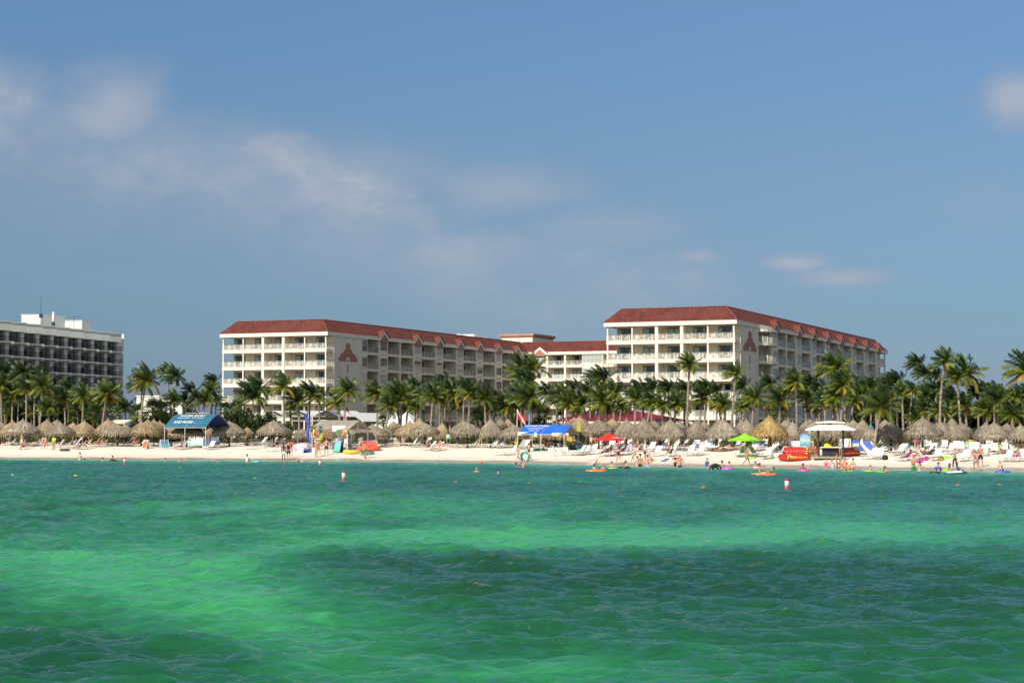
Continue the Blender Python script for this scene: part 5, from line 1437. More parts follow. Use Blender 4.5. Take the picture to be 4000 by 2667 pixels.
PAL = {1: ((10, 415, 170, 600, 1, 'g'), (225, 395, 240, 675, 1, 't'), (405, 375, 300, 650, 0, 'g'), (830, 375, 230, 650, 1, 't'), (1005, 390, 120, 545, 2, 'g'), (1060, 425, 275, 672, 0, 'g'), (1290, 440, 130, 600, 2, 't'), (1490, 395, 222, 668, 1, 't'),
           (1910, 370, 230, 640, 1, 't'), (1990, 415, 262, 658, 1, 't'), (2080, 470, 290, 670, 0, 'g'), (2205, 470, 150, 640, 2, 't')),
       2: ((240, 415, 200, 650, 1, 't'), (352, 380, 300, 660, 0, 't'), (457, 378, 230, 650, 1, 't'), (565, 405, 225, 655, 2, 'g'), (770, 505, 150, 690, 1, 'g'), (1030, 480, 325, 690, 0, 't'), (1450, 560, 110, 680, 1, 't'), (1790, 420, 300, 655, 0, 'g', True), (2110, 590, 100, 665, 1, 't')),
       3: ((315, 405, 310, 650, 0, 'g', True), (820, 560, 150, 695, 1, 'g'), (1010, 530, 180, 690, 1, 'g'), (1260, 470, 240, 690, 1, 't'), (1650, 490, 240, 690, 1, 'g'), (2060, 470, 320, 700, 0, 'g')),
       4: ((30, 505, 190, 715, 1, 'g'), (165, 460, 85, 560, 2, 't'), (240, 465, 115, 600, 2, 'g'), (460, 412, 278, 685, 1, 't'), (630, 362, 265, 685, 1, 't'), (725, 450, 262, 650, 0, 'g'), (1028, 425, 145, 700, 1, 't'), (1410, 397, 255, 650, 1, 't'), (1478, 425, 298, 665, 0, 'g'), (1885, 357, 225, 695, 0, 'g'),
           (2060, 430, 100, 525, 2, 'g'), (2195, 440, 90, 525, 2, 't'), (2290, 470, 270, 705, 0, 'g')),
       5: ((350, 400, 230, 575, 1, 't'), (620, 420, 210, 575, 1, 't'), (870, 400, 215, 590, 1, 't'), (1100, 212, 155, 400, 2, 't'), (1195, 186, 215, 440, 1, 't'), (1530, 240, 278, 500, 0, 'g'), (1770, 235, 140, 400, 2, 't'), (2022, 220, 228, 565, 1, 'g')),
       6: ((68, 222, 300, 590, 0, 'g'), (250, 265, 130, 440, 2, 'g'), (537, 230, 285, 590, 0, 'g'), (703, 292, 105, 440, 2, 'g'), (990, 245, 225, 590, 1, 'g'), (1130, 350, 85, 430, 2, 'g'), (1410, 262, 110, 400, 2, 'g'), (1472, 232, 308, 580, 0, 'g'), (1795, 272, 95, 430, 2, 'g'), (1880, 230, 188, 535, 1, 'g'), (2275, 175, 340, 590, 0, 'o')),
       7: ((80, 240, 95, 400, 2, 'g'), (305, 280, 105, 425, 2, 'g'), (350, 250, 115, 430, 2, 'g'), (437, 270, 178, 590, 1, 'g'), (680, 258, 150, 480, 1, 'g'), (745, 280, 75, 405, 2, 'g'), (860, 232, 320, 590, 1, 'g'), (1180, 290, 225, 570, 1, 'g'), (1310, 285, 85, 450, 2, 'g'), (1410, 290, 95, 455, 2, 'g'), (1508, 248, 140, 460, 2, 'g'),
           (1670, 228, 190, 560, 1, 'g'), (1740, 330, 235, 590, 1, 'g'), (1795, 450, 155, 610, 0, 'g'), (2065, 260, 105, 420, 2, 'g'), (2172, 248, 225, 580, 0, 'g')),
       8: ((555, 198, 360, 560, 0, 'g'), (877, 262, 255, 600, 1, 'g'), (1080, 300, 80, 400, 2, 'g'), (1090, 345, 290, 590, 1, 'g'), (1250, 310, 190, 500, 2, 'g'), (1665, 305, 215, 590, 1, 'g'), (1820, 290, 345, 605, 0, 'g'), (2050, 420, 120, 490, 2, 'g'), (2292, 330, 230, 605, 0, 'g'))}
for tl, rows in PAL.items():
    for q in rows: palapa(tl, *q)
# ------------------------------------------------------------------ sun loungers
random.seed(31)
STRAP = pm('white_vinyl_strap', (.80, .80, .77), .5, .05, 3); FRAMEW = pm('cream_lounger_frame', (.74, .71, .62), .45, .05, 2)
SLING = {'w': STRAP, 's': stripes('blue_striped_towel', (.78, .8, .8), (.36, .48, .66), 8.5, 0), 'b': stripes('navy_striped_sling', (.5, .56, .68), (.10, .17, .36), 9, 0), 'g': pm('faded_green_sling', (.28, .42, .27), .7, .1, 3),
         'y': pm('grey_sling', (.36, .37, .35), .7, .1, 3), 'k': pm('pinkish_beige_sling', (.60, .46, .42), .7, .1, 3), 'd': pm('dark_teal_sling', (.10, .16, .18), .7, .1, 3)}
LNAME = {'w': 'white strap lounger', 's': 'white lounger with blue striped towel', 'b': 'navy striped lounger', 'g': 'faded green lounger', 'y': 'grey sling lounger', 'k': 'pinkish beige lounger', 'd': 'dark teal lounger'}
LM = {}
def lounger_meshes(st, flat):
    if (st, flat) in LM: return LM[(st, flat)]
    ang = R(6 if flat else 52); fr, seat, back = MB(), MB(), MB()
    zs, hw = .37, .31; yb = .28; L = .82
    be = Vector((0, yb + L * cos(ang), zs + L * sin(ang)))
    for sx in (-1, 1):
        fr.tube([(sx * hw, -1.0, zs), (sx * hw, yb, zs)], .022, 5); fr.tube([(sx * hw, yb, zs), (sx * hw, be.y, be.z)], .022, 5)
        for y0 in (-.78, .18): fr.tube([(sx * hw, y0 + .1, zs), (sx * (hw + .03), y0 - .12, .02), (sx * (hw + .03), y0 + .28, .02), (sx * hw, y0 + .22, zs)], .018, 4)
        if not flat: fr.tube([(sx * hw, yb + .32, zs + .36), (sx * hw, .78, .02), (sx * hw, .3, .02)], .016, 4)
    fr.tube([(-hw, -1.0, zs), (hw, -1.0, zs)], .022, 5); fr.tube([(-hw, be.y, be.z), (hw, be.y, be.z)], .026, 5); fr.tube([(-hw, yb, zs), (hw, yb, zs)], .016, 4)
    n = 11
    for i in range(n):
        y0 = -.97 + 1.22 * i / n
        seat.box(-hw, y0, zs + .012, hw, y0 + (.085 if st == 'w' else .112), zs + .03)
    m = 7; dv = Vector((0, cos(ang), sin(ang))); nv = Vector((0, -sin(ang), cos(ang)))
    for i in range(m):
        a = Vector((0, yb + .02, zs)) + dv * (L * i / m + .02); b = a + dv * (L / m * (.74 if st == 'w' else 1.0)); q = nv * .02
        vs = [Vector((sx * hw, p.y, p.z)) + qq for qq in (q * .4, q * 1.4) for p in (a, b) for sx in (-1, 1)]
        back.raw(vs, ((0, 1, 3, 2), (4, 6, 7, 5), (0, 4, 5, 1), (2, 3, 7, 6), (0, 2, 6, 4), (1, 5, 7, 3)))
    LM[(st, flat)] = [('frame', fr.mesh('frame', [FRAMEW])), ('seat', seat.mesh('seat', [SLING[st] if st not in 'sb' else STRAP])), ('backrest', back.mesh('backrest', [SLING[st]]))]
    return LM[(st, flat)]
def lounger(pos, a, st='w', flat=False, X=None):
    o = empty('sun_lounger', pos, -R(a), None, 'sun lounger', 'sun loungers on the sand')
    for n_, me in lounger_meshes(st, flat): link(n_, me, o)
    later(o, ('flat ' if flat else '') + LNAME[st], X, 'lounger' + st + str(flat))
    return o
LOUNGERS = {
 1: ((50, 868, 60), (180, 862, 65), (290, 868, 60), (650, 882, 60, 'd'), (420, 932, 88, 'w', 1), (870, 868, 60), (1010, 905, 70), (1180, 925, 85, 'w', 1), (1300, 905, 70, 's'), (1360, 932, 88, 'w', 1), (1480, 928, 70, 's'), (1600, 892, 82, 'w', 1), (1735, 882, 82, 'w', 1), (1835, 886, 82, 'w', 1), (1985, 884, 60),
     (2140, 880, 82, 'w', 1), (2250, 872, 60, 'd'), (110, 775, 40), (600, 770, 40), (640, 790, 60), (1230, 775, 30), (1380, 830, 40), (760, 800, 50), (1800, 800, 40), (1700, 790, 50)),
 2: ((95, 880, 82), (210, 878, 60), (505, 872, 60, 'y'), (770, 862, 85, 'w', 1), (855, 872, 85, 'w', 1), (945, 935, 62), (1440, 942, 30), (1545, 935, 88, 'w', 1), (1800, 882, 60, 'y'), (1950, 882, 88, 'w', 1), (2180, 938, 88, 's', 1), (2110, 875, 70, 'y', 1), (2330, 870, 60), (1000, 800, 60)),
 3: ((90, 868, 60), (190, 860, 60, 'y'), (270, 868, 60, 'y'), (330, 885, 85, 'w', 1), (410, 885, 60), (225, 980, -85, 'w'), (1010, 860, 50), (1790, 860, 40), (1430, 850, 20), (2290, 885, 60, 'y'), (2200, 880, 70, 'y', 1)),
 4: ((90, 888, 60), (225, 885, 85, 'w', 1), (310, 885, 70, 'y', 1), (490, 888, 60), (560, 898, 60), (650, 898, 70), (735, 880, 40), (800, 952, 60), (940, 962, 55), (1300, 905, 80, 'w', 1), (1380, 905, 80, 'w', 1), (1545, 908, 55, 'y'), (1650, 905, 82, 'w', 1), (1770, 905, 82, 'w', 1), (1915, 910, 45, 's'), (2055, 916, 45, 's'), (2190, 912, 75), (2225, 1040, 55), (2110, 1035, 75, 's', 1)),
 5: ((205, 795, 50), (120, 790, 60, 'y'), (1175, 905, 60, 's'), (1265, 905, 45), (1400, 890, 35, 's'), (870, 915, 88, 'w', 1), (1060, 905, 88, 'w', 1), (1735, 815, 30), (1660, 915, 60), (1810, 905, 70, 'y'), (1985, 888, 60, 'b'), (2035, 765, 40), (2190, 832, 75), (1900, 750, 30), (2090, 845, 88, 'w', 1), (1500, 790, 40), (2310, 885, 88, 'w', 1)),
 6: ((170, 850, 40), (275, 920, 40, 's'), (400, 795, 50), (455, 778, 25), (545, 925, 35), (865, 912, 40), (1040, 912, 40, 's'), (880, 825, 60, 'b'), (965, 812, 25, 's'), (1055, 785, 20), (1165, 822, 20, 's'), (1265, 830, 12, 's'), (1420, 790, 15), (1375, 825, 60), (1590, 825, 50, 'b'), (1790, 930, 40, 'g'), (2055, 932, -40, 'g'), (1995, 828, 40, 's'), (2105, 828, 40, 'b'), (2230, 970, 40), (2285, 962, 20, 's'),
     (2185, 760, 25), (600, 790, 55), (740, 800, 60), (1220, 780, 20, 'b'), (1690, 780, 40)),
 7: ((175, 850, 60, 'd'), (265, 770, 45, 'b'), (110, 832, 30), (330, 760, 20), (1800, 975, 50, 's'), (1955, 978, 28, 's'), (2060, 832, 15), (2195, 835, 15), (2300, 905, 50), (1850, 735, 15), (770, 745, 15), (1590, 690, 10), (2010, 760, 20)),
 8: ((30, 835, 12), (175, 892, 50, 's'), (265, 862, 40, 'd'), (430, 855, 80, 'w', 1), (240, 1002, 50, 'k'), (455, 985, 50, 'k'), (620, 955, 75, 'w', 1), (715, 885, 40), (835, 852, 12), (790, 995, 45, 's'), (935, 825, 20), (1040, 882, 45), (1150, 842, 20), (1250, 852, 8), (1290, 1012, 40, 's'), (1440, 862, 15), (1505, 868, 18), (1660, 912, 15), (1830, 882, 12), (1985, 872, 25), (2045, 1012, 40, 's'), (2180, 862, 8),
     (2290, 862, 12), (2210, 1012, 55), (2310, 1015, 50), (1340, 820, 25, 'g'), (1600, 800, 20), (1740, 830, 20), (640, 800, 30), (1120, 780, 25), (2060, 800, 20), (540, 820, 30, 'y'))}
for tl, rows in LOUNGERS.items():
    for q in rows:
        X, Y = px(tl, q[0], q[1]); p = on_ground(X, Y - 2)
        lounger(p, q[2] + random.uniform(-6, 6), q[3] if len(q) > 3 else 'w', len(q) > 4, X)

# ------------------------------------------------------------------ canopies and stalls
def sub(n, mb, mats, o): return mb.build(n, mats, o)
ZR = R(-27)
def local(o, p):  # world point to object space of an Empty
    c, s_ = cos(-o.rotation_euler.z), sin(-o.rotation_euler.z); d = Vector(p) - o.location
    return Vector((d.x * c - d.y * s_, d.x * s_ + d.y * c, d.z))
def gable_canopy(name, tile, xl, yl, xr, L, W, zt, ze, label, roofm, inm, barrel, lines, tm, cat, zt_eave):
    """canopy with its ridge along local x; (xl, yl)-(xr): the front eave in zoom pixels"""
    X0, Y0 = px(tile, xl, yl); X1, _ = px(tile, xr, yl)
    d0 = shore((X0 + X1) / 2) + zt_eave
    p0 = at(X0, Y0, d0); o = empty(name, (p0.x, d0, ground(p0.x, d0)), ZR, label, cat)
    gz = o.location.z; he = ze; hr = zt
    n = 8; pr = []
    for i in range(n + 1):
        u = i / n; y = W * u
        z = he + (hr - he) * (1 - abs(2 * u - 1) ** 1.45 if barrel else 1 - abs(2 * u - 1))
        pr.append((y, z))
    mb = MB()
    for i in range(n):
        (ya, za), (yb, zb) = pr[i], pr[i + 1]
        k = 10
        for j in range(k):
            x0, x1 = L * j / k, L * (j + 1) / k
            sg = lambda x, z: z - .04 * sin(pi * (x / L * 3 % 1))
            mb.face([(x0, ya, sg(x0, za)), (x1, ya, sg(x1, za)), (x1, yb, sg(x1, zb)), (x0, yb, sg(x0, zb))], 0, True)
            mb.face([(x0, ya, sg(x0, za) - .03), (x0, yb, sg(x0, zb) - .03), (x1, yb, sg(x1, zb) - .03), (x1, ya, sg(x1, za) - .03)], 1, True)
    sub('canopy', mb, [roofm, inm], o)
    fr = MB()
    for x in (0.03, L * .5, L - .03):
        for y, z in ((.03, he), (W - .03, he)): fr.tube([(x, y, -.1), (x, y, z - .04)], .026, 6)
        fr.tube([(x, y, z - .06) for y, z in pr], .022, 5)
    for y, z in ((.02, he), (W - .02, he)): fr.tube([(-.1, y, z - .05), (L + .1, y, z - .05)], .025, 5)
    sub('pole_frame', fr, [RAILW], o)
    # lettering laid on the front slope
    if lines:
        tx = MB()
        for (st, size, u, x) in lines:
            i = min(n - 1, int(u * n)); (ya, za), (yb, zb) = pr[i], pr[i + 1]
            sl = Vector((0, yb - ya, zb - za)).normalized(); f = u * n - i
            c = Vector((x, ya + (yb - ya) * f, za + (zb - za) * f + .05)); nrm = Vector((0, -sl.z, sl.y)) * .035
            tx.text(st, size, lambda a, b: c + Vector((a, 0, 0)) + sl * b + nrm)
        sub('lettering', tx, [tm], o)
    return o
TEAL = pm('teal_tarpaulin', (.034, .15, .235), .6, .12, 1.2, trans=.06); NAVYT = pm('navy_tarpaulin', (.015, .03, .13), .7, .1, 1); BLUET = pm('royal_blue_tarpaulin', (.02, .14, .60), .55, .1, 1.3, trans=.05); GREYT = pm('grey_tarpaulin', (.25, .27, .28), .7, .1, 1)
gable_canopy('market_canopy', 2, 640, 515, 1400, 6.1, 5.0, 4.15, 2.55, 'faded teal tarpaulin canopy with white water sport lettering on bent poles', TEAL, NAVYT, True,
             (('EXTRA FAITH', .52, .47, 3.0), ('WATER SPORT', .56, .31, 2.95), ('FOR ALL WATER     GET ACTIVITIES', .24, .245, 2.9), ('AND MORE ...', .54, .10, 2.6)), TXW, 'canopy', 17)
dv = gable_canopy('market_canopy', 5, 95, 485, 1005, 5.6, 3.6, 3.15, 2.12, 'long royal blue dive stall canopy with slanted white lettering', BLUET, GREYT, False, (('NATIVE DIVERS', .42, .34, 1.75), ('WATERSPORTS', .28, .225, 1.75), ('SINCE 1989', .24, .12, 1.75)), TXW, 'canopy', 15)
def board(name, tile, x0, y0, x1, y1, ground_y, mat, label, cat='sign', rz=0, t=.04, lines=(), tm=None, legs=True, d=None, inland=None):
    """an upright panel whose corners are read in the photograph"""
    X0, Y0 = px(tile, x0, y0); X1, Y1 = px(tile, x1, y1)
    if d is None:
        d = shore((X0 + X1) / 2) + inland if inland is not None else on_ground((X0 + X1) / 2, px(tile, 0, ground_y)[1]).y
    a, b = at(X0, Y1, d), at(X1, Y0, d); w_, h = b.x - a.x, b.z - a.z; gx = (a.x + b.x) / 2; gz = ground(gx, d)
    o = empty(name, (gx, d, gz), R(rz), label, cat); z0 = a.z - gz
    w_ /= max(.4, cos(R(rz)))
    mb = MB().box(-w_ / 2, -t / 2, 0, w_ / 2, t / 2, h); p = mb.build('panel', [mat], o, (0, 0, z0))
    if lines:
        tx = MB()
        for (st, size, x, z) in lines: tx.text(st, size * h, lambda aa, bb: (x * w_ + aa, -t / 2 - .006, z0 + z * h + bb))
        tx.build('lettering', [tm or TXW], o)
    if legs:
        for x in (-w_ / 2 + .04, w_ / 2 - .04): MB().box(x - .03, t / 2 + .002, -.1, x + .03, t / 2 + .05, z0 + h * .8).build('leg', [WOOD], o)
    return o
SEA1 = poster('beach_photo_print', ((.05, .35, .32), (.25, .6, .5), (.5, .7, .7), (.1, .3, .55), (.12, .38, .6)), 3, 1.6)
SEA2 = poster('underwater_photo_print', ((.35, .6, .55), (.55, .75, .68), (.6, .78, .7), (.7, .6, .65)), 2.2, 1.0)
SEA3 = poster('blue_reef_print', ((.08, .1, .22), (.12, .18, .35), (.14, .2, .4), (.3, .2, .35)), 2.2, 1.0)
YELB = pm('mustard_board', (.52, .42, .06), .7, .12, 3); WBOARD = pm('white_signboard', (.8, .8, .78), .5, .04, 3)
board('menu_board', 5, 35, 550, 98, 740, 745, YELB, 'tall mustard price board left of the blue dive canopy')
board('menu_board', 5, 965, 565, 1064, 768, 772, YELB, 'tall mustard price board right of the blue dive canopy', rz=-8)
board('banner_strip', 5, 98, 482, 386, 538, 790, pm('pale_yellow_banner', (.78, .72, .45), .7, .1, 3), 'pale yellow banner strip hung below the left half of the blue canopy', 'banner', legs=False, d=dv.location.y - .15, t=.015)
board('banner_strip', 5, 705, 497, 998, 550, 790, stripes('peach_ruled_banner', (.75, .5, .25), (.72, .62, .42), 22, 2), 'peach banner strip hung below the right half of the blue canopy', 'banner', legs=False, d=dv.location.y - 2.2, t=.015)
board('small_poster', 5, 390, 486, 438, 566, 790, pm('mint_poster', (.5, .72, .66), .7, .2, 5), 'small mint poster hung at the middle of the blue canopy', 'poster', legs=False, d=dv.location.y - 1.2, t=.015)
board('small_poster', 5, 1142, 352, 1218, 470, 790, pm('olive_poster', (.4, .4, .06), .7, .15, 4), 'olive price poster hung in the open end of the blue canopy', 'poster', legs=False, d=dv.location.y - .9, t=.015)
def pole(name, tile, x, y0, y1, r, mat, label, cat='pole'):
    X, Y1 = px(tile, x, y1); p = on_ground(X, Y1); _, Y0 = px(tile, x, y0); q = at(X, Y0, p.y)
    o = empty(name, p, 0, label, cat); MB().tube([(0, 0, -.2), (0, 0, q.z - p.z)], r, 7).build('mast', [mat], o); return o, q.z - p.z, p
# dive flag
o, h, p = pole('dive_flag', 5, 92, 78, 745, .035, RAILW, 'red and white diagonal dive flag blowing from a tall pole beside the blue canopy', 'flag')
mb = MB(); L, Hh = 1.35, .95; n = 12
for i in range(n):
    for j in range(6):
        def P(u, v):
            return (L * u * .72 - .02 * sin(u * 9), -.10 * sin(u * 8 + v), h - .05 - Hh * v - L * u * (.95 - .25 * u) + .15 * u * v)
        u0, u1, v0, v1 = i / n, (i + 1) / n, j / 6, (j + 1) / 6
        cu, cv = (u0 + u1) / 2, (v0 + v1) / 2
        mb.face([P(u0, v0), P(u1, v0), P(u1, v1), P(u0, v1)], 1 if abs(cv - (.05 + .9 * cu)) < .15 else 0, True)
mb.build('flag_cloth', [pm('flag_red', (.62, .03, .04), .7, .1, 3), pm('flag_white', (.8, .78, .75), .7, .05, 3)], o)
# feather banners
def feather(tile, pts, mat, label, letters=(), tm=None, tip=None, polem=RAILW):
    """pts: (left, right, y) outline rows in zoom pixels, top to bottom"""
    X, Yb = px(tile, (pts[-1][0] + pts[-1][1]) / 2, pts[-1][2]); p = on_ground(X, Yb); o = empty('feather_banner', p, 0, label, 'flag')
    cv = lambda zx, zy: at(*px(tile, zx, zy), p.y) - p
    mb = MB()
    for i in range(len(pts) - 1):
        (a, b, y), (c, d, y2) = pts[i], pts[i + 1]
        A_, B_, C_, D_ = cv(a, y), cv(b, y), cv(c, y2), cv(d, y2); th_ = Vector((0, .02, 0)); wv = Vector((0, -.12 * sin(i * 1.3), 0)); wv2 = Vector((0, -.12 * sin((i + 1) * 1.3), 0))
        mb.face([A_ + wv, C_ + wv2, D_ - wv2, B_ - wv], 1 if (tip and i < tip) else 0, True); mb.face([B_ - wv + th_, D_ - wv2 + th_, C_ + wv2 + th_, A_ + wv + th_], 1 if (tip and i < tip) else 0, True)
    mb.build('banner_cloth', mat, o)
    pl = MB(); pl.tube([(0, .06, -.3)] + [cv(b if True else a, y) + Vector((0, .06, 0)) for a, b, y in pts[::-1]], .025, 5); pl.build('pole', [polem], o)
    if letters:
        tx = MB()
        for st, zx, zy, size in letters:
            c = cv(zx, zy); tx.text(st, size, lambda aa, bb: (c.x + aa, -.16, c.z + bb))
        tx.build('lettering', [tm], o)
    return o
BLU = pm('feather_blue', (.05, .10, .52), .6, .15, 3, trans=.1)
feather(3, ((915, 922, 270), (842, 925, 330), (862, 928, 370), (885, 930, 430), (905, 938, 520), (890, 945, 600), (895, 950, 680), (925, 958, 760), (945, 972, 820), (950, 1004, 870), (965, 990, 950)), [BLU], 'tall wind-bent blue feather banner with orange marks by the wooden pavilion',
        (('S', 905, 395, .2), ('i', 908, 580, .3), ('L', 912, 630, .3)), pm('orange_letter', (.7, .2, .05), .6, .1, 5))
SAILG = pm('silver_sail_cloth', (.42, .43, .46), .55, .1, 3, trans=.1)
feather(3, ((1578, 1584, 270), (1545, 1590, 335), (1560, 1600, 400), (1578, 1605, 480), (1590, 1612, 560), (1606, 1640, 610), (1608, 1690, 680), (1606, 1695, 760), (1606, 1700, 830), (1612, 1690, 890), (1618, 1640, 920)), [SAILG, pm('pink_sail_tip', (.6, .25, .5), .6, .3, 4)], 'silver feather banner reading sail with a pink and dark tip',
        (('S', 1636, 660, .42), ('A', 1640, 728, .42), ('i', 1640, 800, .42), ('L', 1662, 882, .46)), TXB, 3)
# wooden pavilion
X0, Y0 = px(3, 985, 482); d0 = shore(X0) + 14; p0 = at(X0, Y0, d0)
o = empty('rental_pavilion', (p0.x, d0, ground(p0.x, d0)), ZR, 'weathered open wooden pavilion with plank gable roof and white posts', 'pavilion')
L, W, ze, zr = 4.9, 4.5, 2.45, 3.45
mb = MB()
for sg, y0, y1 in ((0, -.25, W / 2), (1, W + .25, W / 2)):
    n = 22
    for i in range(n):
        x0 = -.25 + (L + .5) * i / n; x1 = x0 + (L + .5) / n - .015; dz = random.uniform(-.015, .015)
        a, b, c, d_ = (x0, y0, ze - .1 + dz), (x1, y0, ze - .1 + dz), (x1, y1, zr + dz), (x0, y1, zr + dz)
        mb.face([a, b, c, d_] if not sg else [d_, c, b, a], 0); mb.face([(q[0], q[1], q[2] - .04) for q in ((d_, c, b, a) if not sg else (a, b, c, d_))], 0)
sub('roof', mb, [pm('silvered_planks', (.36, .32, .26), .9, .3, 3, stretch=(9, 1, 1))], o)
fr = MB()
for x in (.05, L - .05):
    for y in (.05, W - .05): fr.box(x - .06, y - .06, -.2, x + .06, y + .06, ze)
    fr.box(x - .05, 0, ze - .12, x + .05, W, ze - .003); fr.box(x - .05, W / 2 - .05, ze, x + .05, W / 2 + .05, zr - .06)
    for s_ in (-1, 1): fr.tube([(x, W / 2 + s_ * W / 2, ze), (x, W / 2, zr - .05)], .05, 4)
for y in (.05, W - .05): fr.box(.12, y - .04, ze - .12, L - .12, y + .04, ze - .004)
sub('post_frame', fr, [pm('whitewashed_timber', (.62, .6, .55), .8, .15, 3)], o)
for k, (c, x) in enumerate((('teal', .05), ('yellow', .35), ('red', .9), ('navy', 1.45), ('green', 1.7), ('red', 2.1), ('blue', 3.1), ('green', 3.6), ('orange', 4.4), ('yellow', 4.75))):
    f_ = MB(); f_.raw([(x, -.3, ze - .1), (x + .22, -.3, ze - .1), (x + .22 - .1 * (k % 3), -.34, ze - .35 - .45 * ((k * 7) % 3) / 2), (x - .08, -.36, ze - .3 - .5 * ((k * 7) % 3) / 2)], ((0, 1, 2, 3), (3, 2, 1, 0)))
    e_ = f_.build('pennant', [clothmat(c)], o)
board('price_sign', 3, 1350, 505, 1588, 608, 800, WBOARD, 'white sign with blue print hung under the front eave of the wooden pavilion', legs=False, d=d0 - 1.8, lines=(('RENTALS', .2, -.05, .55), ('WATERSPORTS', .13, -.1, .2)), tm=pm('blue_lettering', (.05, .12, .5), .6, .1, 5))
board('hanging_panel', 3, 1115, 510, 1165, 650, 800, pm('slate_panel', (.08, .11, .12), .7, .3, 5), 'dark slate panel hanging under the wooden pavilion', 'panel', legs=False, d=d0 - .6)
board('hanging_panel', 3, 980, 500, 1020, 620, 800, pm('olive_panel', (.3, .27, .05), .7, .3, 5), 'olive cloth panel hanging at the left post of the wooden pavilion', 'panel', legs=False, d=d0 - .4)
board('price_sign', 3, 1995, 672, 2136, 800, 806, poster('blue_brochure_print', ((.03, .1, .35), (.06, .2, .5), (.08, .25, .5)), 3, 1.0), 'dark blue tour brochure sign at the right of the wooden pavilion', lines=(('JOLLY', .2, 0, .75),), tm=TXW)
# white marquees by the left block
def marquee(X, Yt, inland, W, L, ze, label, kind='gable'):
    d = shore(X) + inland; p = at(X, Yt, d); o = empty('white_marquee', (p.x, d, ground(p.x, d)), R(-22.9), label, 'marquee', 'white marquees in front of the left hotel block'); h = p.z - o.location.z
    rf, fr = MB(), MB()
    if kind == 'gable':
        for sg in (-1, 1):
            q = [(sg * W / 2, 0, ze), (sg * W / 2, L, ze), (0, L, h), (0, 0, h)]
            rf.face(q if sg > 0 else q[::-1], 0); rf.face([(a, b, c - .05) for a, b, c in (q[::-1] if sg > 0 else q)], 0)
        fr.tube([(-W / 2, .05, ze), (W / 2, .05, ze)], .05, 5); fr.tube([(0, .05, ze), (0, .05, h - .06)], .04, 5); fr.tube([(-W / 4, .05, ze), (0, .05, (ze + h) / 2)], .03, 5); fr.tube([(W / 4, .05, ze), (0, .05, (ze + h) / 2)], .03, 5)
        fr.box(-W / 2, L - .1, ze - .5, W / 2, L - .02, ze - .02)
    else:
        for k in range(4):
            a = pi / 4 + k * pi / 2; b = a + pi / 2; r = W / 2 * 1.414; n = 6; pv = [(r * cos(a), r * sin(a) + L / 2, ze), (r * cos(b), r * sin(b) + L / 2, ze)]
            for i in range(n):
                f0, f1 = i / n, (i + 1) / n; zz = lambda f: ze + (h - ze) * (f ** 1.35)
                ml = lambda q, f: (q[0] * (1 - f), (q[1] - L / 2) * (1 - f) + L / 2, zz(f))
                rf.face([ml(pv[0], f0), ml(pv[1], f0), ml(pv[1], f1), ml(pv[0], f1)], 0, True)
            rf.face([pv[1], pv[0], (pv[0][0], pv[0][1], ze - .35), (pv[1][0], pv[1][1], ze - .35)], 0)
    for x in (-W / 2 + .05, W / 2 - .05):
        for y in ((.05, L - .05) if kind == 'gable' else (L / 2 - W / 2 + .05, L / 2 + W / 2 - .05)): fr.tube([(x, y, -.1), (x, y, ze - .02)], .05, 6)
    rf.build('roof_sheet', [CANVAS], o); fr.build('pole_frame', [RAILW], o)
    return o
for (zx, zy, inl, W, L, ze, lab) in ((300, 238, 57, 4.2, 9, 3.5, 'white gabled marquee half hidden behind the sea grape thicket'), (745, 238, 56, 4.2, 9, 3.5, 'white gabled marquee with dark open gable behind the blue feather banner'),
                                     (1225, 235, 55, 4.2, 9, 3.5, 'white gabled marquee rising directly above the wooden pavilion'), (1640, 276, 60, 4.4, 9, 2.9, 'lower white gabled marquee right of the wooden pavilion roof')):
    X, Y = px(3, zx, zy); marquee(X, Y, inl, W, L, ze, lab)
for (tl, zx, zy, W, lab) in ((3, 2275, 250, 6.2, 'white peaked pyramid marquee behind the small fan palm'), (4, 232, 250, 6.8, 'larger white peaked pyramid marquee standing rightmost of the marquees')):
    X, Y = px(tl, zx, zy); marquee(X, Y, 52, W, 6, 1.9, lab, 'pyramid')
# maroon-roofed restaurant
d = 226.0; sx0, sx1 = at(2163, 1644, d), at(2708, 1644, d); rz0, rz1 = at(2335, 1592, d + 5), at(2418, 1592, d + 5)
o = empty('beach_restaurant', (sx0.x, d, 1.5), 0, 'low restaurant with broad maroon hipped roof and white fascia behind the thatch', 'restaurant')
Wd = sx1.x - sx0.x; he = sx0.z - 1.5; hr = rz0.z - 1.5; a, b = rz0.x - sx0.x, rz1.x - sx0.x
mb = MB(); c0, c1, c2, c3 = (0, 0, he), (Wd, 0, he), (Wd, 11, he), (0, 11, he); r0, r1 = (a, 5.5, hr), (b, 5.5, hr)
mb.face([c0, c1, r1, r0]); mb.face([c1, c2, r1]); mb.face([c2, c3, r0, r1]); mb.face([c3, c0, r0]); mb.build('roof', [ROOFR], o)
mb = MB(); mb.box(.05, .05, he - .42, Wd - .05, .22, he - .01); mb.box(Wd - .22, .22, he - .42, Wd - .05, 10.9, he - .01); mb.box(.05, .22, he - .42, .22, 10.9, he - .01); mb.build('fascia', [TRIM], o)
mb = MB(); mb.box(.8, 1.2, 0, Wd - .8, 10, he - .2); mb.build('wall', [pm('tan_render', (.42, .34, .24), .85, .1, 1)], o)
for k in range(5): MB().box(1.6 + k * 3.3, 1.1, .9, 3.4 + k * 3.3, 1.19, 2.2).build('window', [GLD], o)
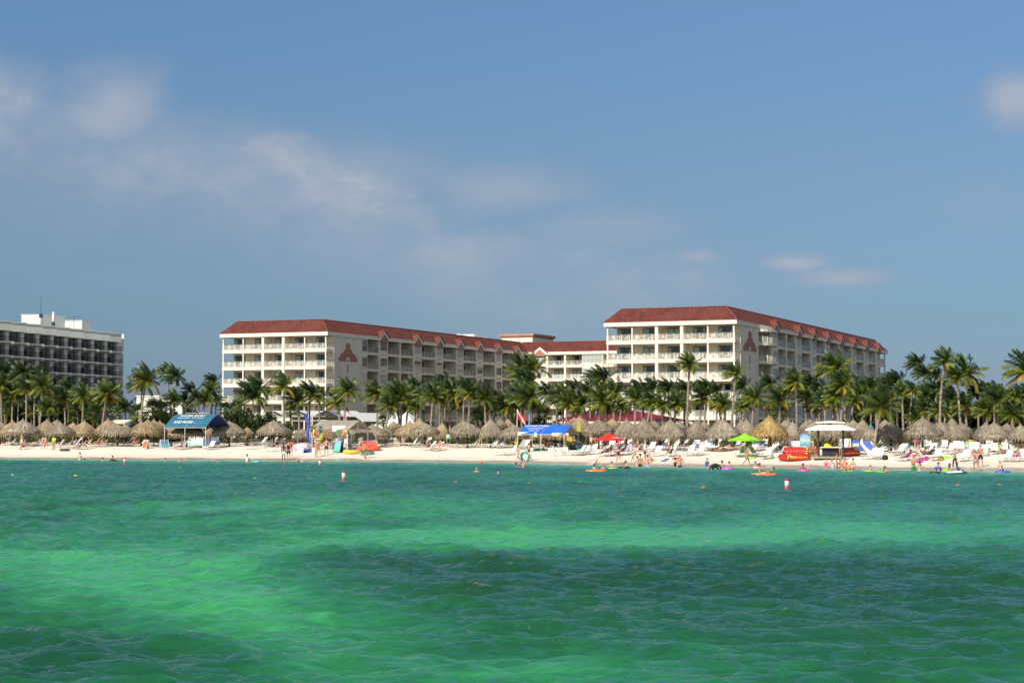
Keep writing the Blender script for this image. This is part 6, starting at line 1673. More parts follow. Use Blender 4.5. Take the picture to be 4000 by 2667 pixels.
# tilted cream awning left of the teal canopy
p = at(468, 1646, 232); o = empty('awning', (p.x, 232, ground(p.x, 232)), R(-20), 'cream tilted awning on posts above the tan thatch left of the teal canopy', 'awning')
h = p.z - o.location.z; MB().box(-1.3, -.9, h - .1, 1.3, .9, h + .02, 0, Matrix.Translation((0, 0, h)) @ Matrix.Rotation(R(14), 4, 'X') @ Matrix.Translation((0, 0, -h))).build('canopy', [pm('cream_awning', (.72, .66, .5), .8, .06, 2)], o)
[MB().tube([(x, y, -.1), (x, y, h - .3)], .04, 6).build('post', [WOODD], o) for x in (-1.2, 1.2) for y in (-.7, .7)]
# white two-tier canopy with counter and deck
X0, Y0 = px(7, 1108, 450); d = shore(X0) + 10.5; p = at(X0, Y0, d); o = empty('pavilion_canopy', (p.x, d, ground(p.x, d)), R(-12), 'white two tier scalloped canopy on dark posts with counter and timber deck', 'canopy')
gz = o.location.z; ze = p.z - gz; hw = (px(7, 1570, 0)[0] - px(7, 645, 0)[0]) / 2 / (F / d) * .93; z1 = at(*px(7, 1100, 362), d).z - gz; z2 = at(*px(7, 1100, 345), d).z - gz + .12; z3 = at(*px(7, 1130, 296), d).z - gz
def tier(mb, hx, hy, zlo, fx, fy, zhi, drop):
    C = [(-hx, -hy), (hx, -hy), (hx, hy), (-hx, hy)]; D = [(-fx, -fy), (fx, -fy), (fx, fy), (-fx, fy)]
    for k in range(4):
        (ax, ay), (bx2, by2) = C[k], C[(k + 1) % 4]; (cx2, cy2), (dx2, dy2) = D[k], D[(k + 1) % 4]; n = 8
        for i in range(n):
            u, v = i / n, (i + 1) / n; q = lambda s0, s1, w_: s0 + (s1 - s0) * w_
            mb.face([(q(ax, bx2, u), q(ay, by2, u), zlo), (q(ax, bx2, v), q(ay, by2, v), zlo), (q(cx2, dx2, v), q(cy2, dy2, v), zhi), (q(cx2, dx2, u), q(cy2, dy2, u), zhi)], 0, False)
            m_ = (u + v) / 2; mb.face([(q(ax, bx2, u), q(ay, by2, u), zlo), (q(ax, bx2, u), q(ay, by2, u), zlo - drop * .6), (q(ax, bx2, m_), q(ay, by2, m_), zlo - drop), (q(ax, bx2, v), q(ay, by2, v), zlo - drop * .6), (q(ax, bx2, v), q(ay, by2, v), zlo)], 0)
tr_ = MB(); tier(tr_, hw, hw * .8, ze + .10, hw * .5, hw * .4, z1 + .02, .16); sub('lower_tier', tr_, [CANVAS], o)
tr_ = MB(); tier(tr_, hw * .60, hw * .5, z2 + .06, .25, .2, z3 + .06, .10); tr_.face([(-.25, -.2, z3), (.25, -.2, z3), (.25, .2, z3), (-.25, .2, z3)]); sub('upper_tier', tr_, [CANVAS], o)
[MB().box(x - .07, y - .07, -.1, x + .07, y + .07, z1 - .1).build('post', [WOODD], o) for x in (-hw * .5, hw * .5) for y in (-hw * .4, hw * .4)]
MB().box(-hw * .72, -hw * .55, .02, hw * .45, hw * .5, .22).build('deck', [WOOD], o); MB().box(-hw * .42, -hw * .35, 1.02, hw * .36, -hw * .1, 1.09).build('counter', [WHITE], o)
MB().box(-hw * .35, -hw * .16, .23, hw * .3, -hw * .12, 1.015).build('counter_front', [DARKM], o)
# ------------------------------------------------------------------ market umbrellas
def umbrella(tile, zx, ya, xl, xr, ye, yg, mat, label, lines, inland=None):
    X, Yg = px(tile, zx, yg); p = on_ground(X, Yg) if inland is None else at(X, HZ, shore(X) + inland)
    p.z = ground(p.x, p.y); ppm = F / p.y; hw = (px(tile, xr, 0)[0] - px(tile, xl, 0)[0]) / 2 / ppm
    o = empty('beach_umbrella', p, R(8), label, 'beach umbrella'); zt = at(X, px(tile, 0, ya)[1], p.y).z - p.z; ze = at(X, px(tile, 0, ye)[1], p.y).z - p.z
    mb = MB(); n = 8
    for k in range(n):
        a, b = 2 * pi * k / n, 2 * pi * (k + 1) / n
        for i in range(4):
            f0, f1 = i / 4, (i + 1) / 4; r0, r1 = hw * (1 - f0) + .02, hw * (1 - f1) + .02; zf = lambda f: ze + (zt - ze) * (f - .10 * sin(pi * f))
            mb.face([(r0 * cos(a), r0 * sin(a), zf(f0)), (r0 * cos(b), r0 * sin(b), zf(f0)), (r1 * cos(b), r1 * sin(b), zf(f1)), (r1 * cos(a), r1 * sin(a), zf(f1))], 0)
        mb.face([(hw * cos(a), hw * sin(a), ze), (hw * cos(a), hw * sin(a), ze - .1), (hw * cos(b), hw * sin(b), ze - .1), (hw * cos(b), hw * sin(b), ze)], 0)
    mb.build('canopy', [mat], o)
    MB().tube([(0, 0, -.3), (0, 0, zt + .05)], .03, 6).build('pole', [RAILW], o)
    rb_ = MB(); [rb_.tube([(0, 0, zt - .55), (hw * .95 * cos(2 * pi * k / 8), hw * .95 * sin(2 * pi * k / 8), ze + .02)], .012, 3) for k in range(8)]; rb_.build('ribs', [RAILW], o)
    if not lines: return o
    tx = MB()
    for st, size, aang, f in lines:
        aa = R(aang); mid = Vector((cos(aa), sin(aa), 0)); tg = Vector((-sin(aa), cos(aa), 0)); apo = hw * .93
        c = mid * (apo * (1 - f) + .03) + Vector((0, 0, ze + (zt - ze) * f)); up_ = (Vector((0, 0, zt)) - mid * apo - Vector((0, 0, ze))).normalized(); nr = tg.cross(up_).normalized() * .05
        tx.text(st, size, lambda u, v: c + tg * u + up_ * v + nr)
    tx.build('lettering', [TXW], o)
    return o
umbrella(5, 1720, 495, 1448, 2008, 615, 925, pm('scarlet_umbrella_cloth', (.70, .035, .025), .6, .06, 2, trans=.15), 'scarlet umbrella with small white lettering above shaded loungers', (('TAN LINES', .17, -68.5, .24), ('THE WATERSPORTS', .13, -68.5, .10)))
umbrella(6, 1855, 505, 1537, 2163, 622, 935, pm('lime_umbrella_cloth', (.28, .72, .02), .6, .06, 2, trans=.15), 'bright lime umbrella shading two green loungers', (('OPEN', .17, -113.5, .22), ('TAN LINES', .15, -68.5, .24), ('RENTALS', .13, -68.5, .08)))
# ------------------------------------------------------------------ signs on the sand
def aframe(tile, x0, x1, yt, yb, mat, label, rz, lines=(), tm=None, backm=None):
    X, Yb = px(tile, (x0 + x1) / 2, yb); p = on_ground(X, Yb); ppm = F / p.y
    w_ = (x1 - x0) / 4.523 / ppm; h = (yb - yt) / 4.523 / ppm * 1.03
    o = empty('folding_sign', p, R(rz), label, 'sign', 'folding sign boards on the sand'); k = R(17)
    for nm, sg, m in (('front_panel', -1, mat), ('rear_panel', 1, backm or WBOARD)):
        M_ = Matrix.Translation((0, sg * h * sin(k) * .95, 0)) @ Matrix.Rotation(-sg * k * -1 if sg < 0 else k * 1, 4, 'X')
        M_ = Matrix.Translation((0, sg * h * sin(k), 0)) @ Matrix.Rotation(sg * k, 4, 'X')
        mb = MB(); mb.box(-w_ / 2 + .04, -.012, .10, w_ / 2 - .04, .012, h - .03, 0, M_)
        q = mb.build(nm, [m], o)
        f_ = MB(); f_.box(-w_ / 2, -.02, -.02, -w_ / 2 + .04, .02, h, 0, M_); f_.box(w_ / 2 - .04, -.02, -.02, w_ / 2, .02, h, 0, M_); f_.box(-w_ / 2 + .041, -.02, .05, w_ / 2 - .041, .02, .10, 0, M_)
        f_.build('frame', [WBOARD if tile != 3 else WOODD], q)
        if sg < 0 and lines:
            tx = MB(); [tx.text(st, s_ * h, lambda a, b: M_ @ Vector((a, -.02, z * h + b))) for st, s_, z in lines]; tx.build('lettering', [tm or TXW], q)
    return o
aframe(2, 258, 385, 752, 916, poster('parasail_photo_print', ((.35, .15, .05), (.6, .15, .05), (.55, .1, .06), (.75, .7, .65)), 4, 1.2), 'white folding sign with red parasail picture left of the teal canopy', -42)
aframe(2, 560, 715, 748, 912, poster('jetski_photo_print', ((.1, .4, .45), (.12, .42, .5), (.1, .2, .3), (.2, .5, .65)), 4, 1.2), 'folding sign with sea blue jet ski picture just left of the teal canopy', 36)
aframe(2, 1332, 1440, 722, 900, poster('pale_sea_print', ((.3, .55, .7), (.55, .68, .8), (.3, .5, .75), (.5, .68, .85)), 4, 1.3), 'pale blue folding sign in front of the blue banner fence', -10)
aframe(3, 1388, 1530, 762, 985, poster('turquoise_reef_print', ((.02, .35, .25), (.1, .5, .38), (.15, .45, .55), (.2, .35, .7)), 4, 1.4), 'tall folding sign with turquoise reef picture before the wooden pavilion', -28, backm=DARKM)
aframe(7, 1508, 1612, 680, 872, poster('yellow_sail_print', ((.2, .4, .5), (.45, .6, .65), (.75, .6, .1), (.75, .75, .72)), 4, 1.3), 'white folding sign with yellow sail picture under the white canopy', -32)
board('notice_board', 2, 937, 608, 1060, 870, 882, SEA1, 'tall turquoise boat trip board between the teal canopy posts', lines=(('JOLLY', .12, 0, .88), ('PIRATES', .11, 0, .79)), tm=TXW)
board('banner_fence', 2, 1066, 694, 1366, 850, 858, SEA2, 'long pale underwater photo banner fence left half', 'banner')
board('banner_fence', 2, 1370, 697, 1606, 838, 850, SEA3, 'dark reef photo banner fence right half', 'banner')
board('poster_stand', 3, 722, 836, 838, 985, 990, poster('mint_poster_print', ((.55, .75, .68), (.7, .8, .72), (.4, .7, .62), (.8, .8, .76)), 4, 1.0), 'mint and white poster stand leaning before the pink inflatable', rz=-6)
board('poster_stand', 3, 990, 900, 1042, 992, 996, WBOARD, 'small plain white board behind the man in salmon shorts')
board('notice_board', 7, 562, 517, 746, 770, 790, poster('pirate_ship_print', ((.05, .3, .35), (.15, .45, .5), (.5, .65, .7), (.08, .3, .55), (.06, .25, .5)), 3, 1.6), 'tall blue sailing trip board behind the red inflatable sofas', lines=(('JOLLY', .13, 0, .87), ('PIRATES', .12, 0, .76)), tm=TXW, inland=12)
board('blank_board', 7, 436, 640, 570, 755, 770, WBOARD, 'blank white board leaning left of the sailing trip board', inland=12.3)
board('post_sign', 7, 770, 538, 828, 618, 790, pm('lime_notice', (.4, .65, .12), .6, .2, 5), 'lime notice nailed on a post left of the white canopy', inland=11)
board('tall_sign', 7, 1258, 588, 1302, 778, 782, pm('black_white_print', (.75, .75, .73), .6, .1, 9, col2=(.02, .02, .02)), 'narrow white sign with black script at right of the white canopy counter', inland=8)
BLUU = pm('azure_umbrella_cloth', (.06, .25, .60), .6, .06, 2, trans=.15)
for tl, zx, ya, xl, xr, ye, inl, lab in ((7, 1500, 335, 1425, 1590, 405, 34, 'azure umbrella between grey thatch roofs right of the white canopy, larger one'), (7, 1815, 340, 1765, 1868, 400, 35, 'azure umbrella showing behind the thatch beside the leaning palm'), (5, 1765, 395, 1715, 1812, 445, 29, 'azure umbrella showing between thatch roofs above the scarlet umbrella')):
    umbrella(tl, zx, ya, xl, xr, ye, 0, BLUU, lab, (), inl)
MUST = pm('mustard_awning_cloth', (.55, .32, .04), .7, .08, 2)
for tl, zx, zy, w_z, lab in ((8, 205, 625, 180, 'mustard shade awning under the near thatch, left of the magenta dress'), (8, 1450, 632, 210, 'mustard shade awning behind white loungers at right'), (8, 2330, 670, 90, 'mustard shade awning at the right edge under thatch'), (6, 1185, 625, 110, 'mustard shade hood left of the lime umbrella'), (6, 745, 605, 80, 'small mustard shade hood below the front thatch')):
    X, Y = px(tl, zx, zy); d = shore(X) + 21; p = at(X, Y, d); gz = ground(p.x, d); w_ = w_z / 4.523 / (F / d)
    o = empty('shade_awning', (p.x, d, gz), R(-10), lab, 'awning', 'mustard shade awnings'); h = p.z - gz
    mb = MB(); n = 6
    for i in range(n):
        a, b = -1 + 2 * i / n, -1 + 2 * (i + 1) / n; f = lambda u: h + .06 - .16 * u * u
        mb.face([(a * w_ / 2, -.4, f(a) - .06), (b * w_ / 2, -.4, f(b) - .06), (b * w_ / 2, .4, f(b)), (a * w_ / 2, .4, f(a))], 0, True)
        mb.face([(a * w_ / 2, -.4, f(a) - .06), (a * w_ / 2, -.4, f(a) - .2), (b * w_ / 2, -.4, f(b) - .2), (b * w_ / 2, -.4, f(b) - .06)], 0)
    mb.build('canopy', [MUST], o)
    for sx in (-1, 1): MB().tube([(sx * w_ * .46, .3, 0), (sx * w_ * .42, .1, h - .1)], .025, 5).build('pole', [RAILW], o)
# ------------------------------------------------------------------ inflatables and beach toys
PVC = lambda n, c: pm(n, c, .3, .06, 2, spec=.5)
REDP = PVC('red_vinyl', (.50, .024, .018)); YELP = PVC('yellow_vinyl', (.8, .55, .02)); LIMEP = PVC('lime_vinyl', (.3, .75, .05)); PURP = PVC('magenta_vinyl', (.55, .05, .55)); PINKP = PVC('pink_vinyl', (.8, .08, .38)); TEALP = PVC('teal_vinyl', (.05, .55, .5)); ORGP = PVC('orange_vinyl', (.75, .2, .03)); BLUEP = PVC('blue_vinyl', (.03, .1, .5)); WHTP = PVC('white_vinyl', (.8, .8, .8)); CORP = PVC('faded_red_vinyl', (.66, .12, .075))
CHK = checker('black_white_checker', (.75, .75, .75), (.02, .02, .02), 7); BYS = stripes('black_yellow_stripe', (.75, .6, .04), (.02, .02, .02), 5, 2); TYRE = pm('black_inner_tube', (.02, .026, .024), .35, .3, 9, spec=.5)
def sofa(pos, rz, body, label, sc=1.0, text=True, bh=.76):
    o = empty('inflatable_sofa', pos, R(rz), label, 'inflatable', 'red inflatable towing sofas', s=sc)
    mb = MB(); mb.torus((0, 0, .30), .95, .30, 32, 12, 0, 1.25, .95); mb.prism([(1.15 * cos(2 * pi * i / 24), .9 * sin(2 * pi * i / 24)) for i in range(24)], lambda a, b, d: (a, b, d), .12, .42, 0); mb.build('base_ring', [body], o)
    bk = MB(); a = R(24)
    M_ = Matrix.Translation((0, .62, .45)) @ Matrix.Rotation(-a, 4, 'X')
    for i in range(7):
        x = -.9 + 1.8 * i / 6; bk.tube([M_ @ Vector((x, 0, 0)), M_ @ Vector((x, 0, bh))], [.165, .17], 8, 0)
    bk.box(-.95, -.08, 0, .95, .1, bh - .03, 0, M_); b = bk.build('backrest', [body], o)
    tp = MB(); tp.tube([M_ @ Vector((-1.05, 0, .02)), M_ @ Vector((-1.05, 0, bh + .1)), M_ @ Vector((1.05, 0, bh + .1)), M_ @ Vector((1.05, 0, .02))], .06, 6, 0); tp.build('piping', [WHTP], b)
    for sg, m in ((-1, CHK), (1, BYS)):
        sd = MB(); sd.prism([(.72, .42), (.74, .36 + bh), (.1, .36 + bh * .45), (-.3, .44)], lambda aa, bb, d: (sg * (1.02 + d), aa, bb), 0, .16); fixn(sd.build('side_bolster', [m], o))
    hd = MB(); [hd.tube([(x - .1, -1.18, .42), (x, -1.22, .5), (x + .1, -1.18, .42)], .03, 5) for x in (-.6, .0)]; hd.build('handles', [BLACK], o)
    st = MB(); st.tube([(-.55, -.95, .58), (-.45, -1.22, .3), (-.5, -1.25, .05)], .05, 5); st.tube([(-.25, -.95, .58), (-.45, -1.22, .3)], .05, 5); st.build('tow_strap', [YELP], o)
    if text:
        tx = MB(); rx, ry = .95 * 1.25 + .31, .95 * .95 + .31
        def wrapt(u, v):
            th = -R(62) + u / 1.45; return Vector((rx * cos(th), ry * sin(th), .22 + v))
        tx.text('GREAT BIG MABLE', .24, lambda u, v: wrapt(u, v) * 1.0); tx.build('lettering', [TXY], o)
    return o
def sit(tile, zx, zy): return on_ground(*px(tile, zx, zy))
sofa(sit(7, 465, 985), -14, REDP, 'nearest red inflatable sofa with yellow lettering round its front', 1.02)
sofa(sit(7, 650, 875), 12, REDP, 'red inflatable sofa half hidden behind the nearest one', .98)
o = sofa(sit(7, 1365, 905), -6, REDP, 'red inflatable sofa with lowered back in front of the white canopy', .95, bh=.3)
sofa(sit(3, 1990, 950), 8, CORP, 'faded red inflatable sofa right of the wooden pavilion', .92, False)
def raft(pos, rz, rx, ry, r, m1, m2, label, name='inflatable_ring', lines=None, group=None, tilt=0, cat='inflatable', fill=True):
    o = empty(name, pos, R(rz), label, cat, group); o.rotation_euler = (R(tilt), 0, R(rz))
    mb = MB(); mb.torus((0, 0, r), max(rx, ry) - r, r, 30, 10, 0, rx / max(rx, ry), ry / max(rx, ry)); mb.build('ring', [m1], o)
    if fill: MB().prism([((rx - r) * cos(2 * pi * i / 20), (ry - r) * sin(2 * pi * i / 20)) for i in range(20)], lambda a, b, d: (a, b, d), r * .5, r * 1.3).build('cover', [m2], o)
    if lines:
        tx = MB()
        for st, s_ in lines: tx.text(st, s_, lambda u, v: Vector(((rx + .01) * sin(u / ry), -(ry + .02) * cos(u / ry), r * .6 + v)))
        tx.build('lettering', [TXB], o)
    return o
FLAME = pm('yellow_orange_flame_vinyl', (.8, .5, .02), .35, .1, 2.4, col2=(.7, .1, .01)); BGV = pm('blue_lime_vinyl', (.5, .75, .1), .35, .1, 2.5, col2=(.03, .12, .35)); PKS = pm('pink_striped_vinyl', (.75, .38, .42), .4, .1, 1.2, col2=(.6, .45, .6))
raft(sit(3, 1690, 1000), 10, 1.0, .8, .2, YELP, FLAME, 'flat yellow and orange flame patterned towing tube', 'towing_tube')
raft(sit(3, 1960, 1022), 0, .88, .75, .19, BGV, BGV, 'round blue and lime towing tube beside the ball player', 'towing_tube', (('AIRHEAD', .28),))
raft(sit(3, 880, 975), 4, .62, .6, .14, BLUEP, BLUEP, 'flat bright blue towing tube under the feather banner', 'towing_tube')
p = sit(3, 840, 955); o = empty('inflatable_dome', p, R(-8), 'big pink striped inflatable dome with checkered end behind poster stand', 'inflatable')
mb = MB(); mb.ball((0, 0, .42), (1.28, .9, .55), 20, 10); mb.build('body', [PKS], o); mb = MB(); mb.ball((.55, -.35, .42), (.5, .58, .42), 12, 8); mb.build('checkered_patch', [CHK], o)
def blob(name, tile, zx, zy, parts, label, cat, rz=0):
    o = empty(name, sit(tile, zx, zy), R(rz), label, cat)
    for nm, fn, m in parts: mb = MB(); fn(mb); mb.build(nm, [m], o)
    return o
blob('inflatable_tube', 3, 1130, 900, (('tube', lambda m: m.tube([(-.3, 0, .1), (-.1, .1, .8), (.25, .1, 1.35), (.32, .1, 1.9)], [.2, .28, .28, .12], 10), BYS), ('fin', lambda m: m.ball((-.75, .1, 1.25), (.32, .2, .25), 10, 6), BYS)), 'upright black and yellow striped inflatable behind the bathers', 'inflatable')
# boards and big slides leaning under the white canopy
def lean_board(tile, x0, y0, x1, y1, w_, m, label, rim=None, t=.07, name='paddle_board', cat='board'):
    Xb, Yb = px(tile, x0, y0); p = on_ground(Xb, Yb); Xt, Yt = px(tile, x1, y1); q = at(Xt, Yt, p.y + .7) - p
    o = empty(name, p, 0, label, cat); d = q.normalized(); s_ = d.cross(Vector((0, -1, .2))).normalized(); n_ = s_.cross(d).normalized(); L = q.length
    ol = [(0, -.5), (.15, -.85), (.5, -1), (.85, -.8), (.97, -.4), (1, 0), (.97, .4), (.85, .8), (.5, 1), (.15, .85), (0, .5)]
    mb = MB(); mb.prism(ol, lambda a, b, dd: d * (a * L) + s_ * (b * w_ / 2) + n_ * dd, -t / 2, t / 2); fixn(mb.build('deck', [m], o))
    if rim: mb = MB(); mb.prism([(.08 + a * .84, b * .55) for a, b in ol], lambda a, b, dd: d * (a * L) + s_ * (b * w_ / 2) + n_ * dd, t / 2 + .003, t / 2 + .012); fixn(mb.build('stripe', [rim], o)); mb = MB(); mb.prism([(.08 + a * .84, b * .55) for a, b in ol], lambda a, b, dd: d * (a * L) + s_ * (b * w_ / 2) + n_ * dd, -t / 2 - .012, -t / 2 - .003); fixn(mb.build('stripe', [rim], o))
    return o
lean_board(7, 1320, 800, 1395, 600, .55, pm('pale_surf_print', (.5, .65, .72), .4, .2, 4, col2=(.75, .78, .78)), 'pale blue printed board leaning under the white canopy')
lean_board(7, 1330, 800, 1390, 665, .34, BLACK, 'short black board leaning in front of the pale printed one')
lean_board(7, 1420, 800, 1445, 600, .35, WHTP, 'slim white board leaning beside the pale printed one', ORGP)
lean_board(7, 1880, 830, 1660, 605, 1.15, WHTP, 'big white and blue inflatable slide leaning left of the near palm', BLUEP, .22, 'inflatable_slide', 'inflatable')
lean_board(7, 1650, 820, 1510, 640, 1.0, BLUEP, 'dark blue inflatable slide beside the white and blue one', None, .2, 'inflatable_slide', 'inflatable')
lean_board(7, 1110, 770, 1000, 700, .55, YELP, 'yellow board propped behind the white canopy counter')
raft(sit(7, 905, 785) + Vector((0, 0, .24)), 0, .32, .3, .07, LIMEP, LIMEP, 'lime swim ring lying on the timber deck', 'swim_ring')
# balls, bags, small things
def ballthing(pos, r, m, label, name='beach_ball', cat='ball', m2=None):
    o = empty(name, pos, 0, label, cat); mb = MB(); mb.ball((0, 0, r), r, 14, 10, 0); mb.build('ball', [m], o)
    if m2: mb = MB(); [mb.ball((r * .72 * cos(k * 2.1) * .9, r * .72 * sin(k * 2.1) * .9, r + r * .45 * (-1) ** k), r * .42, 6, 4) for k in range(6)]; mb.build('patches', [m2], o)
    return o
ballthing(on_water(*px(3, 747, 1150)), .16, pm('pink_ball', (.75, .1, .16), .4, .05, 3), 'pink ball floating at the shoreline near three standing men')
ballthing(on_water(*px(4, 1712, 1190)), .17, pm('coral_ball', (.8, .14, .1), .4, .05, 3), 'coral red ball floating near the swimmer with dark glasses')
ballthing(sit(3, 1935, 1092), .11, YELP, 'yellow and black football at the feet of the boy in green shorts', 'football', 'ball', BLACK)
def bag(tile, zx, zy, m, label, s_=.28):
    o = empty('beach_bag', sit(tile, zx, zy), R(random.uniform(-40, 40)), label, 'bag'); mb = MB(); mb.lathe([(s_ * .8, 0), (s_, s_ * .5), (s_ * .9, s_ * 1.2), (s_ * .5, s_ * 1.55), (.02, s_ * 1.6)], 10, 0, ey=.7); mb.build('body', [m], o)
    mb = MB(); mb.tube([(-s_ * .4, -s_ * .6, s_), (0, -s_ * .8, s_ * 1.7), (s_ * .4, -s_ * .6, s_)], .025, 5); mb.build('strap', [BLACK], o)
bag(7, 2070, 975, BLACK, 'black rucksack standing beside a striped lounger right of the near palm'); bag(8, 882, 995, pm('dark_yellow_bag', (.1, .08, .02), .6, .4, 6, col2=(.5, .4, .02)), 'black and yellow rucksack beside a striped lounger'); bag(8, 622, 990, clothmat('magenta'), 'magenta bag on the sand between two reclining bathers', .24); bag(6, 20, 818, pm('red_black_bag', (.6, .04, .08), .6, .3, 5, col2=(.02, .02, .02)), 'red and black bag behind the man in white shirt', .3)
raft(sit(8, 980, 950), 0, .62, .3, .06, LIMEP, LIMEP, 'lime boogie board lying on the sand by the woman in striped shirt', 'boogie_board', cat='float', tilt=20)
raft(sit(6, 420, 1000), 0, .28, .22, .06, BLUEP, BLUEP, 'deep blue swim ring on the sand, near one of a pair', 'swim_ring', cat='float'); raft(sit(6, 475, 975), 0, .24, .2, .06, BLUEP, PURP, 'deep blue swim ring on the sand, far one of a pair', 'swim_ring', cat='float')
raft(sit(6, 660, 965), 0, .5, .2, .06, REDP, REDP, 'red kickboard held at the waterline behind a couple', 'kickboard', cat='float', tilt=25); raft(sit(6, 1960, 955), 0, .5, .25, .09, LIMEP, LIMEP, 'lime inflatable toy on the sand beside the walking bather', 'inflatable_toy')
raft(sit(6, 1395, 828), 0, .75, .4, .12, pm('brown_leather_raft', (.3, .14, .04), .6, .2, 3), WOODD, 'brown oval raft under a lounger near the lime umbrella', 'oval_raft'); raft(sit(5, 480, 805), 0, .65, .3, .12, TEALP, TEALP, 'teal air mat lying under the blue dive canopy', 'air_mat'); raft(sit(1, 1145, 952), 0, .62, .5, .12, TYRE, TYRE, 'black inner tube lying before the far left loungers', 'inner_tube', fill=False)
raft(sit(5, 1255, 845) , 0, .7, .5, .2, PVC('sea_green_vinyl', (.06, .45, .2)), TEALP, 'green inflatable behind the loungers left of the scarlet umbrella', 'inflatable_ring'); raft(sit(5, 1180, 790), 0, 1.2, .5, .25, PVC('dark_navy_vinyl', (.02, .05, .09)), BLACK, 'large dark navy inflatable right of the mustard board', 'inflatable_ring')
def crate(tile, zx, zy, label):
    o = empty('cool_box', sit(tile, zx, zy), R(random.uniform(-15, 15)), label, 'cool box', 'white cool boxes under the dive canopy'); MB().box(-.32, -.22, 0, .32, .22, .36).build('body', [WHITE], o); MB().box(-.34, -.24, .363, .34, .24, .42).build('lid', [DWHITE], o)
crate(5, 692, 832, 'left white cool box below the blue dive canopy'); crate(5, 822, 826, 'middle white cool box below the blue dive canopy'); crate(5, 930, 822, 'right white cool box below the blue dive canopy')
def table(tile, zx, zy, w_, label, m=WHITE):
    o = empty('table', sit(tile, zx, zy), 0, label, 'table'); MB().box(-w_ / 2, -.35, .68, w_ / 2, .35, .73).build('table_top', [m], o)
    for x in (-w_ / 2 + .06, w_ / 2 - .06):
        for y in (-.3, .3): MB().box(x - .025, y - .025, 0, x + .025, y + .025, .678).build('leg', [m], o)
table(5, 740, 795, 1.6, 'long pale table under the blue dive canopy', pm('pale_table', (.45, .42, .36), .7, .1, 3)); table(2, 1590, 880, .5, 'small white side table before the dark banner fence'); table(5, 1560, 760, 1.2, 'pale table left of the scarlet umbrella pole', pm('pale_table', (.45, .42, .36))); table(3, 1340, 905, .55, 'white plastic table before the wooden pavilion')
def pchair(tile, zx, zy, rz, label):
    o = empty('plastic_chair', sit(tile, zx, zy), R(rz), label, 'chair', 'white plastic chairs'); MB().box(-.23, -.22, .40, .23, .22, .44).build('seat', [WHITE], o); mb = MB(); [mb.box(-.21 + i * .09, .2, .45, -.15 + i * .09, .24, .88) for i in range(5)]; mb.box(-.23, .2, .881, .23, .24, .94); mb.build('backrest', [WHITE], o)
    for x in (-.2, .2):
        for y in (-.19, .19): MB().box(x - .025, y - .025, 0, x + .025, y + .025, .399).build('leg', [WHITE], o)
pchair(3, 1390, 840, 20, 'white plastic chair under the wooden pavilion sign'); pchair(3, 1320, 915, -40, 'white plastic chair left of the tall reef sign'); pchair(3, 1600, 880, 160, 'white plastic chair behind the silver sail banner'); pchair(5, 530, 800, 100, 'plastic chair behind the man in red tank top')
def binbox(tile, zx, zy, label):
    o = empty('wooden_locker', sit(tile, zx, zy), 0, label, 'locker', 'beige lockers under the thatch'); MB().box(-.42, -.3, 0, .42, .3, .95).build('body', [pm('beige_panel', (.52, .42, .31), .8, .1, 3)], o); MB().box(-.46, -.34, .953, .46, .34, 1.0).build('lid', [WOODD], o)
binbox(1, 1145, 800, 'left beige locker below the grey thatch, behind the attendant'); binbox(1, 1370, 802, 'right beige locker below the tan thatch, behind white loungers'); binbox(4, 368, 850, 'beige locker against a palm trunk right of the white marquees'); binbox(4, 225, 860, 'weathered low locker right of the pavilion thatch')

# ------------------------------------------------------------------ marker buoys and float lines
def marker(X, Y, h, label, sc=1.0, lean=0):
    p = on_water(X, Y); o = empty('marker_buoy', p, R(lean), label, 'buoy', 'red and white marker buoys', s=sc); o.rotation_euler = (R(2), R(lean * .2), 0)
    r = .125
    MB().lathe([(r, -.3), (r, h * .24)], 18).build('base_band', [pm('buoy_crimson', (.5, .02, .05), .45, .1, 5)], o); MB().lathe([(r * .985, h * .2401), (r * .985, h * .88)], 18).build('white_body', [pm('buoy_white', (.78, .76, .76), .45, .06, 5)], o); MB().lathe([(r * 1.02, h * .8801), (r * 1.02, h), (r * .9, h + .01)], 18).build('top_band', [pm('buoy_crimson', (.5, .02, .05))], o)
    MB().lathe([(r * 1.5, -.02), (r * 1.55, .02), (r * 1.2, .05)], 18).build('float_collar', [pm('buoy_crimson', (.5, .02, .05))], o)
    tx = MB(); rr = r * 1.0
    cyl = lambda a, b: Vector((rr * sin(a / rr), -rr * cos(a / rr), b))
    tx.text('NO', .095, lambda a, b: cyl(a + .03, b + h * .76)); tx.text('BOATS', .08, lambda a, b: cyl(a, b + h * .65))
    for k in range(4):
        for i in range(8):
            f0, f1 = i / 8, (i + 1) / 8; c = [(0, .1), (.085, 0), (0, -.1), (-.085, 0)]; (ax, ay), (bx2, by2) = c[k], c[(k + 1) % 4]; m_ = .78
            q = lambda f, g: cyl((ax + (bx2 - ax) * f) * g, (ay + (by2 - ay) * f) * g + h * .44)
            tx.face([q(f0, 1), q(f1, 1), q(f1, m_), q(f0, m_)])
    for s_ in ((-.008, -.055, .008, .055), (-.048, -.009, .048, .009)): tx.face([cyl(s_[0], s_[1] + h * .44), cyl(s_[2], s_[1] + h * .44), cyl(s_[2], s_[3] + h * .44), cyl(s_[0], s_[3] + h * .44)])
    tx.build('lettering', [TXR], o)
    return o
marker(487.5, 1812, .60, 'farthest red and white marker buoy, left of all the others'); marker(1250, 1822, .66, 'red and white marker buoy near shore before the wooden pavilion'); marker(1343, 1880, .66, 'red and white marker buoy farther out, right of the pavilion one', lean=-4); marker(3074, 1915, .63, 'rightmost red and white marker buoy, alone in the water')
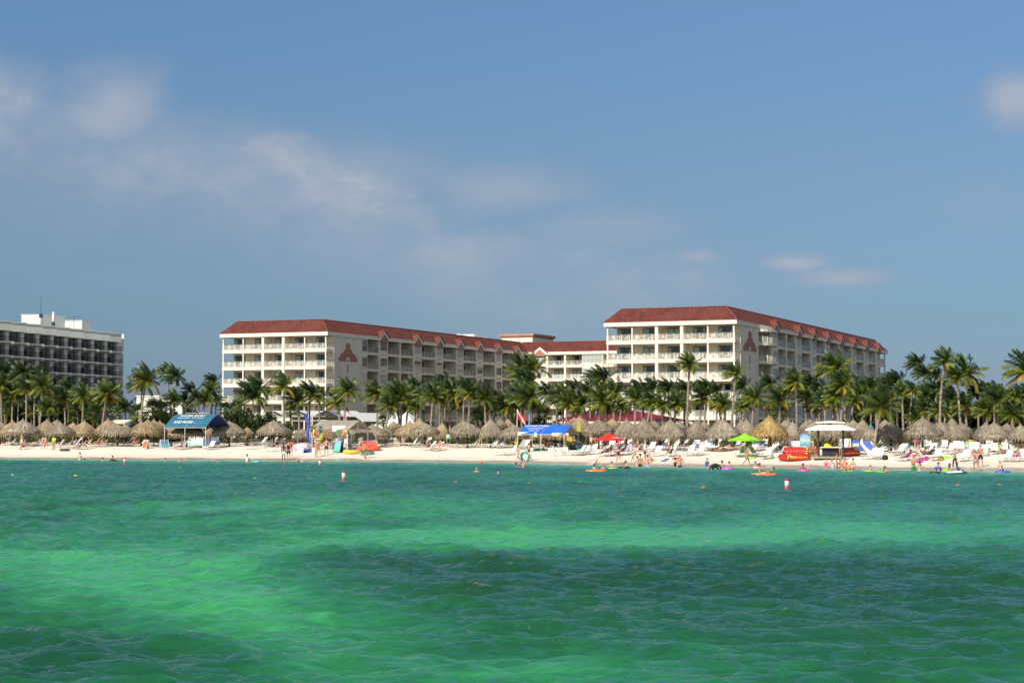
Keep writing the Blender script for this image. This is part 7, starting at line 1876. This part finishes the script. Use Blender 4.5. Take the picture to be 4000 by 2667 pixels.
BUOYO = pm('orange_float', (.40, .17, .02), .45, .2, 6); BUOYL = pm('lime_float', (.3, .6, .05), .45, .2, 6)
def lfloat(X, Y, m, desc, grp, sz=1.0):
    p = on_water(X, Y); o = empty('line_float', p, R(random.uniform(-15, 15)), None, 'float', grp); k = .22 * sz
    MB().lathe([(.02, -.19), (.075, -.16), (.11, -.05), (.11, .05), (.075, .16), (.02, .19)], 10, 0).build('float_body', [m], o, (0, 0, .03), (0, pi / 2, 0)); MB().tube([(-.5, .02, -.01), (-.19, 0, .02)], .018, 4).tube([(.19, 0, .02), (.5, -.02, -.01)], .018, 4).build('rope', [pm('float_rope', (.25, .2, .1), .8, .2, 8)], o)
    o.scale = (.78,) * 3; later(o, desc, X, desc)
for zx, zy in ((250, 210), (1030, 216), (1350, 210), (1650, 210), (1915, 196), (2188, 194)): lfloat(*px('N', zx, zy), BUOYO, 'near row orange float', 'orange floats on a line')
for zx, zy in ((430, 82), (1098, 95), (1890, 107)): lfloat(*px('M', zx, zy), BUOYO, 'near row orange float', 'orange floats on a line')
for zx, zy in ((25, 105), (340, 98), (620, 94), (913, 85), (1180, 81), (1436, 76), (1665, 73), (1860, 73), (2022, 71), (2172, 67)): lfloat(*px('L', zx, zy), BUOYO, 'middle row orange float', 'orange floats on a line')
for zx, zy in ((136, 62), (416, 58), (628, 57), (992, 49), (1207, 44), (1427, 42), (1640, 43), (1866, 41)): lfloat(*px('L', zx, zy), BUOYO, 'far row orange float', 'orange floats on a line')
for zx, zy in ((40, 1203), (440, 1192), (930, 1190), (1120, 1190)): lfloat(*px(4, zx, zy), BUOYO, 'rusty orange line float', 'orange floats on a line')
for zx, zy, m in ((80, 132, WHTP), (495, 134, YELP), (960, 143, BUOYL), (1323, 147, BLUEP), (1670, 153, BUOYL)): lfloat(*px('L', zx, zy), m, '%s line float' % {WHTP: 'white', YELP: 'pale yellow', BUOYL: 'lime', BLUEP: 'blue'}[m], 'small coloured floats')

# ------------------------------------------------------------------ bathers' floats
W = lambda tile, zx, zy: on_water(*px(tile, zx, zy))
dn = Vector((0, 0, -.10))
raft(W(5, 100, 1115) + dn, 0, .36, .34, .11, PURP, PURP, 'magenta swim ring carrying a small dark haired child', 'swim_ring', fill=False, cat='float')
raft(W(5, 1430, 1060) + dn, 0, .45, .4, .12, pm('white_black_ring', (.7, .7, .7), .4, .2, 3, col2=(.03, .03, .03)), BLACK, 'white and black swim ring with a lounging woman in white hat', 'swim_ring', fill=False, cat='float')
raft(W(5, 1480, 1185) + dn, 0, .88, .4, .14, ORGP, ORGP, 'orange lounge float far from the beach, one head above it', 'lounge_float', cat='float')
raft(W(5, 1790, 1130) + dn, 0, .5, .3, .10, LIMEP, LIMEP, 'lime mat under the woman in purple cap', 'air_mat', cat='float'); raft(W(5, 1985, 1132) + dn, 0, .55, .5, .14, TYRE, CHK, 'black tyre patterned swim ring under a fair haired woman', 'inner_tube', fill=False, cat='float')
p = W(6, 1330, 1152); raft(p + Vector((0, 0, -.05)), 10, .56, .56, .19, TYRE, TYRE, 'big black tyre tube standing on edge beside the man in blue shirt', 'inner_tube', fill=False, cat='float', tilt=62)
raft(W(6, 1550, 1160) + dn, 0, .55, .5, .19, PVC('violet_vinyl', (.45, .12, .6)), PURP, 'violet swim ring beside the black tyre tube', 'swim_ring', fill=False, cat='float')
raft(W(6, 2050, 1112) + dn, 0, .28, .25, .09, WHTP, WHTP, 'small white ring with two dark haired children', 'swim_ring', cat='float'); raft(W(6, 2190, 1250) + dn, 0, .98, .4, .14, ORGP, pm('clear_pink_vinyl', (.7, .4, .35), .3, .1, 2), 'orange double lounge float carrying an embracing couple', 'lounge_float', cat='float')
raft(W(7, 630, 1180) + dn, 0, .50, .42, .15, PINKP, PINKP, 'hot pink swim ring with one dark head, alone in front of the sand', 'swim_ring', fill=False, cat='float'); raft(W(7, 1425, 1188) + dn, 0, .5, .3, .10, LIMEP, LIMEP, 'lime mat under the big bearded man', 'air_mat', cat='float')
raft(W(7, 1765, 1192) + dn, 0, .5, .34, .12, LIMEP, LIMEP, 'lime mat under a blonde woman in dark glasses', 'air_mat', cat='float'); raft(W(7, 1945, 1195) + dn, 0, .42, .3, .1, LIMEP, LIMEP, 'lime mat beside the bather in white cap', 'air_mat', cat='float')
raft(W(2, 2245, 1148) + dn, 18, .42, .3, .10, TEALP, PVC('clear_aqua_vinyl', (.3, .65, .65)), 'teal see-through float pushed by the man in white shirt', 'lounge_float', cat='float', tilt=22); raft(W(1, 1995, 1138) + dn, 0, .4, .35, .12, TYRE, TYRE, 'black inner tube with a dark haired bather at far left', 'inner_tube', fill=False, cat='float')
raft(W(8, 770, 1228) + dn, 0, .42, .4, .15, TYRE, TYRE, 'black tyre tube behind the man floating at right', 'inner_tube', fill=False, cat='float'); raft(W(8, 970, 1175) + dn, 0, .34, .28, .12, LIMEP, LIMEP, 'lime ring tipped up behind a floating couple', 'swim_ring', cat='float', tilt=25)
raft(W(8, 1980, 1192) + dn, 0, .62, .34, .11, BLUEP, BLUEP, 'deep blue air mat with a boy sitting on it', 'air_mat', cat='float'); raft(W(8, 1340, 1202) + dn, 0, .4, .2, .07, pm('yellow_green_vinyl', (.6, .7, .05), .3, .1, 3), LIMEP, 'yellow green mat beside the child in blue cap', 'air_mat', cat='float')
p = W(8, 1130, 1240); o = empty('inflatable_jet_ski', p + Vector((0, 0, -.1)), R(6), 'white and dark green ride-on inflatable shaped like a jet ski', 'float'); mb = MB(); mb.prism([(-.75, -.2), (-.7, -.28), (.5, -.26), (.95, 0), (.5, .26), (-.7, .28), (-.75, .2)], lambda a, b, d: (a, b, d + .12 * max(0, a)), 0, .24); fixn(mb.build('hull', [pm('dark_green_vinyl', (.02, .12, .1), .35, .1, 3)], o)); mb = MB(); mb.ball((.2, 0, .28), (.5, .2, .14), 12, 6); mb.ball((-.3, 0, .28), (.35, .18, .1), 12, 6); mb.build('seat', [WHTP], o)
raft(sit(8, 480, 1020), 0, .5, .35, .13, PINKP, PINKP, 'pink ring lying on the sand behind the pink cap couple', 'swim_ring', cat='float')

# ------------------------------------------------------------------ people
def gp(tile, zx, zy, *a, **k): return person(sit(tile, zx, zy), *a, **k)
def wp(tile, zx, zy, sink, *a, **k): return person(W(tile, zx, zy), *a, z=-sink, **k)
# far left
gp(1, 385, 892, 20, 'stand', 'f', 'r', 'bikini_top:black,wrap:stripe', 'bun:bl', 'fair woman wrapped in a striped towel by far left loungers')
gp(1, 450, 888, 0, 'stand', 'm', 'b', 'shirt:navy,shorts:navy', 'short:bk', 'man all in navy standing beside the towel wrapped woman')
gp(1, 430, 932, -60, 'chair', 'm', 't', 'shorts:black', 'short:br', 'tanned man sitting on the flat lounger at far left')
gp(1, 755, 938, 15, 'stand', 'f', 'p', 'bikini_top:black,briefs:black', 'long:br', 'woman in black bikini standing left of the attendant')
gp(1, 808, 935, 30, 'walk', 'f', 'p', 'bikini_top:coral,briefs:black', 'bun:br', 'brown haired bather close behind the black bikini woman', .96)
gp(1, 950, 945, 165, 'stand', 'm', 'b', 'shirt:hivis,trousers:khaki', 'short:bk', 'beach attendant in bright yellow shirt and khaki trousers', hat='cap:white')
gp(1, 1125, 905, -70, 'chair', 'f', 't', 'swimsuit:black', 'short:br', 'tanned woman sitting sideways on a lounger right of the attendant')
for (x, y, rz, ps, sx, sk, cl, hr, lab) in ((1290, 905, -70, 'knees', 'm', 'p', 'shorts:blue', 'short:br', 'man in blue shorts reclining between striped towels'), (1400, 932, -80, 'recline', 'f', 't', 'swimsuit:navy', 'long:br', 'woman in navy swimsuit reclining right of the striped towels'), (1560, 892, -82, 'knees', 'm', 'r', 'shorts:black', 'short:br', 'sunburnt man with knees up on the middle left loungers'),
   (1690, 884, -82, 'recline', 'f', 'r', 'swimsuit:red', 'short:bl', 'sunburnt woman lying beside the man with knees up'), (1755, 882, -82, 'recline', 'm', 't', 'shorts:navy', 'short:br', 'tanned man lying on the second flat lounger'), (1850, 886, -82, 'knees', 'f', 'p', 'swimsuit:black', 'short:br', 'woman reading on the flat lounger left of folding signs'), (80, 868, -60, 'recline', 'm', 'd', 'shorts:red', 'short:bk', 'dark man reclining on the leftmost lounger'), (650, 882, -60, 'recline', 'f', 'p', 'swimsuit:blue', 'long:br', 'woman in blue swimsuit on the dark teal lounger'), (2330, 860, -75, 'recline', 'm', 'r', 'shorts:navy', 'short:br', 'sunburnt man lying just left of the folding signs')):
    gp(1, x, y, rz, ps, sx, sk, cl, hr, lab)
wp(1, 1412, 1118, .95, 200, 'stand', 'm', 'l', 'shorts:navy', 'short:bk', 'pale man standing waist deep in a black cap at far left', hat='cap:black'); wp(1, 1490, 1112, 1.38, 180, 'stand', 'f', 'p', 'swimsuit:teal', 'long:bk', 'dark haired child deep in water right of the black cap', .9); wp(1, 1805, 1138, 1.32, 150, 'swim', 'f', 'p', 'swimsuit:black', 'bun:bk', 'woman in dark glasses neck deep left of the inner tube', shades=True); wp(1, 1985, 1138, 1.2, 170, 'swim', 'm', 't', 'tank:black', 'short:bk', 'bather in black leaning on the black inner tube')
# teal canopy
gp(2, 150, 876, -80, 'knees', 'f', 'r', 'bikini_top:red,briefs:red', None, 'woman under a red hat reclining left of the folding signs', hat='sunhat:red')
gp(2, 945, 935, -62, 'armsup', 'm', 't', 'shorts:royal', 'short:gy', 'tanned man in royal blue shorts lounging arms behind head', hat='cap:grey'); gp(2, 2085, 870, 40, 'sit', 'm', 'b', 'shirt:black,shorts:black', 'short:bk', 'man in black sitting in the thicket shade'); gp(2, 2118, 800, 20, 'stand', 'm', 'b', 'shirt:orange,shorts:navy', 'short:bk', 'man in orange shirt standing under the small tan thatch'); gp(2, 1722, 815, 0, 'stand', 'f', 't', 'shirt:white,shorts:navy', 'tail:bk', 'woman in white shirt in the shade of the round thatch'); gp(2, 1822, 815, 0, 'stand', 'f', 'p', 'shirt:pink,shorts:white', 'long:br', 'woman in pink shirt in the shade of the round thatch')
wp(2, 655, 1142, 1.42, 90, 'stand', 'm', 'r', '', 'short:br', 'brown haired man neck deep before the teal canopy'); wp(2, 912, 1145, 1.38, 40, 'stand', 'm', 'r', '', 'short:gy', 'grey haired man neck deep before the teal canopy'); wp(2, 2105, 1155, .95, 200, 'carry', 'm', 'p', 'tank:white', 'short:br', 'man in white sleeveless shirt wading with the teal float')
# pavilion group
gp(3, 487, 1115, 190, 'stand', 'm', 'd', 'shorts:gprint', 'long:bk', 'dreadlocked man in green print shorts at the water edge'); gp(3, 572, 1112, 175, 'stand', 'm', 'r', 'tank:black,shorts:navy', None, 'bald man in black tank top and navy shorts at the water edge', 1.08); gp(3, 618, 1072, 160, 'handhead', 'm', 'r', 'tank:red,shorts:bprint', 'short:br', 'man in red top with hands raised behind the bald man', 1.05)
gp(3, 390, 885, -60, 'armsup', 'm', 'r', 'shorts:black', 'short:bl', 'sunburnt man lounging below the round thatch'); gp(3, 1062, 1072, 150, 'stand', 'm', 't', 'shorts:salmon', 'short:br', 'tanned man in salmon shorts left of the bikini woman', 1.08); gp(3, 1105, 1030, 20, 'carry', 'f', 't', 'bikini_top:red,briefs:black', 'long:bl', 'blonde woman in red bikini before the wooden pavilion', 1.0); gp(3, 1242, 1026, 185, 'akimbo', 'm', 'r', 'shorts:black', 'short:bk', 'broad sunburnt man in black shorts before the wooden pavilion', 1.04); gp(3, 1918, 1088, 170, 'walk', 'm', 't', 'shorts:gplaid', 'short:bk', 'boy in green plaid shorts playing with the football', 1.0)
gp(3, 1440, 800, 0, 'stand', 'm', 'd', 'shirt:navy,shorts:black', 'short:bk', 'dark figure standing in the pavilion shade'); gp(3, 1090, 850, 0, 'stand', 'm', 'd', 'shirt:black,shorts:navy', 'short:bk', 'dark figure near the left post of the pavilion')
# mid beach
gp(4, 770, 950, -58, 'knees', 'f', 't', 'swimsuit:black', None, 'tanned woman in dark hat with knees up on white lounger', hat='sunhat:navy'); gp(4, 945, 960, -50, 'armsup', 'm', 'r', 'shorts:white', None, 'man in white hat lounging arms raised in the middle', hat='sunhat:white'); gp(4, 1135, 892, 180, 'stand', 'f', 'p', 'longsleeve:mint,wrap:black', 'tail:bk', 'person in mint top and black skirt facing the thatch', 1.04); gp(4, 1300, 885, 140, 'bend', 'm', 'r', 'shorts:blue', 'short:br', 'sunburnt man in blue shorts bending under the grey thatch', 1.1)
gp(4, 1705, 865, 60, 'stoop', 'f', 'p', 'swimsuit:magenta', 'short:br', 'stout woman in magenta swimsuit stooping left of the striped loungers', 1.0); gp(4, 2020, 862, 10, 'sit', 'm', 'b', 'shorts:red', None, 'man in red cap sitting between the striped loungers', hat='cap:red'); gp(4, 2155, 800, -40, 'chair', 'f', 'r', 'swimsuit:black', 'bun:rd', 'woman in black seated below thatch left of the dive flag')
gp(4, 990, 960, -50, 'recline', 'f', 'p', 'swimsuit:white', 'long:bl', 'woman in white swimsuit resting beside the white hat man', .8)
wp(4, 1635, 1358, 1.28, 10, 'swim', 'm', 'r', '', None, 'bald swimmer in dark glasses far from the beach', shades=True); wp(4, 2005, 1368, 1.34, 70, 'swim', 'f', 'p', 'shirt:blue', 'short:bk', 'dark haired swimmer in blue top right of the bald swimmer')
# dive canopy
gp(5, 108, 1022, -60, 'walk', 'f', 'p', 'bikini_top:black,briefs:black', 'bun:br', 'woman in black two piece walking along the water edge', 1.03); gp(5, 300, 1000, -70, 'carry', 'f', 'p', 'swimsuit:navy', 'short:bk', 'woman in navy swimsuit carrying the teal ring', 1.08); p = sit(5, 235, 1000); raft(p + Vector((0, -.25, .45)), 0, .52, .58, .13, TEALP, TEALP, 'teal ring carried upright by the woman in navy swimsuit', 'swim_ring', fill=False, tilt=80, cat='float')
gp(5, 592, 800, 60, 'chair', 'm', 't', 'tank:red,shorts:teal', 'short:bk', 'man in red tank top seated under the blue dive canopy', 1.05)
for (x, y, rz, ps, sx, sk, cl, hr, lab, kw) in ((700, 770, -20, 'chair', 'm', 'd', 'shirt:black,shorts:navy', 'short:bk', 'dark man in black seated behind the long table', {}), (765, 790, 10, 'chair', 'm', 'd', 'shirt:black,shorts:black', 'short:bk', 'second dark man in black seated at the long table', {}), (905, 790, -30, 'chair', 'm', 'b', 'shirt:navy,shorts:white', 'short:bk', 'man in red and white cap seated right of the long table', {'hat': 'cap:red'}), (1105, 770, 30, 'chair', 'm', 't', 'shorts:khaki', 'short:gy', 'grey haired man seated right of the mustard board', {}), (1155, 790, 40, 'chair', 'm', 'b', 'shirt:lblue,shorts:navy', 'short:bk', 'man in light blue shirt seated by the dark inflatable', {}),
   (1395, 742, 30, 'stand', 'f', 'r', 'bikini_top:coral,wrap:stripe', 'tail:rd', 'sunburnt woman in striped towel left of the scarlet umbrella', {}), (1350, 750, 0, 'sit', 'm', 'b', 'shorts:black', 'short:bk', 'dark man sitting behind the striped towel woman', {}), (1645, 790, -20, 'chair', 'm', 'b', 'shirt:navy,shorts:black', 'short:bk', 'man in navy shirt seated in umbrella shade', {}), (1690, 905, -60, 'recline', 'm', 'b', 'shorts:navy', 'short:bk', 'dark man reclining under the scarlet umbrella', {}), (1850, 800, -60, 'recline', 'f', 'r', 'swimsuit:purple', 'long:br', 'sunburnt woman in purple resting right of the umbrella pole', {}),
   (1960, 888, -60, 'recline', 'f', 'b', 'swimsuit:magenta', 'short:bk', 'dark woman reclining on the navy striped lounger', {}), (2205, 830, -60, 'sit', 'f', 'r', 'swimsuit:navy', 'long:dbl', 'woman in navy swimsuit sitting hunched right of umbrella', {'z': .36}), (300, 740, 0, 'chair', 'f', 'b', 'shirt:coral,shorts:navy', 'short:bk', 'dark woman seated at the left of the dive canopy', {})):
    gp(5, x, y, rz, ps, sx, sk, cl, hr, lab, **kw)
gp(5, 1880, 1062, 195, 'carry', 'f', 'p', 'swimsuit:navy', 'bun:bk', 'mother in navy swimsuit holding a small child at water edge', 1.0); gp(5, 1845, 1040, 60, 'stand', 'f', 'p', 'dress:pink', None, 'small child in pink hat held by mother in navy', .5, z=.55, hat='sunhat:pink'); gp(5, 2130, 1042, 60, 'bend', 'm', 'p', 'shorts:lime', 'short:bl', 'small child in lime trunks bending at the water edge', .68, hat='cap:grey')
wp(5, 70, 1085, 1.2, 180, 'swim', 'f', 'b', '', 'short:bk', 'dark haired child inside the magenta ring', .9); wp(5, 205, 1118, 1.12, 130, 'handhead', 'm', 'r', '', None, 'bald man in water raising an arm beside magenta ring'); wp(5, 1415, 1052, .0, -60, 'float', 'f', 'p', 'swimsuit:white', 'short:bl', 'woman in white sun hat lounging in the white ring', hat='sunhat:white'); wp(5, 1445, 1160, 1.22, 170, 'swim', 'f', 'p', '', 'short:br', 'brown haired head above the orange lounge float')
wp(5, 1612, 1138, 1.38, 200, 'stand', 'm', 'r', '', 'short:gy', 'grey haired bather neck deep left of purple cap woman'); wp(5, 1765, 1118, 1.12, -20, 'swim', 'f', 'p', 'bikini_top:coral', 'short:bk', 'woman in purple cap resting on the lime mat', hat='cap:purple'); wp(5, 2000, 1115, 1.05, 110, 'swim', 'f', 'p', 'bikini_top:coral', 'long:dbl', 'fair haired woman leaning back in the tyre patterned ring'); wp(5, 2215, 1082, .82, 190, 'stand', 'f', 'p', 'bikini_top:white,briefs:white', 'bun:br', 'woman in white bikini wading beside a dark haired man'); wp(5, 2265, 1088, .80, 160, 'stand', 'm', 't', 'shorts:black', 'short:bk', 'dark haired tanned man wading beside white bikini woman', 1.06)
# lime umbrella
gp(6, 88, 988, 80, 'stand', 'm', 'p', 'longsleeve:white,shorts:navy', 'short:gy', 'man in long white shirt and navy shorts standing on the sand', 1.08, hat='cap:grey'); gp(6, 190, 996, 60, 'sit', 'm', 'p', 'longsleeve:bwstripe,shorts:black', None, 'small boy in black and white stripes sitting on the sand', .72, hat='cap:red'); wp(6, 135, 1098, .88, 180, 'akimbo', 'm', 'r', 'shorts:lblue', 'short:br', 'broad sunburnt man seen from behind wading hips deep', 1.08)
wp(6, 620, 1103, .85, 170, 'stand', 'f', 'p', 'swimsuit:black', 'tail:br', 'woman in black swimsuit wading beside grey haired man'); wp(6, 702, 1103, .86, 195, 'akimbo', 'm', 'r', 'shorts:navy', 'short:gy', 'grey haired broad man wading with the black swimsuit woman', 1.08); wp(6, 1183, 1130, .92, 110, 'stand', 'm', 'r', 'shirt:blue', 'short:gy', 'man in blue shirt and pale cap wading beside the tyre tube', 1.05, hat='cap:white')
wp(6, 1452, 1128, 1.12, 180, 'stand', 'm', 't', '', 'short:bk', 'dark haired man in water behind the violet ring'); wp(6, 1578, 1120, 1.12, 170, 'stand', 'f', 't', '', 'short:br', 'brown haired woman inside the violet ring'); gp(6, 1890, 1080, 100, 'walk', 'f', 't', 'bikini_top:nude,briefs:white', 'bun:bk', 'slim woman in pale bikini striding along the water edge', 1.1)
for (x, y, rz, ps, sx, sk, cl, hr, lab, kw) in ((140, 760, 0, 'chair', 'm', 'd', 'shirt:black,shorts:black', 'short:bk', 'dark man seated below thatch behind the white shirt man', {}), (285, 780, -30, 'recline', 'm', 'b', 'shorts:navy', 'short:bk', 'dark man reclining below thatch right of white shirt man', {}), (365, 790, -20, 'chair', 'm', 'b', 'shirt:blue,shorts:black', 'short:bk', 'man in blue shirt seated below the front thatch', {}), (545, 925, -35, 'knees', 'f', 'b', 'swimsuit:black', 'short:bk', 'dark woman with knees up on a front lounger', {}), (790, 822, -60, 'recline', 'm', 't', 'shirt:black,shorts:blue', 'short:bk', 'man in black shirt reclining on navy striped lounger', {}), (1295, 745, 180, 'stand', 'm', 'r', 'shorts:navy', 'short:br', 'sunburnt man seen from behind under the thatch', {}), (1385, 825, -55, 'armsup', 'f', 't', 'bikini_top:black,wrap:white', 'short:bk', 'woman with white towel lounging hands behind head', {}), (1600, 822, -40, 'knees', 'f', 'p', 'swimsuit:navy', 'tail:br', 'woman in dark glasses with knees up left of lime umbrella', {'shades': True}), (1820, 815, -40, 'recline', 'f', 'p', 'swimsuit:lblue', 'short:br', 'woman resting behind the lime umbrella pole', {})):
    gp(6, x, y, rz, ps, sx, sk, cl, hr, lab, **kw)
wp(6, 2040, 1108, 1.1, 180, 'swim', 'm', 't', '', 'short:bk', 'dark haired child on the white ring, taller one', .9); wp(6, 2078, 1110, 1.2, 180, 'swim', 'f', 't', '', 'short:bk', 'dark haired child on the white ring, smaller one', .9); wp(6, 2120, 1220, .92, -40, 'swim', 'f', 't', 'bikini_top:nude', 'bun:bk', 'smiling dark haired woman in the orange double float'); wp(6, 2215, 1245, -.02, -85, 'float', 'm', 't', 'shorts:white', 'short:bk', 'man lying legs out in the orange double float')
# white canopy group
wp(7, 620, 1150, 1.18, 180, 'swim', 'f', 'b', '', 'short:bk', 'dark head above the hot pink ring'); wp(7, 1025, 1115, .08, -20, 'sitarm', 'f', 'p', 'swimsuit:magenta', 'short:br', 'woman in magenta swimsuit sitting in the shallows', 1.05, shades=True); wp(7, 1145, 1118, .1, 10, 'sitarm', 'f', 'r', 'swimsuit:bprint', 'long:dbl', 'woman in patterned swimsuit sitting in the shallows'); wp(7, 1212, 1130, .28, 80, 'stand', 'f', 't', 'bikini_top:nude,briefs:nude', 'bun:br', 'slim girl standing among the seated group in the shallows', .98)
wp(7, 1292, 1128, .05, 15, 'sitarm', 'f', 'p', 'swimsuit:coral', None, 'woman in coral swimsuit and lime cap sitting in the shallows', hat='cap:lime', shades=True); wp(7, 1375, 1165, .02, 30, 'sit', 'm', 'r', 'shorts:orange', 'short:gy', 'big bearded man sitting in the shallows on a lime mat', 1.2, shades=True); wp(7, 1490, 1148, .0, -30, 'sitarm', 'f', 'p', 'bikini_top:green,briefs:green', 'tail:br', 'woman in green bikini sitting at the end of the group', 1.08)
wp(7, 1800, 1165, 1.22, 30, 'swim', 'f', 'p', '', 'short:bl', 'blonde woman in dark glasses leaning on a lime mat', shades=True); wp(7, 2060, 1195, 1.18, 120, 'swim', 'f', 'r', '', 'long:dbl', 'bather in white cap lying low beside the lime mat', hat='cap:white')
gp(7, 235, 845, -60, 'knees', 'm', 'd', 'shorts:black', 'short:bk', 'dark man with knees up behind the red sofas'); gp(7, 400, 745, -80, 'recline', 'f', 'r', 'swimsuit:red', 'short:br', 'sunburnt woman lying left of the blank white board'); gp(7, 1070, 745, 10, 'chair', 'm', 'b', 'shirt:black,shorts:navy', 'short:bk', 'attendant seated behind the white canopy counter'); gp(7, 2265, 790, 0, 'stand', 'm', 'd', 'shirt:red,shorts:navy', 'short:bk', 'dark man in red shirt under the thatch right of near palm')
# far right
gp(8, 455, 808, 175, 'stand', 'f', 'p', 'dress:magenta', 'long:bl', 'woman in magenta beach dress seen from behind under thatch', 1.15); gp(8, 85, 800, 0, 'stand', 'm', 'b', 'shirt:black,shorts:navy', 'short:bk', 'man in black standing under thatch left of magenta dress', 1.05); gp(8, 1130, 1138, 10, 'shade', 'f', 'p', 'shirt:grey,trousers:black', 'short:dbl', 'woman in grey shirt and black trousers shading her eyes', 1.02); gp(8, 1585, 1102, -10, 'stand', 'm', 't', 'shorts:black', None, 'tanned man in pink cap and dark shorts walking on the shore', 1.06, hat='cap:salmon')
wp(8, 1500, 1170, .12, -40, 'stoop', 'm', 'r', 'shorts:floral', 'short:gy', 'stout man in floral shorts stooping at the water edge', 1.1); wp(8, 400, 1172, .68, 20, 'fold', 'm', 'r', 'shorts:green', None, 'man in pink cap and green shorts with folded arms in water', 1.12, hat='cap:coral'); wp(8, 508, 1172, .84, 190, 'akimbo', 'f', 'p', 'bikini_top:bprint,briefs:bprint', 'long:br', 'long haired woman in print bikini beside pink cap man')
wp(8, 845, 1218, .96, -30, 'swim', 'm', 'r', 'shirt:blue', 'short:bk', 'dark haired man in blue top lying on the tyre tube'); wp(8, 1055, 1235, .05, 140, 'sit', 'f', 'p', 'bikini_top:nude,briefs:white', 'long:rd', 'woman with red brown hair sitting on the ride-on float'); wp(8, 1200, 1195, .05, 70, 'sit', 'm', 'b', 'shirt:blue,shorts:white', None, 'child in blue top and black cap sitting in the shallows', .85, hat='cap:black'); wp(8, 1945, 1172, .0, 10, 'sitarm', 'm', 'p', 'shorts:navy', 'short:rd', 'curly haired boy sitting on the deep blue mat', .85)
for (x, y, rz, ps, sx, sk, cl, hr, lab, kw) in ((2220, 1010, -40, 'knees', 'm', 't', 'shorts:magenta', 'short:br', 'tanned man with knees up on a front lounger at far right', {}), (290, 1000, -60, 'recline', 'f', 'd', 'swimsuit:magenta', None, 'dark woman in magenta hat on the pinkish beige lounger', {'hat': 'sunhat:magenta'}), (540, 985, -75, 'knees', 'm', 'b', 'shorts:white', 'short:bk', 'man with knees up between pinkish lounger and striped one', {}), (690, 950, -75, 'recline', 'm', 'b', 'shirt:navy,shorts:navy', 'short:bk', 'man in navy asleep on a flat lounger at right', {}), (1930, 870, 30, 'chair', 'f', 'b', 'tank:hivis,shorts:red', 'bun:bk', 'woman in yellow vest seated between white loungers', {}), (2265, 760, 0, 'akimbo', 'm', 't', 'shorts:hivis', 'short:bk', 'tall tanned man standing under the last thatch', {}), (1740, 760, 0, 'chair', 'f', 'r', 'swimsuit:teal', 'short:br', 'sunburnt woman seated under thatch at right', {}), (1830, 800, 0, 'chair', 'm', 'r', 'shorts:navy', None, 'bald sunburnt man seated right of the teal swimsuit', {'shades': True}), (690, 790, 60, 'bend', 'm', 'd', 'shirt:black,shorts:black', 'short:bk', 'dark man bending under the near thatch at right', {}), (990, 800, 20, 'chair', 'f', 'p', 'swimsuit:orange', 'short:br', 'woman in orange seated behind white loungers at right', {}), (2070, 820, -20, 'chair', 'f', 'p', 'swimsuit:mint', 'long:bl', 'blonde in mint swimsuit seated behind white loungers at far right', {})):
    gp(8, x, y, rz, ps, sx, sk, cl, hr, lab, **kw)
# one guest up on a balcony of the left block
sg_ = (Sd[2] - 1.3); loc = ra.location + Vector((UX * sg_ + VX * 1.2, UY * sg_ + VY * 1.2, FL[2]))
person(loc, -22, 'shade', 'm', 'p', 'shirt:lblue,shorts:lblue', 'short:bk', 'guest in light blue on a middle balcony of the left block')
flush()
